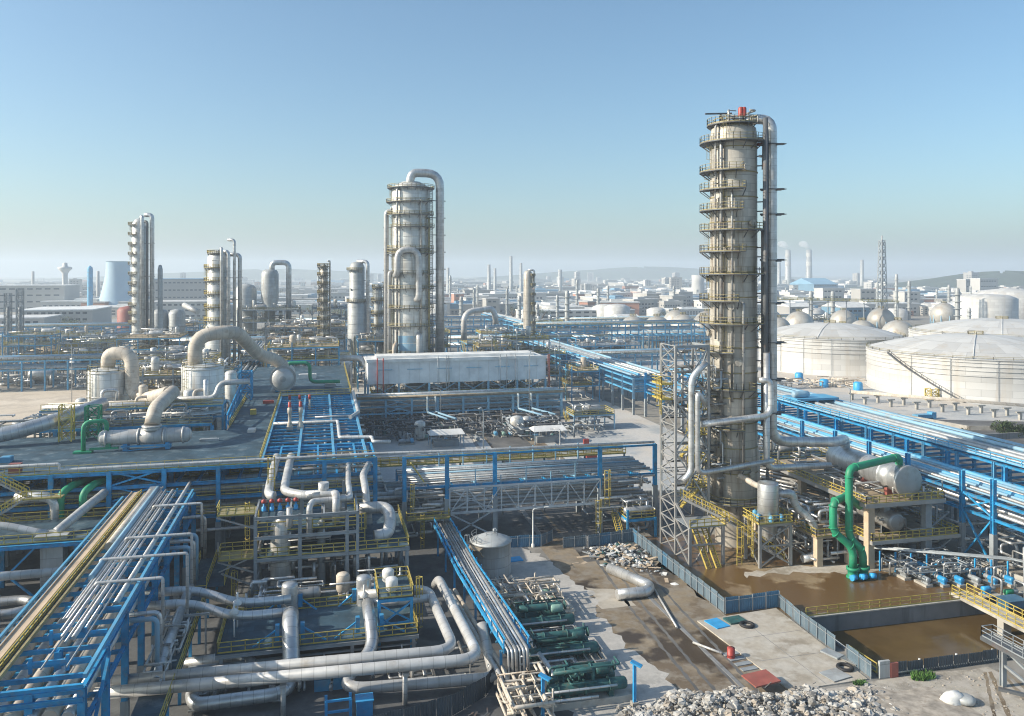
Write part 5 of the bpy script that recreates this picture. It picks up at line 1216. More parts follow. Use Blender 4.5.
# ------------------------------------------------------------------ the great column on the right
CX, CY = 67.0, 121.0
PL = [(69.4, 120, 300), (66.4, 105, 320), (61.6, 105, 258), (58.6, 150, 262), (55.2, 115, 258), (51.9, 150, 300), (48.4, 110, 262), (44.7, 125, 300), (40.3, 110, 250), (36.6, 150, 310), (32, 105, 240), (26, 120, 280), (19.6, 110, 260), (13.4, 95, 270), (7.6, 0, 359.9)]
tw = tower('process_tower', 'tallest dirty beige process column with ringed walkways and red-tipped vents', CX, CY,
      [(3.0, 0), (3.0, 5.0), (3.85, 7.4), (3.85, 20), (3.82, 45), (3.8, 67.6), (3.6, 68.8), (2.6, 69.4), (.05, 69.7)], PL, n=48, nozzles=14, width=1.75, w=.055, ringm='olive',
      risers=((215, .28, 8, 66, 'bare_pipe', .25), (238, .2, 24, 58, 'bare_pipe', .2), (200, .18, 34, 69, 'bare_pipe', .3), (262, .22, 14, 40, 'bare_pipe', .3), (318, .34, 16, 66.8, 'dark_steel', .9), (326, .3, 22, 66, 'brown_red', 1.3), (310, .25, 20, 52, 'dark_steel', .8)))
mb = MB(); mb.rail([(CX+3.3*math.cos(a), CY+3.3*math.sin(a), 69.0) for a in [rad(30*k) for k in range(12)]], 1.4, 1.3, .08, True); mb.build('top_rail', 'olive', tw)
for i, (a, h) in enumerate(((250, 1.9), (275, 1.9))):
    x, y = CX+.9+1.2*math.cos(rad(a)), CY+1.6*math.sin(rad(a)); mb = MB(); mb.lathe((x, y, 69.5), [(.3, 0), (.3, 1.2), (.02, 1.2)], 10); v = mb.build('vent', 'steel', tw)
    mb = MB(); mb.lathe((x, y, 70.7), [(.42, 0), (.42, 1.3), (.3, 1.5), (.02, 1.5)], 10); mb.build('vent_cap', 'red', v)
mb = MB(); mb.bar((CX-5.4, CY-.5, 71.0), (CX-.6, CY-.5, 71.3), .2, .25); mb.bar((CX-2.6, CY-.5, 69), (CX-2.6, CY-.5, 71.1), .25); mb.build('davit_arm', 'dark_steel', tw)
mb = MB(); pipework(mb, CX-2.6, CX+3, CY-3.2, CY+1, 69.4, 71.4, 16, (.08, .2), random.Random(4)); mb.build('pipework', 'bare_pipe', tw)
mb = MB(); mb.tube([(CX+4.6, CY-1.6, 62), (CX+4.7, CY-1.6, 66.6), (CX+2.2, CY-3.6, 66.6)], .3, 10); mb.tube([(CX+4.9, CY-2.2, 40), (CX+4.9, CY-2.2, 64), (CX+3, CY-3, 64)], .22, 8); mb.build('riser_pipe', 'white_cladding', tw)
a = rad(-33); ox, oy = CX+6.1*math.cos(a), CY+6.1*math.sin(a)
pipe([(CX+1.4, CY-.8, 68.0), (CX+1.4, CY-.8, 70.2), (ox, oy, 70.2), (ox, oy, 17.2), (ox+12, oy-.5, 16.6), (88.2, 121, 16.2), (88.2, 121, 14)], .82, 'cladding', 'very tall fat silver overhead pipe down the right of the great column', n=18, bend=2.6)
pipe([(ox-1.9, oy-1.2, 70), (ox-1.9, oy-1.2, 19), ], .42, 'dark_steel', 'tall dark pipe between the great column and its silver overhead pipe', n=10)
t = thing('pipe_guide', 'dark guide brackets reaching out past the tall silver overhead pipe', 'bracket', (ox, oy, 0))
mb = MB()
for z in (66, 58.6, 54.5, 47, 40, 33.5, 27.5, 22):
    mb.bar((CX+3.6, CY-2.2, z), (ox+1.9, oy-.6, z), .3, .3); mb.bar((CX+3.4, CY-2.8, z-.2), (ox+1.0, oy-1.2, z-.2), .2, .25); mb.box(ox-.9, ox+2.0, oy-1.1, oy+.2, z-.1, z+.02)
mb.build('bracket', 'dark_steel', t)
# ladder shaft at the right of the column
mb = MB(); lx, ly = CX+4.6, CY-2.7
mb.ladder((lx, ly, 8), (lx, ly, 68), (.7, -.7), t=.11, w=.8); solo('caged_ladder', mb, 'dark_steel', 'long dark caged ladder up the right side of the great column', 'ladder')
# lower pipes of the column
pipe([(ox-2.2, oy-2.0, 32), (ox-2.2, oy-2.0, 13.4), (ox+9.5, oy-2.0, 13.2)], .52, 'cladding', 'silver pipe falling beside the column and turning right at the vessel', n=14, bend=1.6)
pipe([(68.6, 115.9, 27.6), (70.4, 115.4, 27.6), (70.4, 115.2, 22.0), (58.0, 114.6, 21.2)], .52, 'cladding', 'silver pipe with a high elbow across the front of the great column', n=14, bend=1.6)
pipe([(58.6, 114.4, 24.2), (57.2, 114.4, 26.6), (57.2, 114.4, 13.6), (70.6, 114.8, 14.8)], .42, 'cladding', 'long silver pipe hooking down the lattice tower and crossing low in front of the column', n=14, bend=1.4)
pipe([(59.6, 116.2, 30.6), (57.0, 116.2, 28.4), (57.0, 116.2, 13.4), (55.6, 116.2, 12)], .5, 'cladding', 'thick silver pipe standing inside the lattice tower', n=14, bend=1.4)
pipe([(62, 120, 16.5), (58, 116.6, 16.5)], .25, 'bare_pipe', 'short bare pipe from column to lattice tower')
# lattice tower
t = thing('lattice_tower', 'tall pale lattice tower holding pipes left of the great column', 'lattice tower', (58, 120, 0))
mb = MB(); lattice(mb, 55, 60.7, 117.6, 123.2, 0, 33.2, 2.55, .24, .13, 'l'); lattice(mb, 55.03, 60.72, 117.63, 123.22, 0, 33.2, 4.15, .2, .13, 'b'); mb.build('frame', 'white_cladding', t)
mb = MB(); lattice(mb, 55.02, 60.7, 117.62, 123.0, 8, 33.0, 8.3, .1, .2, 'fr'); 
mb.bar((55, 117.6, 33.1), (60.7, 117.6, 33.1), .4, .4); mb.bar((60.7, 117.6, 33.1), (60.7, 123.2, 33.1), .4, .4); mb.build('brace', 'steel', t)
mb = MB()
for x, y in ((55, 112.6), (60.4, 112.3)): mb.bar((x, y, 0), (x, y, 5.9), .42)
for z in (0, 2.9): mb.bar((55, 112.6, z), (55, 117.6, z+2.9), .2); mb.bar((55, 112.6, z+2.9), (55, 117.6, z), .2)
mb.bar((55, 112.6, 5.7), (55, 117.6, 8.3), .3); mb.bar((55, 112.5, 3.2), (60.4, 112.3, 3.2), .24); mb.bar((60.4, 112.3, 5.7), (60.6, 117.6, 5.9), .3); mb.bar((57, 114.5, 0), (60.2, 114.5, 5.2), .2); mb.build('porch_frame', 'white_cladding', t)
d = deck_panel(54.8, 61.0, 112.2, 117.4, 5.95).build('deck', 'steel', t)
for z in (10.4, 14.4, 18.8, 22.8): 
    d = deck_panel(57.2, 60.9, 117.8, 123, z).build('deck', 'dark_steel', t)
    mb = MB(); mb.rail([(57.2, 117.8, z), (60.8, 117.8, z), (60.8, 123, z)], 1.15, 1.4, .09); mb.build('handrail', 'yellow', d)
mb = MB(); zs = [6, 10.4, 14.4, 18.8, 22.8]
for i, (z0, z1) in enumerate(zip(zs[:-1], zs[1:])):
    a = (57.8, 118.8 if i % 2 else 122, z0); c = (60.2, 122 if i % 2 else 118.8, z1); mb.stair(a, c, .9, .3)
    for h in (.55, 1.1): mb.bar((a[0], a[1], a[2]+h), (c[0], c[1], c[2]+h), .1)
mb.stair((57.4, 111, 0), (56.4, 114.6, 5.9), .9, .3); mb.stair((59, 111, 0), (58, 114.6, 5.9), .9, .3); mb.build('stairway', 'yellow', t)
mb = MB(); 
for z in (24.6, 27): mb.box(53.2, 55.2, 119, 122.8, z-.15, z); mb.rail([(55, 119, z), (53.2, 119, z), (53.2, 122.8, z), (55, 122.8, z)], 1.2, 1.2, .09)
mb.ladder((53.5, 120, 22), (53.5, 120, 28), (-1, 0), t=.1); mb.build('side_balcony', 'yellow', t)
mb = MB(); pipework(mb, 55.6, 64, 117.9, 124, 9, 32.5, 44, (.09, .26), random.Random(6)); mb.build('pipework', 'bare_pipe', t)
mb = MB(); pipework(mb, 60.9, 63.5, 115.6, 119, 10, 31, 14, (.08, .18), random.Random(61)); mb.build('pipework', 'steel', t)
for i, z in enumerate((12, 16, 20, 24, 28)):
    mb = MB(); mb.drum((61.6, 119.6, z), (61.6, 119.6, z+1.6), .5, 12); solo('seal_pot', mb, 'tank_grey', 'small grey pot hung between the lattice tower and the great column', 'vessel', 'small pots between tower and column')
t = thing('stair_bridge', 'long yellow-railed steel stair sloping right from the lattice porch', 'stairs', (61, 114, 0))
mb = MB(); mb.stair((55.8, 117, 9.3), (61.8, 113.6, 6.4), 1.2, .35); mb.stair((61.8, 113.4, 6.2), (69.4, 110.4, .8), 1.1, .35); mb.build('flight', 'white_cladding', t)
mb = MB()
for a, c in (((55.8, 117, 9.3), (61.8, 113.6, 6.4)), ((61.8, 113.4, 6.2), (69.4, 110.4, .8))):
    for s_ in (-.6, .6):
        for h in (.6, 1.2): mb.bar((a[0], a[1]+s_, a[2]+h), (c[0], c[1]+s_, c[2]+h), .1)
        for k in range(8): p = Vector(a).lerp(Vector(c), k/7); mb.bar((p.x, p.y+s_, p.z), (p.x, p.y+s_, p.z+1.2), .09)
mb.rail([(54.9, 112.3, 5.95), (60.9, 112.3, 5.95), (60.9, 117, 5.95)], 1.2, 1.2, .1); mb.build('handrail', 'yellow', t)
mb = MB(); mb.ladder((62.6, 111.2, 0), (62.6, 111.2, 6), (0, -1), t=.11, w=.8); mb.build('ladder', 'yellow', t)
# vessel on braced legs
t = thing('drum_stand', 'white-legged braced stand with yellow rails under the short silver vessel', 'stand', (67.5, 111.5, 0))
mb = MB(); x0, x1, y0, y1 = 65, 70.2, 109.4, 113.6
for x in (x0, x1):
    for y in (y0, y1): mb.bar((x, y, 0), (x, y, 6.5), .42)
for z in (.2, 3.2): mb.bar((x0, y0, z), (x1, y0, z+3), .2); mb.bar((x0, y0, z+3), (x1, y0, z), .2); mb.bar((x0, y1, z), (x1, y1, z+3), .18); mb.bar((x1, y0, z), (x1, y1, z+3), .18); mb.bar((x0, y0, z), (x0, y1, z+3), .18)
for y in (y0, y1): mb.bar((x0, y, 6.4), (x1, y, 6.4), .35, .4); mb.bar((x0, y, 3.2), (x1, y, 3.2), .22)
mb.build('frame', 'white_cladding', t)
d = deck_panel(64.6, 70.6, 109, 114, 6.75).build('deck', 'olive', t)
mb = MB(); mb.rail([(64.7, 109.1, 6.75), (70.5, 109.1, 6.75), (70.5, 113.9, 6.75), (64.7, 113.9, 6.75)], 1.15, 1.2, .09, True); mb.ladder((64.2, 110.2, 1.5), (64.2, 110.2, 7.9), (-1, 0), t=.1); mb.build('handrail', 'yellow', d)
c = (67.6, 111.4, 6.8); t = thing('vertical_drum', 'short silver vessel on the white braced stand', 'vessel', c)
mb = MB(); mb.lathe(c, [(.8, -3.4), (1.1, -2.6), (1.1, -.4), (1.62, .2), (1.62, 2.8), (1.62, 5.3), (1.5, 5.55), (.02, 5.6)], 30); mb.build('shell', 'cladding', t)
for a in range(6):
    x, y = c[0]+2.0*math.cos(a+.4), c[1]+2.0*math.sin(a+.4); mb = MB(); mb.lathe((x, y, 6.8), [(.35, 0), (.4, .4), (.35, .9), (.02, 1.1)], 10); mb.build('valve', 'pale_blue', t)
pipe([(64.6, 115, 12.8), (66.4, 112.6, 11.6), (67.2, 111.9, 11.6)], .45, 'tan_pipe', 'short beige pipe from the great column to the short silver vessel', n=12)
pipe([(68.8, 111.3, 10.6), (71.6, 110.8, 10.6), (71.8, 110.7, 8.6), (74.4, 109.4, 6.2), (74.6, 109.2, 1.1), (72.2, 109.2, .9)], .62, 'cladding', 'stepped silver pipe coming down right of the short vessel', n=16, bend=1.5)
# ------------------------------------------------------------------ concrete-framed exchanger structure
t = thing('exchanger_structure', 'concrete-framed two-deck structure carrying the big horizontal drum', 'process structure', (86, 118, 0))
for x in (81.2, 91.4):
    for y in (105.6, 114, 123, 132):
        mb = MB(); mb.box(x-.55, x+.55, y-.55, y+.55, 0, 9.6); mb.build('column', 'beige' if (x < 85) else 'fireproof', t)
for z, th, x0, x1, y0, y1, m in ((10.1, .5, 79.6, 93.6, 104.2, 133, 'tan_deck'), (4.3, .45, 81, 96.6, 104.6, 133, 'tan_deck')):
    mb = MB(); mb.box(x0, x1, y0, y1, z-th, z); d = mb.build('deck', m, t)
    mb = MB(); mb.rail([(x0+.1, y1, z), (x0+.1, y0+.1, z), (x1-.1, y0+.1, z), (x1-.1, y1, z)], 1.15, 1.2, .1); mb.build('handrail', 'yellow', d)
    mb = MB(); mb.box(x0-.1, x1+.1, y0-.12, y0-.003, z-th-.06, z+.06); mb.box(x0-.12, x0-.003, y0, y1, z-th-.06, z+.06); mb.build('edge_beam', 'white_cladding', d)
mb = MB(); mb.bar((93.8, 105, 9.9), (93.8, 105, 12.6), .16); mb.bar((91.4, 105, 1), (96, 105, 4.0), .2); mb.bar((91.4, 106, 4.6), (96, 106, 7.4), .2); mb.box(85, 86, 107, 108, 4.3, 9.6); mb.bar((81, 108, 8.4), (91, 108, 8.4), .5, .4); mb.build('brace', 'steel', t)
mb = MB(); pipework(mb, 80, 93, 105, 131, 10.3, 12.0, 46, (.08, .2), random.Random(14)); pipework(mb, 81.6, 95, 105, 131, 4.5, 8.8, 60, (.1, .26), random.Random(15)); mb.build('pipework', 'bare_pipe', t)
mb = MB(); pipework(mb, 81, 97, 106, 128, .5, 3.6, 80, (.1, .26), random.Random(16)); mb.build('pipework', 'cladding', t)
t = thing('horizontal_drum', 'huge flat-ended horizontal drum lying on the concrete structure', 'vessel', (87.6, 114, 10.1))
mb = MB(); mb.lathe((87.6, 104.8, 12.9), [(.02, 0), (2.25, .02), (2.42, .06), (2.42, .5), (2.15, .52), (2.15, 4.2), (2.4, 4.22), (2.4, 4.7), (2.1, 4.72), (2.1, 14), (1.9, 18), (1.2, 18.8), (.02, 19)], 40, axis='y'); mb.build('shell', 'cladding', t)
mb = MB()
for y in (108, 113.6, 119.6): mb.box(86, 89.2, y-.35, y+.35, 10.12, 11.6)
mb.build('saddle', 'brown_red', t)
mb = MB(); mb.drum((86.0, 105.6, 6.6), (86.0, 116, 6.6), 1.45, 24, .3); mb.box(85, 87, 107, 107.6, 4.32, 5.6); mb.box(85, 87, 113, 113.6, 4.32, 5.6); solo('horizontal_drum', mb, 'bare_pipe', 'smaller drum on the lower deck under the huge horizontal drum', 'vessel')
gp = dict(n=18, bend=2.2)
def green_pipe(label, pts, flange):
    t = thing('green_pipe', label, 'pipe', flange)
    mb = MB(); mb.tube(pts, .55, 18, 1.3, k=8); mb.build('pipe', 'green', t)
    x, y, _ = flange
    mb = MB(); mb.lathe((x, y, 0), [(.02, .02), (.95, .02), (.95, .3), (.75, .32), (.75, 1.2), (.95, 1.22), (.95, 1.6), (.7, 1.62)], 18); mb.build('flange', 'green', t)
    for k in range(2, len(pts)-1):
        for f in (.12, .88):
            p = Vector(pts[k-1]).lerp(Vector(pts[k]), f); dd = (Vector(pts[k])-Vector(pts[k-1])).normalized()*.09; mb = MB(); mb.cyl(p-dd*.7, p+dd*.7, .64, 18); mb.build('flange', 'green', t)
    for s_ in (-.9, .9): mb = MB(); mb.cyl((x+s_*.4, y-1.1, .55), (x+s_*1.3, y-1.3, .55), .42, 12); mb.build('valve', 'bright_blue', t)
q1 = at(863, 577, 0); q2 = at(853, 578, 0)
green_pipe('tall green pipe looping over into the top of the huge horizontal drum', [(q1.x, q1.y, 1.4), (q1.x, q1.y, 3.9), (q1.x-2.0, q1.y+.5, 5.8), (q1.x-2.0, q1.y+.5, 16.0), (87.8, 107.2, 16.2), (87.8, 107.2, 14.6)], q1)
green_pipe('shorter green pipe bending into the lower deck', [(q2.x, q2.y, 1.4), (q2.x, q2.y, 4.4), (q2.x-2.9, q2.y+.6, 6.9), (q2.x-2.9, q2.y+.6, 11.2), (q2.x+1, q2.y+2.6, 11.3), (q2.x+4, q2.y+3.8, 9.2)], q2)
# low platform between the vessel and the green pipes
t = thing('service_platform', 'low tan platform on concrete posts behind the green pipes', 'platform', (76, 116, 0))
d = deck_panel(73.5, 80.6, 107.6, 128, 4.6, .3).build('deck', 'tan_deck', t)
mb = MB(); mb.rail([(73.6, 128, 4.6), (73.6, 107.7, 4.6), (80.5, 107.7, 4.6)], 1.15, 1.4, .09); mb.build('handrail', 'yellow', d)
for y in (108.2, 117, 126):
    for x in (74.2, 79.6): mb = MB(); mb.box(x-.5, x+.5, y-.5, y+.5, 0, 4.3); mb.build('post', 'beige', t)
mb = MB(); pipework(mb, 73, 81, 108, 128, .4, 8, 66, (.1, .3), random.Random(19)); mb.build('pipework', 'cladding', t)
for i in range(3): mb = MB(); mb.drum((75+i*1.6, 112+i*2, 4.7), (75+i*1.6, 112+i*2, 6.0), .5, 12); solo('pump_motor', mb, ('green', 'bright_blue', 'pale_blue')[i], ('green motor standing on the low tan platform', 'bright blue motor standing on the low tan platform', 'pale blue motor standing on the low tan platform')[i], 'motor')
module('grey pipe structure in the shade behind the huge drum', 72, 95, 134, 142, [6, 10], seed=4, dens=1.4, w=.08, colm='fireproof')
for i, (x, y) in enumerate(((78, 136), (75, 128))): 
    mb = MB(); mb.lathe((x, y, 0), [(.95, 0), (.95, 13), (.5, 13.8), (.02, 14)], 16); solo('vertical_vessel', mb, 'tan_pipe' if i else 'white_skin', ('slim pale vessel behind the short silver one', 'slim beige vessel behind the low tan platform')[i], 'vessel')
# fan of low pipes from the column area to the right
for i in range(8):
    pipe([(74, 133-i*.4, 9.6-i*.55), (81, 127-i*1.1, 8.8-i*.5), (97, 118-i*1.2, 5.0-i*.35), (99, 112-i, 3.2)], .16+.07*(i % 3), ('cladding', 'white_cladding', 'bare_pipe')[i % 3], 'pipe in the bundle slanting past the huge drum', 'slanting pipe bundle by the huge drum')
# pump rows in front
cols = 0
for r, (y, k) in enumerate(((101.2, 6), (98.2, 6), (103.6, 4))):
    for i in range(k):
        pump_skid('blue-motored pump skid in the grey-piped rows before the concrete structure', 83.4+i*2.35+(r*1.1), y-.55*i, 'y', 60+cols, 'pump rows before the concrete structure', .95, 'bright_blue' if cols % 3 else 'steel'); cols += 1
mb = MB(); pipework(mb, 82, 97, 97.4, 104.6, .4, 2.6, 60, (.06, .12), random.Random(23)); solo('pump_piping', mb, 'steel', 'grey looping pipework round the pump rows by the mud', 'pipe')
t = thing('pipe_rack', 'low pipe rack with blue posts sloping along the pump rows', 'pipe rack', (90, 100, 0))
mb = MB()
for i in range(9): x = 82+i*1.9; y = 104.2-i*1.0; mb.bar((x, y, 0), (x, y, 3.0), .2)
mb.build('post_row', 'bright_blue', t)
for i in range(3): pipe([(81.6, 105.0+i*.5, 3.2), (98.4, 96.4+i*.5, 3.0), (102, 90+i, 3.0)], .12, 'steel', 'long low pipe running past the pump rows', 'low pipes past the pump rows')
for i in range(4): pump_skid('small pump on a concrete base by the basin walkway', 90.5+i*2.2, 92.8-1.6*i, 'x', 90+i, 'pumps by the basin walkway', .9, 'green' if i % 2 else 'bright_blue')
mb = MB(); mb.box(89, 92, 88, 90, 0, 1.0); mb.box(88.9, 92.1, 87.9, 90.1, 1.0, 1.12); solo('equipment_box', mb, 'hoarding_blue', 'dark blue topped box by the basin walkway', 'box')
mb = MB(); mb.bar((96.6, 104.6, .6), (100, 84, .6), .25, 1.2); solo('low_wall', mb, 'concrete', 'low concrete wall beside the two tall blue columns', 'wall')
# ------------------------------------------------------------------ long blue rack at the right
XA, XB, XC = 98.4, 106.5, 119.0
for i, (x, y) in enumerate(((98.6, 99.8), (97.4, 105.8))):
    pass
rack('pipe_rack', 'long blue pipe rack running back along the right side, tall columns at its near end', 'pipe rack', 'y', 70, 232, XA, XB, [10.6, 8.0], bay=6, casing=5.6, cross=3, top_post=3.2, col=.62, beam=.42, brace=(5, 7), stations=[70, 76, 82, 88, 94, 100, 106, 118, 128, 138, 149, 160, 171, 182, 194, 206, 219, 232])
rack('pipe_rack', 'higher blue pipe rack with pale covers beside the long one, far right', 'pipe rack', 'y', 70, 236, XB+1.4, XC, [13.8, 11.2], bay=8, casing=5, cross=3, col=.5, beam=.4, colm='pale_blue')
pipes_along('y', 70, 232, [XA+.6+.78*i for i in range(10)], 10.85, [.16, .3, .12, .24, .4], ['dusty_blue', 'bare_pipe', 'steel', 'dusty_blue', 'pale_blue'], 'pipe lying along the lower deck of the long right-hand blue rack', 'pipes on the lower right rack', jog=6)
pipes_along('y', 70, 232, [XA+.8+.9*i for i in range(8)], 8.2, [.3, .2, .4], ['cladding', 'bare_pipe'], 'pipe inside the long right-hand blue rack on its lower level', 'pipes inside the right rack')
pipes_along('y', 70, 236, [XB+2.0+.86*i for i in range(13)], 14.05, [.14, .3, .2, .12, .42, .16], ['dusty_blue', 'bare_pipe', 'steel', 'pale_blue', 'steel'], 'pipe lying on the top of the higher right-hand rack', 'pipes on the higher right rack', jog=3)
t = thing('cable_tray', 'pale blue covered cable trays along the top of the higher right rack', 'cable tray', (110, 150, 13.8))
for x in (XB+1.0, XC+.6): mb = MB(); mb.box(x-.55, x+.55, 70, 236, 14.5, 14.75); mb.build('tray_cover', 'dusty_blue', t)
mb = MB(); mb.rail([(XB+.4, 70, 14.4), (XB+.4, 236, 14.4)], 1.1, 3, .12); mb.build('handrail', 'pale_blue', t)
t = thing('cooling_box', 'pale blue skid with white lids on top of the higher right rack', 'machine', (109, 168, 14.5))
mb = MB(); mb.box(107, 118, 164, 170, 15.2, 15.7)
for x in (108, 112.5, 117): mb.box(x-.2, x+.2, 164.2, 169.8, 14.2, 15.2)
mb.build('frame', 'pale_blue', t); mb = MB(); mb.drum((107.4, 166, 16.4), (111, 166, 16.4), .8, 14); mb.build('drum', 'dusty_blue', t)
for k, y in enumerate((96, 99.5, 103)):
    pipe([(104+k*2, y, 14.6), (112+k, y+.2, 14.6), (112+k, y+.2, 7)], .22, 'white_cladding', 'white branch pipe bridging the right-hand racks near the tall columns', 'branch pipes on the right racks')
module('grey braced steelwork under the long right-hand rack', 106.9, 118.5, 86, 99, [3.2], dens=1.5, seed=3, colm='steel', w=.08)
mb = MB(); pipework(mb, 99, 118, 74, 112, .4, 5, 60, (.1, .24), random.Random(44)); solo('ground_piping', mb, 'cladding', 'pipe tangle on the ground under the right-hand racks', 'pipe')
# ------------------------------------------------------------------ second column and white air-cooler house
K2 = 282/226                                   # sized for its distance of 282 m
P2 = atd(411, 350, 282)
def z2(z): return EYE+(z-EYE)*K2
tower('process_tower', 'wide white process column with a looped silver overhead pipe, centre', P2.x, P2.y, [(6.7, 0), (6.7, 40), (6.7, z2(67)), (6.2, z2(69)), (3.2, z2(70.4)), (.05, z2(70.8))],
      [(z2(z), a0, a1) for z, a0, a1 in ((68.6, 100, 420), (64.6, 60, 320), (61, 190, 330), (57.6, 215, 335), (51.5, 150, 330), (50.2, 170, 330), (44.5, 220, 330), (40.4, 160, 330), (35, 190, 330), (30, 150, 330), (22.4, 150, 330))], skin='white_skin', n=48, width=2.0, w=.13,
      risers=((182, .85, 5, z2(62), 'white_cladding', 1.1), (196, .7, 5, z2(45), 'white_cladding', .6), (225, .42, 15, z2(68), 'bare_pipe', .4), (292, .36, 18, z2(65), 'bare_pipe', .4), (318, .36, 18, z2(60), 'olive', .6)))
a = rad(-14); ox, oy = P2.x+10.2*math.cos(a), P2.y+10.2*math.sin(a)
def q2(x, y, z): return (P2.x+x*K2, P2.y+y*K2, z2(z))
pipe([q2(-.6, -2, 69), q2(-.2, -2, 72.8), (ox, oy, z2(72.8)), (ox, oy, 8)], 1.5, 'cladding', 'fat silver pipe looping over the white column and down its right side', n=18, bend=6)
pipe([q2(-4.6, -3.6, 44), q2(-4.4, -6.4, 45), q2(-4.4, -6.4, 51.2), q2(1.4, -6.6, 51.2), q2(1.4, -6.6, 38), q2(1.0, -5.0, 37.4)], 1.1, 'white_cladding', 'white inverted-U pipe on the front of the white column', n=16, bend=3.6)
pipe([q2(1.6, -4, 27.4), q2(1.6, -6.4, 27.4), q2(1.6, -6.4, 14)], 1.1, 'white_cladding', 'white down pipe low on the front of the white column', n=14, bend=2)
pipe([q2(-4.4, -4, 25.4), q2(-5.2, -5.4, 24.6), q2(-5.2, -5.4, 14)], .7, 'tan_pipe', 'beige down pipe low at the left of the white column', n=12, bend=2)
mb = MB(); mb.lathe((P2.x, P2.y, 15), [(6.78, 0), (6.78, 8)], 44, rad(215), rad(300)); solo('vessel_patch', mb, 'dusty_blue', 'bluish panel area low on the front of the white column', 'panel')
t = thing('ladder_shaft', 'dark ladder and pipe shaft on the right side of the white column', 'ladder', (P2.x+7, P2.y-2, 0))
mb = MB(); x, y = P2.x+6.4, P2.y-4.6; mb.ladder((x, y, 12), (x, y, z2(68)), (.6, -.8), t=.15, w=1.0)
for z in range(16, 74, 6): mb.bar((x-.6, y+1, z), (ox+2.0, oy, z), .22, .3)
mb.build('ladder', 'dark_steel', t)
# the house
hx0, hx1, hy0, hy1 = 14.4, 71.3, 250, 267
t = thing('cooler_house', 'long white flat-roofed cooler house standing on a blue steel rack', 'building', (43, 258, 0))
mb = MB(); mb.box(hx0, hx1, hy0, hy1, 10.3, 17.0); mb.build('wall', 'wall_grey', t)
mb = MB()
for x in frange(hx0, hx1, 3.2)[1:-1]: mb.box(x-.06, x+.06, hy0-.09, hy0-.003, 10.4, 16.9)
for y in frange(hy0, hy1, 3.2)[1:-1]: mb.box(hx0-.09, hx0-.003, y-.06, y+.06, 10.4, 16.9)
mb.build('wall_seam', 'roof_white', t)
mb = MB(); mb.box(hx0-.5, hx1+.5, hy0-.6, hy1+.6, 17.0, 17.4); mb.box(hx0-.5, hx1+.5, hy0-.6, hy0-.3, 17.4, 18.0); mb.box(hx0+3, hx1-2, hy0+7, hy1-2, 17.4, 18.2); mb.build('roof', 'roof_white', t)
for x in frange(hx0, hx1, 9.5):
    for y in (hy0+.4, hy1-.4): mb = MB(); mb.bar((x, y, 0), (x, y, 10.28), .6); mb.build('column', 'sky_blue', t)
for i, x in enumerate((17.2, 19.0, 71.9, 72.4)):
    mb = MB(); mb.tube([(x, hy0-.7, 5), (x, hy0-.7, 18.4)], .17, 6); mb.build('drain_pipe', 'red' if i < 2 else 'brown_red', t)
for i, x in enumerate((36, 38.6, 39.4, 56, 58, 61)):
    mb = MB(); mb.tube([(x, hy0-.7, 4), (x, hy0-.7, 18.8)], .13, 6); mb.build('drain_pipe', 'steel', t)
mb = MB()
for x in frange(hx0+5, hx1-5, 9.5): mb.box(x-2.4, x+2.4, hy0-.25, hy0-.02, 14.6, 14.8); mb.bar((x-3.6, hy0+.4, 6), (x+3.6, hy0+.4, 10.1), .2); mb.bar((x+3.6, hy0+.5, 6), (x-3.6, hy0+.5, 10.1), .2)
mb.build('brace', 'sky_blue', t)
module('steel machinery floor under the white cooler house', 16, 70, 251.5, 265, [6.4], colm='sky_blue', railm='yellow', seed=77, dens=1.6, w=.12, vessels=1.6)
rack('pipe_rack', 'blue rack full of grey pipes in front of the white cooler house', 'pipe rack', 'x', 11, 72, 235, 247, [8.0, 6.0, 4.0], bay=7.6, colm='sky_blue', beamm='sky_blue', cross=3.8, rails=((8.0, 235.2),), railm='steel', brace=(1, 6), col=.6, beam=.42, front=9.0)
for L, k in ((8.2, 3), (6.2, 8), (4.2, 8)):
    pipes_along('x', 11, 72, [236+1.3*i for i in range(k)], L, [.35, .2, .5, .25], ['steel', 'bare_pipe', 'cladding', 'dusty_blue'], {8.2: 'grey pipe on the top deck of the rack before the white cooler house', 6.2: 'grey pipe on the middle deck of the rack before the white cooler house', 4.2: 'grey pipe on the lowest deck of the rack before the white cooler house'}[L], 'pipes before the cooler house')
pipe([(8, 234.4, 8.6), (73, 234.4, 8.6)], .36, 'tan_deck', 'brownish covered pipe along the front of the cooler-house rack')
for i, x in enumerate((30.6, 33, 58, 62)):
    pipe([(x, 234, 8.2), (x, 233, 8.2), (x, 233, 4.0), (x+4, 221, 4.0)], .32, 'dusty_blue', 'pale blue pipe stepping down from the cooler-house rack', 'stepped pale blue pipes by the cooler-house rack')
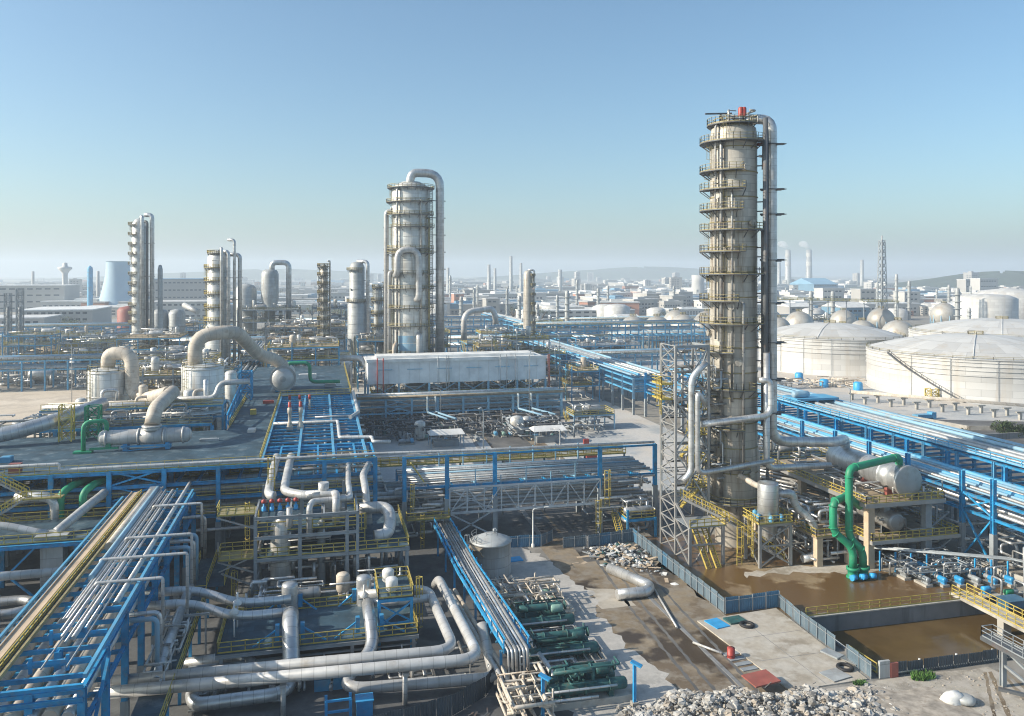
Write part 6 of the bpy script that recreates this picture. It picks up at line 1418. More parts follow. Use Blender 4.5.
# yard equipment in front of the house
def shelter(label, x, y, L=9.2, Wd=5.4, h=3.4):
    t = thing('shelter', label, 'shelter', (x, y, 0))
    mb = MB(); k = mb.vs([(x-L/2, y-Wd/2, h), (x+L/2, y-Wd/2, h), (x+L/2, y+Wd/2, h), (x-L/2, y+Wd/2, h), (x-L/2+.6, y, h+1.0), (x+L/2-.6, y, h+1.0)])
    for f in ((0,1,5,4), (2,3,4,5), (1,2,5), (3,0,4), (3,2,1,0)): mb.face(tuple(k+i for i in f))
    mb.build('roof', 'roof_white', t)
    for a in (-1, 1):
        for c in (-1, 1): mb = MB(); mb.bar((x+a*(L/2-.4), y+c*(Wd/2-.3), 0), (x+a*(L/2-.4), y+c*(Wd/2-.3), h), .2); mb.build('post', 'dusty_blue', t)
    mb = MB(); mb.box(x-L*.35, x+L*.35, y-.9, y+.9, 0, 1.6); mb.build('machine', 'steel', t)
p = at(446, 446); shelter('small white hipped shelter in the yard before the cooler house, left one', p.x, p.y)
p = at(548, 442); shelter('small white hipped shelter in the yard before the cooler house, right one', p.x, p.y)
for i in range(26):
    x = 13+i*2.1+random.uniform(-.3, .3); y = random.choice((210, 216, 222, 228))+random.uniform(-1, 1)-.1*i
    pump_skid('grey pump skid in the yard before the cooler house', x, y, random.choice('xy'), 200+i, 'pump skids before the cooler house', 1.25, random.choice(('steel', 'pale_blue', 'teal', 'pale_green')))
mb = MB(); pipework(mb, 12, 66, 212, 233, .4, 4, 220, (.12, .28), random.Random(51)); solo('yard_piping', mb, 'dark_steel', 'grey pipe maze in the yard before the cooler house', 'pipe')
mb = MB(); pipework(mb, 50, 76, 206, 222, .4, 4, 80, (.12, .3), random.Random(52)); solo('yard_piping', mb, 'steel', 'greyish pipe maze round the right yard shelter', 'pipe')
module('low yellow-railed pump house steelwork right of the yard shelters', 70, 82, 216, 224, [4.4], seed=8, dens=1.2, colm='dusty_blue', w=.1, group=None)
for i, (x, y, r, h) in enumerate(((26, 214, 1.5, 3.6), (52.5, 213, 1.9, 3.8), (56, 216, 1.4, 3.2))):
    mb = MB(); mb.drum((x, y, .9), (x, y, .9+h), r, 16, .5); solo('vertical_vessel', mb, 'white_skin', ('round white vessel beside the left yard shelter', 'round white vessel behind the right yard shelter', 'smaller white vessel behind the right yard shelter')[i], 'vessel')
p = at(560, 463); street_lamp('slim white lamp post in the yard past the blue rack', p.x, p.y, 8, (-1.6, .2))
mb = MB(); mb.rail([(10, 171, 0), (96, 165, 0)], 1.0, 3, .09); solo('handrail', mb, 'steel', 'thin grey fence across the concrete yard', 'fence')
for i, (px, py) in enumerate(((594, 459), (589, 460), (586, 444))):
    p = at(px, py); mb = MB(); mb.box(p.x-.7, p.x+.7, p.y-.4, p.y+.4, .1, 1.3); mb.box(p.x-.5, p.x+.5, p.y-.42, p.y-.4, .5, 1.1); solo('hydrant_box', mb, 'red', 'small red hydrant box in the concrete yard', 'box', 'red boxes in the yard')
hoarding('low pale barrier along the far side of the concrete yard', [(63, 150), (92, 146)], 1.1, 'steel', 4)
# ------------------------------------------------------------------ racks and structures further back
# right rack continuing beyond the great column
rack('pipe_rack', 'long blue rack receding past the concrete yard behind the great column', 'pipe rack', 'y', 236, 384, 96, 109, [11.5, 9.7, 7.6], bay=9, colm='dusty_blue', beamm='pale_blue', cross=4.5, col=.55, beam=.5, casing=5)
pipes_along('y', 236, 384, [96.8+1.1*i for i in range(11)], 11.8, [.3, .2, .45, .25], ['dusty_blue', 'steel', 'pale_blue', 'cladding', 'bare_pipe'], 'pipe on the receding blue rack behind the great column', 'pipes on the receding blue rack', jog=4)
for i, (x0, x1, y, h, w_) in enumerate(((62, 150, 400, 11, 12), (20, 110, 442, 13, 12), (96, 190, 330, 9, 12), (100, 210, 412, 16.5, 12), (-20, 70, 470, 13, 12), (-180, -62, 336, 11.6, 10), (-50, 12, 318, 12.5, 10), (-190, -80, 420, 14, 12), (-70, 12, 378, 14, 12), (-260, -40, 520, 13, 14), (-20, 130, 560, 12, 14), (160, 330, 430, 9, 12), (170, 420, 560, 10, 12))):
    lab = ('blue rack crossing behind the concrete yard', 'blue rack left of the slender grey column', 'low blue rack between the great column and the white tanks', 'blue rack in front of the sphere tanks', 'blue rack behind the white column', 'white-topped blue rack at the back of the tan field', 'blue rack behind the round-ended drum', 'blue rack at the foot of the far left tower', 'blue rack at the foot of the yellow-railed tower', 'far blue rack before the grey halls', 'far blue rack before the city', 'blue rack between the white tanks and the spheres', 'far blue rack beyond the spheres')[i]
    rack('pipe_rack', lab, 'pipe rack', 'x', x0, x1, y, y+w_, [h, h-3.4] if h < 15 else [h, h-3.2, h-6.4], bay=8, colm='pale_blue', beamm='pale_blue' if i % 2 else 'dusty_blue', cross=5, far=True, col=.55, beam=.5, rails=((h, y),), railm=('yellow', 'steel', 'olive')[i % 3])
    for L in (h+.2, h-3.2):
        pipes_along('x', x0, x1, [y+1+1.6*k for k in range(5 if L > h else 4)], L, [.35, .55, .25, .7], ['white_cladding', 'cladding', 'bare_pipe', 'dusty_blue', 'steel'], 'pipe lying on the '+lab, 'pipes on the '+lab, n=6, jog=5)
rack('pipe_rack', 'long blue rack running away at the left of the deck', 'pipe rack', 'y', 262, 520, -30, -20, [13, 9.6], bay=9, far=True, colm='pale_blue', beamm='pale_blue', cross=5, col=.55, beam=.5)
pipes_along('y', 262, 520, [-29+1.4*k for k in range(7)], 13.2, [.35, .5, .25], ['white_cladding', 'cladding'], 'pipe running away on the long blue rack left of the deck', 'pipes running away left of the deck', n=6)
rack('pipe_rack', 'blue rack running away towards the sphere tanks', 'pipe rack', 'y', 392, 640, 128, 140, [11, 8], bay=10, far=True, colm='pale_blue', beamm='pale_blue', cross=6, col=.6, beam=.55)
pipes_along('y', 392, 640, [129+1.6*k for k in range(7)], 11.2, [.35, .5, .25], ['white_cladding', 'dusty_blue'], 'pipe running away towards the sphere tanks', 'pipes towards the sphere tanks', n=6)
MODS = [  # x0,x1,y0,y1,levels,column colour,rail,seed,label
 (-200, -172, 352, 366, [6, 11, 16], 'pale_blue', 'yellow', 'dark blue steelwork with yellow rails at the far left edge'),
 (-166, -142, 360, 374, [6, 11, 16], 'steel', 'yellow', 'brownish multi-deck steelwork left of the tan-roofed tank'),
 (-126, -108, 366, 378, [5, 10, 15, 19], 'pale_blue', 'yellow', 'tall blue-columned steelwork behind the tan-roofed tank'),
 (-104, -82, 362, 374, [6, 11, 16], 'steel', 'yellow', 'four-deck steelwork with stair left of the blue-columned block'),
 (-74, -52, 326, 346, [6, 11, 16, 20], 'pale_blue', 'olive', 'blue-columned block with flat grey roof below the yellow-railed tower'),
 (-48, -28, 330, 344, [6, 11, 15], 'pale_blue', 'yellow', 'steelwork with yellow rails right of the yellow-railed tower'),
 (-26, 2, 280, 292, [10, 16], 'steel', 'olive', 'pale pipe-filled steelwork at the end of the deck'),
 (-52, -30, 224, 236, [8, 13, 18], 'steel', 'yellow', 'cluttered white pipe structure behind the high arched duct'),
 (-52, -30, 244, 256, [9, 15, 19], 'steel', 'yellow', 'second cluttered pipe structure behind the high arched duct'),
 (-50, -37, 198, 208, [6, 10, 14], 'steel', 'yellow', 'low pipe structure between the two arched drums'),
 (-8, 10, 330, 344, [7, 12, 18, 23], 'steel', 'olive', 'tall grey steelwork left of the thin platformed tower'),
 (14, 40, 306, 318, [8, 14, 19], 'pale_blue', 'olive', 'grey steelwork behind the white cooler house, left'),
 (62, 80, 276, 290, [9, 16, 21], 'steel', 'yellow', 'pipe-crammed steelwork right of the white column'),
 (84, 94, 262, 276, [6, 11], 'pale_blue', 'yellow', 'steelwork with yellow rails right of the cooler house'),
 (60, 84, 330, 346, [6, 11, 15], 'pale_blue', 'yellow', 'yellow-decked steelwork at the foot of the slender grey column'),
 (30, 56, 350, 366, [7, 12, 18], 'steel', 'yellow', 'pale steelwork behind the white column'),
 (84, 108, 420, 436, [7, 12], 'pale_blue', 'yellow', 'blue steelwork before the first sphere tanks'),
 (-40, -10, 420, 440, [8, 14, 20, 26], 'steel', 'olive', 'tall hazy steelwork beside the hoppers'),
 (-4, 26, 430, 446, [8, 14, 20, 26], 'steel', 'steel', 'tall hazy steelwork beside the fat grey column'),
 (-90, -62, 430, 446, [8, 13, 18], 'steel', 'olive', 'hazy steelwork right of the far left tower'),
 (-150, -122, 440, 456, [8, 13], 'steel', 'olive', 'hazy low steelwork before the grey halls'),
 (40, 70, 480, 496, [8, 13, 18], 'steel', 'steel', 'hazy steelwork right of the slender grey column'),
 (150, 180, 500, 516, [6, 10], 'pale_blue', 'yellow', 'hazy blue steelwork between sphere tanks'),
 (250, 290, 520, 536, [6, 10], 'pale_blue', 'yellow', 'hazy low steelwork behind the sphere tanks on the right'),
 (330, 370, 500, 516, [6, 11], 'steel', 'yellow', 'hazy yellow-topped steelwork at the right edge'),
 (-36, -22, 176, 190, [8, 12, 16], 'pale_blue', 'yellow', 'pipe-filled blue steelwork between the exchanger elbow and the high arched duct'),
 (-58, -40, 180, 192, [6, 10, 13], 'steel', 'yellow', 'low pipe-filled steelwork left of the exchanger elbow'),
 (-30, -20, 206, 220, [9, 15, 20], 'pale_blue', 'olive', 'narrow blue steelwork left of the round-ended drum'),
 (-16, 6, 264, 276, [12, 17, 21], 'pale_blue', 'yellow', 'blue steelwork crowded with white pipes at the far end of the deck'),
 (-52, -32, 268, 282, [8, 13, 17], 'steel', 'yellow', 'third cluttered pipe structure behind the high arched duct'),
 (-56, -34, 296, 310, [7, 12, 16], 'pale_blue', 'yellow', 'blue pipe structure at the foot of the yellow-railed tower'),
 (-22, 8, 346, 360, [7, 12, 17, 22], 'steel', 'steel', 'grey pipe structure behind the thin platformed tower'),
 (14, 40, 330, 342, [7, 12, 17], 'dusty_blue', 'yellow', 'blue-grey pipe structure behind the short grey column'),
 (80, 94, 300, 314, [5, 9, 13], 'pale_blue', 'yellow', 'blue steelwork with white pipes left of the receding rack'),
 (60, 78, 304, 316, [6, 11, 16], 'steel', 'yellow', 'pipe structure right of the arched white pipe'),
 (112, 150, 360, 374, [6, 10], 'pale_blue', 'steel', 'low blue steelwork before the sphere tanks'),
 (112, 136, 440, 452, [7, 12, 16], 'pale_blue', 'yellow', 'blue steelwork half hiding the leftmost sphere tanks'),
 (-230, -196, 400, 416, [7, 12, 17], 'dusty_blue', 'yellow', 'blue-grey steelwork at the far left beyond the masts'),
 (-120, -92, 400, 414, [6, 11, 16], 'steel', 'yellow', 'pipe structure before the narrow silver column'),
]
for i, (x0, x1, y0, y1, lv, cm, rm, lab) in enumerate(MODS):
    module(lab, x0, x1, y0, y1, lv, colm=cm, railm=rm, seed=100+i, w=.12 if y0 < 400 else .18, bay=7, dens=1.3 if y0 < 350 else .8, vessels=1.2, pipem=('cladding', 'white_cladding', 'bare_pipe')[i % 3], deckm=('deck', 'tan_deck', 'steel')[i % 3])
# yellow-railed tower and others
T1 = atd(139, 300, 365)
tower('process_tower', 'tall narrow silver column with many platforms on its left, far left', T1.x, T1.y, [(3.0, 0), (3.0, 40), (3.0, 67), (1.6, 69), (.05, 69.6)], [(z, 110, 260) for z in (66.5, 62, 57.5, 53, 48.5, 44, 39.5, 35, 30, 26, 22)], skin='white_skin', n=24, width=1.6, w=.14,
      risers=((300, .8, 10, 70, 'cladding', .4), (330, .6, 10, 68, 'dark_steel', .9), (345, 1.0, 10, 71, 'cladding', 2.0)), nozzles=2)
mb = MB(); mb.lathe((T1.x+9, T1.y, 0), [(1.1, 0), (1.1, 46), (.7, 48), (.02, 48.4)], 14); solo('process_tower', mb, 'tank_grey', 'thin grey column close to the right of the narrow silver column', 'column')
T2 = atd(218, 300, 275)
tower('process_tower', 'yellow-railed pale column with a bundle of silver pipes, left', T2.x, T2.y, [(4.2, 0), (4.2, 24), (3.5, 27), (3.5, 50), (2, 52), (.05, 52.6)], [(z, 100, 290) for z in (51.4, 46.5, 42, 37.5, 33, 28.5, 24)], skin='white_skin', n=28, width=1.1, w=.12, railm='yellow',
      risers=((290, .5, 10, 53, 'cladding', .4), (315, .6, 10, 52, 'cladding', .6), (335, .5, 10, 56, 'cladding', 1.5), (350, .7, 10, 51, 'cladding', 2.5)), nozzles=3)
T3 = atd(324, 310, 290)
tower('process_tower', 'thin grey column ringed with close platforms, left of the white one', T3.x, T3.y, [(1.4, 0), (1.4, 20), (1.3, 47), (.05, 48)], [(z, 60, 330) for z in (47, 43.8, 40.6, 37.4, 34.2, 31, 27.8, 24.6, 21.4)], skin='column_skin', n=16, width=1.1, w=.13, risers=((20, .35, 6, 49, 'cladding', .5), (200, .3, 6, 44, 'cladding', .4)), nozzles=0)
T4 = atd(357, 300, 380)
tower('process_tower', 'fat hazy grey column with a domed top and dark hatch', T4.x, T4.y, [(4.4, 0), (4.4, 30), (3.6, 31), (3.6, 47.4), (2.6, 49.4), (.05, 50)], [(31, 0, 359), (46, 120, 300)], skin='tank_grey', n=26, width=1.3, w=.16, risers=((330, .9, 8, 50, 'cladding', .3),), nozzles=2)
T5 = atd(528, 300, 420)
tower('process_tower', 'slender grey column standing alone right of the white column', T5.x, T5.y, [(2.5, 0), (2.5, 30), (2.3, 44), (1.6, 45.4), (.05, 46)], [(z, 290, 430) for z in (43, 38, 33, 28, 23, 18, 13)], skin='column_skin', n=20, width=1.6, w=.16, risers=((350, .5, 4, 46, 'cladding', .3),), nozzles=0)
T6 = atd(378, 320, 310)
tower('process_tower', 'short grey column in front of the fat hazy one', T6.x, T6.y, [(1.6, 0), (1.6, 38), (.9, 40), (.05, 40.4)], [(z, 150, 330) for z in (39, 34, 29, 24, 18)], skin='tank_grey', n=16, width=1.1, w=.13, risers=((0, .3, 4, 41, 'cladding', .3),), nozzles=0)
# hoppers
for i, (px, w_, z1) in enumerate(((246, 9, 38), (270, 8, 46))):
    c = atd(px, 300, 420); mb = MB(); r = w_*.55
    mb.lathe((c.x, c.y, 0), [(r*.62, 0), (r*.62, 24), (r, 31), (r, z1-2), (r*.8, z1), (.02, z1+.6)] if i else [(r*1.1, 0), (r*1.1, z1-2), (r*.8, z1), (.02, z1+1)], 26)
    solo('hopper', mb, 'tank_grey', ('squat grey silo beside the conical hopper', 'grey hopper with conical belly and an overhead pipe')[i], 'silo')
c = atd(270, 300, 420); pipe([(c.x+1, c.y, 45), (c.x+1, c.y, 50), (c.x+9.5, c.y, 50), (c.x+9.5, c.y, 14)], 1.4, 'cladding', 'silver overhead pipe arching from the conical hopper', n=12, bend=3)
for i, px in enumerate((160, 177)):
    c = atd(px, 310, 400); mb = MB(); mb.lathe((c.x, c.y, 0), [(4, 0), (4, 24), (3, 26), (.02, 26.6)], 24)
    for z in (6, 12, 18): mb.lathe((c.x, c.y, z), [(4, -.2), (4.25, -.2), (4.25, .2), (4, .2)], 24)
    solo('storage_silo', mb, 'tank_grey', ('left one of two banded grey silos right of the narrow silver column', 'right one of two banded grey silos right of the narrow silver column')[i], 'silo')
pipe([atd(184, 305, 395), atd(198, 312, 388)], 1.3, 'white_cladding', 'thick white slanting pipe right of the two banded silos', n=12)
c = atd(128, 310, 520); mb = MB(); mb.lathe((c.x, c.y, 0), [(6.5, 0), (6.5, 20), (5, 22), (.02, 23)], 24); solo('storage_tank', mb, 'brown_red', 'rusty red tank at the foot of the cooling tower', 'tank')
# flat tank in the tan area + pylons
c = atd(50, 356, 372); mb = MB(); mb.lathe((c.x, c.y, 0), [(10.4, 0), (10.4, 8), (10.6, 8.1), (6, 9.6), (.05, 10.4)], 40); solo('storage_tank', mb, 'tan_deck', 'low wide tan-roofed tank behind the tan field', 'tank')
for i, px in enumerate((8, 20)):
    c = atd(px, 320, 340); mb = MB(); lattice(mb, c.x-1.1, c.x+1.1, c.y-1.1, c.y+1.1, 0, 36+i*2, 4, .2, .13); mb.drum((c.x, c.y, 4), (c.x, c.y, 30), .6, 10); solo('lattice_tower', mb, 'steel', ('leftmost of two dark lattice masts at the left edge', 'dark lattice mast just right of the leftmost one')[i], 'mast')
# equipment on the tan field
for i in range(14):
    c = at(26+random.uniform(0, 60), 386+random.uniform(-4, 3)); pump_skid('silver pump skid on the edge of the tan field', c.x, c.y, 'x', 300+i, 'pump skids on the tan field', 1.8, 'steel')
mb = MB(); a, c = at(0, 386), at(92, 384); pipework(mb, a.x, c.x+10, a.y-6, a.y+8, .5, 4, 110, (.2, .45), random.Random(71)); solo('yard_piping', mb, 'white_cladding', 'silver pipe maze at the back of the tan field', 'pipe')
# clutter of the left and centre middle distance: drums and small vessels
for i in range(46):
    px, d = random.uniform(-10, 380), random.uniform(240, 420); c = atd(px, 330, d); r = random.uniform(1, 2.6); h = random.uniform(4, 14)
    if -24 < c.x < 9 and c.y < 265 or 10 < c.x < 74 and c.y < 300 or (-180 < c.x < -48 and c.y < 350): continue
    mb = MB()
    if random.random() < .6: mb.drum((c.x, c.y, 1.5), (c.x, c.y, 1.5+h), r, 14); mb.cyl((c.x, c.y, 0), (c.x, c.y, 2), r*.8, 10); solo('vertical_vessel', mb, random.choice(('white_skin', 'cladding', 'tan_pipe', 'tank_grey')), 'upright vessel standing among the middle-distance racks', 'vessel', 'upright vessels of the middle distance')
    else: mb.drum((c.x, c.y, r+1.5), (c.x+h, c.y, r+1.5), r, 14); mb.box(c.x+1, c.x+1.6, c.y-r, c.y+r, 0, 2); mb.box(c.x+h-2, c.x+h-1.4, c.y-r, c.y+r, 0, 2); solo('horizontal_vessel', mb, random.choice(('white_cladding', 'cladding', 'tank_grey')), 'lying drum among the middle-distance racks', 'vessel', 'lying drums of the middle distance')
pipe([atd(464, 340, 300), atd(464, 312, 300), atd(494, 308, 306), atd(496, 324, 306)], 1.1, 'white_cladding', 'thick white arched pipe right of the white column', n=14, bend=4)
pipe([atd(318, 343, 290), atd(326, 358, 262), atd(362, 358, 262), atd(366, 368, 260)], .9, 'white_cladding', 'thick white pipe kinked beside the end of the deck', n=14, bend=2)

# slim lamp posts over the plant
lamp = MB(); lamp.tube([(0, 0, 0), (0, 0, 20), (1.4, 0, 20.6)], .12, 6, 1.0); lamp.box(1.2, 2.2, -.2, .2, 20.5, 20.7)
lp = solo('street_lamp', lamp, 'steel', 'slim tall lamp post standing among the pipe racks', 'street lamp', 'tall lamp posts among the racks', base=(0, 0, 0))
for i, (x, y) in enumerate(((-60, 196), (-48, 214), (-31, 240), (-26, 262), (-58, 262), (-80, 292), (-112, 350), (10, 282), (12, 322), (52, 300), (78, 262), (88, 290), (114, 260), (116, 320), (92, 352), (150, 350), (-150, 346), (60, 228), (34, 230), (8.6, 214), (122, 200), (124, 168), (30, 148), (80, 158), (-20, 300))):
    c = lp if i == 0 else copy_tree(lp); c.location = (x, y, 0); c.rotation_euler[2] = i*1.9; c.scale = (1, 1, .55+.1*(i % 6))

# close-packed piping between the arched drums and behind the gallery
rack('pipe_rack', 'short blue rack of white pipes between the two arched drums', 'pipe rack', 'x', -52, -19, 170, 175, [18.4, 16.2], bay=6.6, colm='pale_blue', beamm='pale_blue', cross=3.3, rails=((18.4, 170.1),), col=.4, beam=.34)
for L in (18.6, 16.4): pipes_along('x', -52, -19, [170.6+.75*i for i in range(6)], L, [.2, .3, .16, .24], ['white_cladding', 'cladding', 'tan_pipe'], 'pipe on the short rack between the two arched drums', 'pipes between the arched drums')
for i, (x, y, r, z0, z1, m_) in enumerate(((-47, 178, 1.1, 6, 19, 'white_skin'), (-36, 181, .9, 6, 21, 'tan_pipe'), (-26.5, 178, 1.2, 6, 20, 'white_skin'), (-22.5, 172.5, .5, 6, 23, 'cladding'), (-58, 177, 1.3, 4, 15, 'tank_grey'), (-20.5, 200, 1.4, 4, 21, 'white_skin'), (-26, 230, 1.6, 4, 20, 'white_skin'), (-60, 205, 1.2, 2, 9, 'white_skin'))):
    mb = MB(); mb.drum((x, y, z0+1), (x, y, z1), r, 16, .5); mb.cyl((x, y, 0), (x, y, z0+1.2), r*.8, 12); solo('vertical_vessel', mb, m_, 'slim upright vessel among the pipes between and behind the arched drums', 'vessel', 'slim vessels near the arched drums')
for i in range(9):
    x = -50+i*3.6; y = 168.5+(i % 3)*4; h = 17+(i*37 % 5)
    pipe([(x, y, 4), (x, y, h), (x+2.6, y+1, h), (x+2.6, y+1, h-3)], .22+.08*(i % 3), ('white_cladding', 'tan_pipe', 'cladding')[i % 3], 'hooked riser pipe between the two arched drums', 'hooked risers between the arched drums', n=8, bend=.8)
pipe([(-19.2, 176, 17.6), (-27, 176.4, 17.8), (-27.4, 180, 19.2), (-34, 182, 19.4)], .42, 'white_cladding', 'white pipe bending back from the blue stair frame by the lane', n=12)
# ------------------------------------------------------------------ white storage tanks
def big_tank(label, c, R, hz, dome, stair_from, rail_px=True):
    t = thing('storage_tank', label, 'tank', (c.x, c.y, 0)); n = 72
    mb = MB(); mb.lathe((c.x, c.y, 0), [(R+.4, 0), (R+.4, .3), (R, .32), (R, hz*.5), (R, hz)], n); mb.build('shell', 'tank_white', t)
    mb = MB(); prof = [(R*math.cos(a)+.1, hz+dome*math.sin(a)) for a in [math.pi/2*k/9 for k in range(9)]]+[(.03, hz+dome)]
    mb.lathe((c.x, c.y, 0), [(R*(1-(k/9)**1.0), hz+dome*(1-(1-k/9)**2)) for k in range(9)]+[(.05, hz+dome)], n); roof = mb.build('roof', 'tank_white', t)
    mb = MB()
    for z in (hz*.62, hz*.74, hz*.84, hz*.93): mb.lathe((c.x, c.y, z), [(R+.02, -.09), (R+.3, -.08), (R+.3, .08), (R+.02, .09)], n)
    mb.lathe((c.x, c.y, hz), [(R, -.2), (R+.25, -.2), (R+.25, .15), (R, .15)], n); mb.build('wind_girder', 'tank_white', t)
    mb = MB(); mb.rail([(c.x+R*math.cos(2*math.pi*k/40), c.y+R*math.sin(2*math.pi*k/40), hz) for k in range(40)], 1.1, 6, .12, True); mb.rail([(c.x+3*math.cos(k), c.y+3*math.sin(k), hz+dome) for k in range(6)], 1.1, 3, .14, True); mb.build('handrail', 'olive', roof)
    mb = MB(); a0, a1 = rad(stair_from), rad(stair_from+42); P = []
    for k in range(15): a = a0+(a1-a0)*k/14; P.append(Vector((c.x+(R+.7)*math.cos(a), c.y+(R+.7)*math.sin(a), hz*(1-k/14))))
    for p, q in zip(P[:-1], P[1:]): mb.bar(p, q, .9, .35); mb.bar(p+Vector((0, 0, 1.1)), q+Vector((0, 0, 1.1)), .14); mb.bar(p, p+Vector((0, 0, 1.1)), .12)
    mb.build('stairway', 'dark_steel', t)
    mb = MB()
    for a in (195, 215, 236, 262, 300, 320):
        x, y = c.x+(R+.3)*math.cos(rad(a)), c.y+(R+.3)*math.sin(rad(a)); mb.bar((x, y, 0), (x, y, hz), .13)
    mb.build('pipe_riser', 'steel', t)
    mb = MB(); a = rad(225); prev = None
    for k in range(8): u = R*(1-k/8); z = hz+dome*(1-(1-k/8)**2)+.25; q = Vector((c.x+u*math.cos(a), c.y+u*math.sin(a), z)); (mb.bar(prev, q, .3, .1) if prev else None); prev = q
    mb.build('roof_walk', 'roof_white', roof)
cA = atd(830, 376, 376); big_tank('large white domed tank just right of the great column', cA, 32, 15.6, 5.6, 300)
cB = atd(976, 405, 307); big_tank('nearest large white domed tank with a dark slanting stair, right edge', cB, 38.5, 15, 6.2, 180)
cC = atd(1002, 380, 392); big_tank('large white domed tank behind the one with the slanting stair', cC, 41, 16, 6.2, 190)
cD = atd(1008, 300, 760); mb = MB(); mb.lathe((cD.x, cD.y, 0), [(32, 0), (32, 22), (24, 27), (.05, 30)], 40); solo('storage_tank', mb, 'tank_white', 'white tank far back at the right edge', 'tank')
cD = atd(985, 302, 700); mb = MB(); mb.lathe((cD.x, cD.y, 0), [(25, 0), (25, 22), (18, 25), (.05, 26)], 36); solo('storage_tank', mb, 'tank_white', 'lower white tank far back, left of the one at the right edge', 'tank')
# dike walls, low pipe supports and vans of the tank farm
t = thing('dike_wall', 'low concrete dike wall round the white tanks', 'wall', (170, 230, 0))
mb = MB(); P = [at(770, 392), at(806, 402), at(870, 412), at(968, 430), at(1060, 431)]
for p, q in zip(P[:-1], P[1:]): mb.bar(p+Vector((0, 0, .6)), q+Vector((0, 0, .6)), .5, 1.2)
mb.build('wall', 'concrete', t)
t = thing('dike_wall', 'low grey wall beside the bush at the right edge', 'wall', at(980, 440))
mb = MB(); P = [at(905, 437), at(968, 441), at(1060, 436)]
for p, q in zip(P[:-1], P[1:]): mb.bar(p+Vector((0, 0, .8)), q+Vector((0, 0, .8)), .5, 1.6)
mb.build('wall', 'dark_concrete', t)
for i in range(14):
    f = i/13; p = at(852+168*f, 400+17*f+ (3 if i % 2 else 0)); mb = MB(); mb.box(p.x-.4, p.x+.4, p.y-.4, p.y+.4, 0, 2.2); mb.box(p.x-1.4, p.x+1.4, p.y-.3, p.y+.3, 2.2, 2.6); solo('pipe_sleeper', mb, 'concrete', 'small concrete pipe trestle in front of the nearest white tank', 'pipe support', 'trestles before the nearest tank')
for k in range(3): p, q = at(850, 399+k), at(1030, 414+k); pipe([p+Vector((0, 0, 2.9)), q+Vector((0, 0, 2.9))], .22, 'tan_pipe', 'thin pipe on trestles in front of the nearest white tank', 'pipes on the tank trestles', 6)
mb = MB(); p = at(800, 386); pipework(mb, p.x-14, p.x+30, p.y-8, p.y+8, .4, 2.6, 60, (.15, .3), random.Random(81)); solo('yard_piping', mb, 'tan_pipe', 'low rusty pipe tangle at the foot of the left white tank', 'pipe')
for i, (px, py) in enumerate(((799, 380), (824, 387), (858, 390))):
    p = at(px, py); mb = MB(); mb.lathe((p.x, p.y, 0), [(1.7, 0), (1.7, 2.6), (1.2, 3.1), (.02, 3.2)], 16); solo('storage_tank', mb, 'bright_blue', ('small bright blue pot left at the foot of the left white tank', 'small bright blue pot in the middle at the foot of the white tanks', 'small bright blue pot next to the nearest white tank')[i], 'tank')
p = at(932, 400); mb = MB(); lattice(mb, p.x-1.5, p.x+1.5, p.y-1.5, p.y+1.5, 0, 4, 2, .25, .15); solo('scaffold_tower', mb, 'yellow', 'small yellow scaffold against the nearest white tank', 'scaffold')
mb = MB(); p = at(925, 419); mb.box(p.x-3.5, p.x+1.5, p.y-1.2, p.y+1.2, .5, 1.5); mb.box(p.x+1.6, p.x+3.2, p.y-1.1, p.y+1.1, .5, 2.1); 
for xx in (-2.4, 2.4): mb.cyl((p.x+xx, p.y-1.3, .5), (p.x+xx, p.y+1.3, .5), .5, 12)
solo('flatbed_truck', mb, 'pale_blue', 'small flatbed truck parked on the road before the nearest tank', 'truck')
# bushes
def bush(label, p, r, h, k, name='bush'):
    t = thing(name, label, 'bush', (p.x, p.y, 0))
    mb = MB()
    for i in range(5): a = i*1.3; mb.tube([(p.x, p.y, 0), (p.x+.25*r*math.cos(a), p.y+.25*r*math.sin(a), h*.35), (p.x+.6*r*math.cos(a), p.y+.6*r*math.sin(a), h*.7)], .09*h/3, 5)
    mb.build('trunk', 'bark', t); mb = MB(); cl = [(random.uniform(-.7, .7)*r, random.uniform(-.7, .7)*r, random.uniform(.35, .95)*h, random.uniform(.25, .5)*r) for _ in range(16)]
    for _ in range(k):
        cx, cy, cz, cr = random.choice(cl); v = Vector((random.gauss(0, 1), random.gauss(0, 1), random.gauss(0, .8))); v = v.normalized()*cr*random.uniform(.6, 1.05)
        q = Vector((p.x+cx, p.y+cy, cz))+v; s_ = random.uniform(.10, .22)*(1+r*.08); u = Vector((random.gauss(0, 1), random.gauss(0, 1), random.gauss(0, 1))).normalized(); w_ = u.cross(Vector((.3, .5, .8))).normalized()
        mb.quad(q-u*s_, q+w_*s_*.6, q+u*s_, q-w_*s_*.6)
    mb.build('crown', 'leaf', t); return t
p = at(1005, 436); bush('rounded olive bush at the right edge beyond the blue rack', p, 3.4, 3.8, 2600)
p = at(1019, 437); bush('second olive bush at the very right edge', p, 2.6, 3.2, 1500)
p = at(965, 437); bush('thin leafless-looking shrub by the low grey wall', p, 1.3, 2.4, 160)
for i in range(14):
    p = at(860+random.uniform(0, 165), 441+random.uniform(0, 6)); bush('low dry shrub on the verge by the low grey wall', p, random.uniform(.6, 1.2), random.uniform(.5, 1.0), 200)['group'] = 'shrubs on the verge'
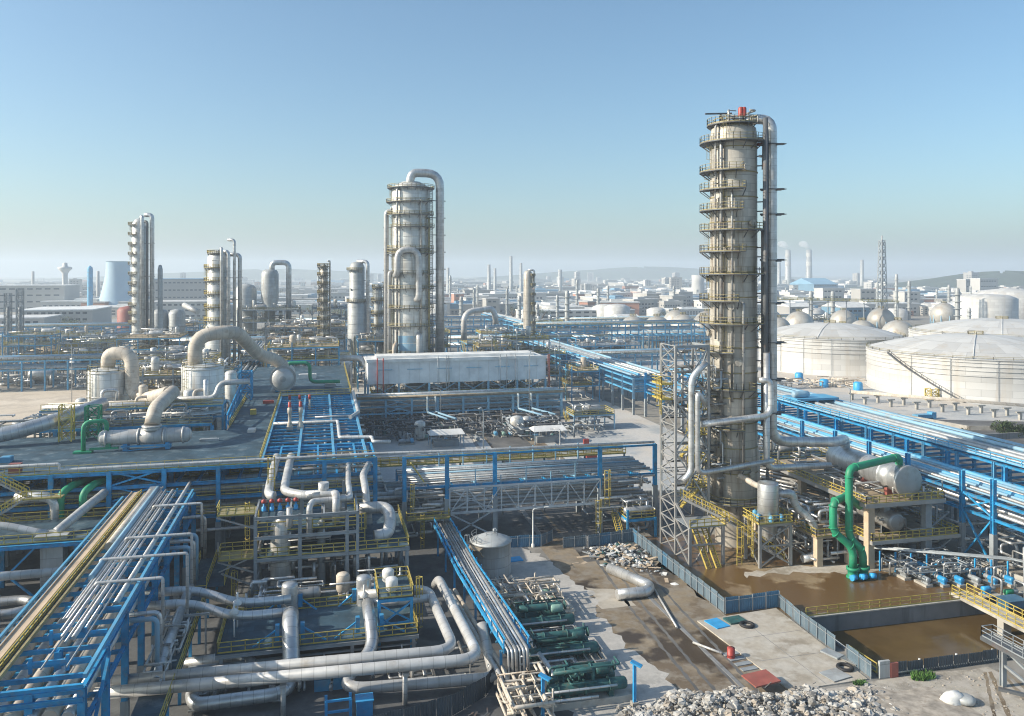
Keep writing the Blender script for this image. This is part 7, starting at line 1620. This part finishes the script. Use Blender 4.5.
# ------------------------------------------------------------------ sphere tanks
def sphere_tank(label, p, R):
    t = thing('sphere_tank', label, 'sphere tank', (p.x, p.y, 0), None)
    R *= .9; cz = R+.6; mb = MB(); mb.lathe((p.x, p.y, cz), [(max(.03, R*math.cos(a)), R*math.sin(a)) for a in [math.pi*(k/16-.5) for k in range(17)]], 32); mb.build('shell', 'sphere_skin', t)
    mb = MB()
    for k in range(10): a = 2*math.pi*k/10; x, y = p.x+R*.98*math.cos(a), p.y+R*.98*math.sin(a); mb.cyl((x, y, 0), (x, y, cz), .4, 6)
    mb.build('leg_ring', 'dusty_blue', t)
    mb = MB(); mb.rail([(p.x+2*math.cos(k), p.y+2*math.sin(k), cz+R) for k in range(6)], 1.2, 2, .2, True); mb.bar((p.x+R*1.2, p.y-R*.4, cz-R*.2), (p.x+1, p.y, cz+R+.2), .8, .3); mb.bar((p.x+R*1.2, p.y-R*.4, cz-R*.2+1.2), (p.x+1, p.y, cz+R+1.4), .2); mb.build('stairway', 'olive', t)
SPH = [(633, 500, 9.4, 'leftmost grey sphere tank, partly behind blue steelwork'), (657, 480, 10, 'grey sphere tank second from the left of the middle row'), (683, 520, 9.4, 'grey sphere tank close to the left of the great column'), (703, 515, 9.2, 'grey sphere tank half hidden by the great column'), (676, 560, 10, 'grey sphere tank in the rear row behind the second one'), (707, 545, 10, 'rear-row sphere tank left of the great column'), (778, 500, 9, 'sphere tank peeping out right of the great column'),
       (799, 520, 10.5, 'sphere tank with yellow catwalk above the left white tank'), (843, 560, 10, 'second sphere tank along the yellow catwalk'), (881, 570, 10.5, 'sphere tank at the foot of the flare tower'), (898, 440, 10, 'big sphere tank between the white tanks'), (790, 430, 8, 'low sphere tank behind the left white tank'), (843, 450, 8.5, 'sphere tank behind the crown of the left white tank'), (862, 470, 9, 'rear sphere tank right of the left white tank crown'), (944, 640, 11, 'pale sphere tank far right in front of the city'), (770, 560, 10, 'hazy sphere tank right behind the great column')]
for px, d, R, lab in SPH: sphere_tank(lab, atd(px, 300, d), R)
t = thing('catwalk', 'long yellow catwalk linking the tops of the sphere tanks', 'catwalk', atd(840, 300, 545))
a, c = atd(770, 299, 520), atd(898, 302, 575); mb = MB(); mb.bar(a, c, 2, .5); mb.rail([a, c], 1.4, 6, .3); mb.build('deck', 'yellow', t)
mb = MB()
for k in range(8): p = a.lerp(c, k/7); mb.bar((p.x, p.y, 0), p, .5)
mb.build('post_row', 'steel', t)
# ------------------------------------------------------------------ landmarks on the skyline
c = atd(118, 290, 900); R = 19; t = thing('cooling_tower', 'pale blue hyperbolic cooling tower on the left skyline', 'cooling tower', (c.x, c.y, 0))
mb = MB(); H2 = 54; mb.lathe((c.x, c.y, 0), [(R*(.62+.58*(1-z)**1.7+.03*max(0, z-.8)*5), 3+H2*z) for z in [k/14 for k in range(15)]], 44)
mb.lathe((c.x, c.y, 0), [(R*.69, 3+H2), (R*.65, 3+H2), (R*.63, 3+H2*.8)], 44); mb.build('shell', 'cooling_shell', t)
mb = MB()
for k in range(24): a = 2*math.pi*k/24; mb.bar((c.x+R*1.2*math.cos(a), c.y+R*1.2*math.sin(a), 0), (c.x+R*1.13*math.cos(a+.13), c.y+R*1.13*math.sin(a+.13), 3.5), .8)
mb.build('leg_ring', 'concrete', t)
c = atd(65, 290, 1000); mb = MB(); mb.lathe((c.x, c.y, 0), [(5.6, 0), (4.0, 14), (3.2, 30), (3.2, 43), (5, 46), (8, 49), (8, 51), (3, 52), (2.6, 56), (.05, 57)], 26); solo('water_tower', mb, 'city_grey', 'mushroom-headed concrete water tower on the left skyline', 'water tower')
c = atd(90, 290, 850); mb = MB(); mb.lathe((c.x, c.y, 0), [(2.8, 0), (2.8, 48), (2.3, 50), (.05, 52)], 18); solo('chimney', mb, 'pale_blue', 'slim bright blue tower left of the cooling tower', 'tower')
c = atd(98, 290, 1100); mb = MB(); mb.lathe((c.x, c.y, 0), [(2.6, 0), (1.9, 46), (.05, 46.5)], 12); solo('chimney', mb, 'city_grey', 'thin grey chimney between blue tower and cooling tower', 'chimney')
c = atd(33, 290, 1600); mb = MB(); mb.lathe((c.x, c.y, 0), [(3, 0), (2.6, 46), (.05, 46.5)], 12); solo('chimney', mb, 'city_grey', 'tiny grey chimney at the far left skyline', 'chimney')
def stack(label, px, d, top, r, bands=True, m='tank_grey'):
    c = atd(px, 280, d); t = thing('chimney', label, 'chimney', (c.x, c.y, 0))
    mb = MB(); mb.lathe((c.x, c.y, 0), [(r*1.35, 0), (r, top), (r*.8, top), (.05, top-1)], 20); mb.build('shaft', m, t)
    if bands:
        for k in range(2):
            z0 = top-10-26*k; rr = r+.35*r*(1-z0/top)+.15; mb = MB(); mb.lathe((c.x, c.y, 0), [(rr+.35*r*13/top, z0-13), (rr, z0), (rr-.3, z0+.1)], 20); mb.build('band', 'city_white', t)
    return Vector((c.x, c.y, top))
for i, (px, lab) in enumerate(((788, 'white-banded power station chimney, left one of the smoking pair'), (809, 'white-banded power station chimney, right one of the smoking pair'))):
    e = stack(lab, px, 2400, 112, 7.5, True, 'tank_grey')
    m = MAT.get('steam')
    if not m:
        m = bpy.data.materials.new('steam'); m.use_nodes = True; nt = m.node_tree; MAT['steam'] = m; nt.nodes.remove(nt.nodes['Principled BSDF']); vp = nt.nodes.new('ShaderNodeVolumePrincipled'); vp.inputs['Color'].default_value = (.95, .95, .95, 1); vp.inputs['Density'].default_value = .06; nt.links.new(vp.outputs[0], nt.nodes['Material Output'].inputs['Volume'])
    mb = MB()
    for k in range(5): q = e+Vector((-k*5, 0, 5+k*3)); r = 5+2.2*k; mb.lathe((q.x, q.y, q.z), [(max(.05, r*math.cos(a)), .7*r*math.sin(a)) for a in [math.pi*(j/8-.5) for j in range(9)]], 14)
    o = solo('steam', mb, 'steam', ('white steam puff over the left white-banded chimney', 'white steam puff over the right white-banded chimney')[i], 'steam', base=e); o['kind'] = 'stuff'
for px, d, top, r, lab in ((779, 2100, 70, 4, 'thin plain chimney left of the white-banded pair'), (862, 2300, 80, 4.5, 'thin plain chimney left of the flare tower'), (511, 1500, 75, 2.6, 'thin dark chimney on the centre skyline, taller one'), (521, 1500, 62, 2.4, 'thin dark chimney on the centre skyline, shorter one'), (489, 1400, 58, 2.6, 'hazy chimney right of the white column'), (495, 1500, 52, 2.4, 'short hazy chimney right of the white column'), (560, 1700, 50, 4, 'stubby pale chimney on the centre skyline'), (448, 1300, 52, 2.2, 'thin hazy chimney close to the silver loop pipe')):
    stack(lab, px, d, top, r, False, 'tank_grey')
c = atd(882, 300, 660); t = thing('flare_tower', 'tall guyless lattice flare tower on the right skyline', 'lattice tower', (c.x, c.y, 0))
mb = MB(); h = 71
for z0, z1, r0, r1 in [(h*k/12, h*(k+1)/12, 3.2-1.5*k/12, 3.2-1.5*(k+1)/12) for k in range(12)]:
    q0 = [Vector((c.x+s*r0, c.y+u*r0, z0)) for s, u in ((-1, -1), (1, -1), (1, 1), (-1, 1))]; q1 = [Vector((c.x+s*r1, c.y+u*r1, z1)) for s, u in ((-1, -1), (1, -1), (1, 1), (-1, 1))]
    for k in range(4): mb.bar(q0[k], q1[k], .6); mb.bar(q0[k], q1[(k+1) % 4], .35); mb.bar(q0[(k+1) % 4], q1[k], .35); mb.bar(q1[k], q1[(k+1) % 4], .4)
mb.build('frame', 'steel', t); mb = MB(); mb.cyl((c.x, c.y, 0), (c.x, c.y, h+4), .6, 10); mb.build('flare_pipe', 'tank_grey', t)
c = atd(772, 285, 900); mb = MB(); mb.lathe((c.x, c.y, 0), [(8, 0), (8, 20), (7, 24), (.05, 25)], 20); solo('storage_silo', mb, 'city_grey', 'round grey silo right behind the great column', 'silo')
c = atd(698, 285, 1300); mb = MB(); mb.lathe((c.x, c.y, 0), [(13, 0), (10.5, 18), (10, 30), (10.4, 40), (9.6, 40)], 24); solo('cooling_tower', mb, 'city_grey', 'small hazy cooling tower left of the great column', 'cooling tower')
# ------------------------------------------------------------------ halls at the left, city beyond
def hall(label, px0, px1, d, h, depth, m='city_white', roof='city_grey', pitched=False, strips=True, name='factory_hall'):
    a, c = atd(px0, 280, d), atd(px1, 280, d); x0, x1 = a.x, c.x; y = (a.y+c.y)/2
    t = thing(name, label, 'building', ((x0+x1)/2, y, 0))
    mb = MB(); mb.box(x0, x1, y, y+depth, 0, h); mb.build('wall', m, t)
    mb = MB()
    if pitched: k = mb.vs([(x0-.6, y-.6, h), (x1+.6, y-.6, h), (x1+.6, y+depth+.6, h), (x0-.6, y+depth+.6, h), (x0-.6, y+depth/2, h+depth*.14), (x1+.6, y+depth/2, h+depth*.14)]); [mb.face(tuple(k+i for i in f)) for f in ((0,1,5,4), (2,3,4,5), (1,2,5), (3,0,4), (3,2,1,0))]
    else: mb.box(x0-.5, x1+.5, y-.5, y+depth+.5, h, h+.9)
    mb.build('roof', roof, t)
    if strips:
        n = max(2, min(4, int(h//5))); 
        for q in range(n):
            z = h*(q+.45)/n; mb = MB()
            sp = max(5, (x1-x0)/14); [mb.box(x, x+sp*.62, y-.12, y-.02, z, z+1.6) for x in frange(x0+2, x1-2, sp)[:-1]]
            mb.build('window_row', 'glass', t)
    return t
hall('long grey hall with window rows at the left skyline', -60, 60, 900, 29, 60, 'city_white', 'roof_white')
hall('white-roofed flat hall before the grey hall, left', 20, 90, 620, 15, 60, 'city_white', 'roof_white')
hall('low white-roofed hall at the far left edge', -60, 40, 560, 12, 40, 'city_white', 'roof_white')
hall('blue-roofed long hall right of the narrow silver column', 155, 208, 980, 36, 60, 'city_white', 'city_blue', strips=True)
hall('pale low hall below the blue-roofed one', 150, 215, 760, 16, 50, 'city_white', 'city_grey')
hall('blue-roofed curved works hall right of the chimney pair', 812, 840, 1500, 22, 80, 'city_blue', 'city_blue', True)
hall('white office block left of the flare tower', 821, 846, 900, 26, 16, 'city_white', 'city_grey'); hall('white office block beside the flare tower', 859, 879, 860, 26, 16, 'city_white', 'city_grey')
hall('pale office block behind the white tanks', 903, 922, 900, 22, 18, 'city_white', 'city_grey')
hall('white slab block at the right before the hill', 978, 1000, 1300, 34, 20, 'city_white', 'city_grey'); hall('white slab block left of the other one before the hill', 965, 976, 1350, 32, 20, 'city_white', 'city_grey')
hall('long pale shed with blue front behind the sphere tanks', 840, 872, 700, 14, 30, 'city_blue', 'roof_white', True); hall('white shed left behind the sphere tanks', 788, 816, 760, 12, 25, 'city_white', 'roof_white', True)
hall('long low pale shed across the centre distance', 520, 640, 760, 8, 30, 'city_white', 'roof_white'); hall('orange-brown block right of the white column', 454, 464, 900, 20, 20, 'city_red', 'city_grey'); hall('white block next to the orange-brown one', 466, 476, 880, 16, 20, 'city_white', 'city_grey'); hall('white block among hazy chimneys, centre left', 486, 500, 820, 17, 20, 'city_white', 'city_grey')
hall('pale shed in the middle distance before the spheres', 618, 640, 640, 9, 14, 'city_white', 'roof_white', True)
# city: four kinds of block, copied
PROTO = []
KINDS_ = (('city_block', 'pale mid-rise block among the hazy city buildings', 'pale city blocks', 'city_white', (26, 14, 13), 170),
          ('workshop', 'grey low workshop among the hazy city buildings', 'grey city workshops', 'city_grey', (44, 22, 8), 190),
          ('house_row', 'reddish house row among the hazy city buildings', 'reddish house rows', 'city_red', (24, 12, 9), 110),
          ('shed', 'blue-roofed shed among the hazy city buildings', 'blue city sheds', 'city_blue', (46, 22, 8), 90),
          ('warehouse', 'long white warehouse among the hazy city buildings', 'white city warehouses', 'city_white', (64, 26, 9), 170),
          ('tower_block', 'slim white tower block among the hazy city buildings', 'white city towers', 'city_white', (15, 13, 32), 26))
rng = random.Random(5)
for nm, lab, grp, m, (w_, dp, hh), num in KINDS_:
    mb = MB(); mb.box(-w_/2, w_/2, -dp/2, dp/2, 0, hh); mb.m = 1; mb.box(-w_/2-.4, w_/2+.4, -dp/2-.4, dp/2+.4, hh, hh+.8); mb.box(-w_*.2, w_*.1, -dp*.2, dp*.2, hh+.8, hh+2.6); mb.m = 2
    for z in frange(2, hh-1.5, 3.4)[:-1]:
        for x in frange(-w_/2+1.5, w_/2-3, 3.6)[:-1]: mb.box(x, x+2, -dp/2-.08, -dp/2+.3, z, z+1.5)
        for y in frange(-dp/2+1.5, dp/2-3, 4)[:-1]: mb.box(-w_/2-.08, -w_/2+.3, y, y+2, z, z+1.5)
    o = mb.build(nm, [m, 'city_blue' if m == 'city_blue' else 'roof_white' if nm == 'warehouse' else 'city_grey', 'glass'], None, (0, 0, 0)); tag(o, lab, 'building', grp)
    cnt = 0
    while cnt < num:
        px = rng.uniform(-20, 1050); d = 1/rng.uniform(1/4200, 1/820)
        if nm == 'tower_block': d = rng.uniform(1500, 4000)
        if px > 880 and d > 1900 or px < 420 and rng.random() < .5 or d < 1000 and rng.random() < .35: continue
        p = atd(px, 272, d); c = o if cnt == 0 else copy_tree(o); cnt += 1
        c.location = (p.x, p.y, 0); s_ = rng.uniform(.75, 1.3)*(1+d/9000); c.scale = (s_*rng.uniform(.7, 1.4), s_, min(1.25, s_)*rng.uniform(.6, 1.2)); c.rotation_euler[2] = rng.choice((0, 0, .3, -.2, 1.57))
# far low tanks and trees between the blocks
mb = MB(); mb.lathe((0, 0, 0), [(10, 0), (10, 10), (6, 12), (.05, 12.6)], 20); proto = solo('storage_tank', mb, 'tank_white', 'small white tank among the hazy industry beyond the spheres', 'tank', 'small hazy tanks', base=(0, 0, 0)); first = True
for i in range(46):
    p = atd(rng.uniform(430, 1030), 280, rng.uniform(640, 1300)); c = proto if first else copy_tree(proto); first = False; c.location = (p.x, p.y, 0); s_ = rng.uniform(.5, 1.3); c.scale = (s_, s_, s_*rng.uniform(.8, 1.2))
t = bush('hazy roadside tree among the distant buildings', Vector((0, 0, 0)), 6, 10, 700, 'tree'); t['category'] = 'tree'; t['group'] = 'hazy roadside trees'; first = True
for i in range(150):
    px = rng.uniform(0, 1030); d = rng.uniform(560, 1700); p = atd(px, 280, d); c = t if first else copy_tree(t); first = False; c.location = (p.x, p.y, 0); s_ = rng.uniform(.6, 1.3); c.scale = (s_*1.4, s_*1.4, s_); c.rotation_euler[2] = rng.uniform(0, 6)
# far slender process columns
mb = MB(); mb.lathe((0, 0, 0), [(1.6, 0), (1.6, 34), (1.2, 36), (.05, 36.5)], 12)
for z in range(6, 36, 5): mb.lathe((0, 0, z), [(1.6, 0), (2.6, 0), (2.6, .5), (1.6, .5)], 12)
proto = solo('process_tower', mb, 'tank_grey', 'slim hazy process column far off among the distant plant', 'column', 'slim far process columns', base=(0, 0, 0)); first = True
for i in range(34):
    px = rng.choice((rng.uniform(230, 520), rng.uniform(440, 700), rng.uniform(780, 1000))); d = rng.uniform(520, 1200); p = atd(px, 280, d); c = proto if first else copy_tree(proto); first = False; c.location = (p.x, p.y, 0); s_ = rng.uniform(.6, 1.1); c.scale = (s_, s_, s_*rng.uniform(.7, 1.25))
# ------------------------------------------------------------------ haze
m = bpy.data.materials.new('haze_air'); m.use_nodes = True; nt = m.node_tree; nt.nodes.remove(nt.nodes['Principled BSDF']); MAT['haze_air'] = m
vp = nt.nodes.new('ShaderNodeVolumePrincipled'); vp.inputs['Color'].default_value = (.80, .90, 1, 1); vp.inputs['Density'].default_value = .00026; vp.inputs['Anisotropy'].default_value = .2
nt.links.new(vp.outputs[0], nt.nodes['Material Output'].inputs['Volume'])
mb = MB(); mb.box(-9500, 9500, -2500, 9500, -4.5, 170); o = mb.build('haze', 'haze_air'); o['kind'] = 'stuff'
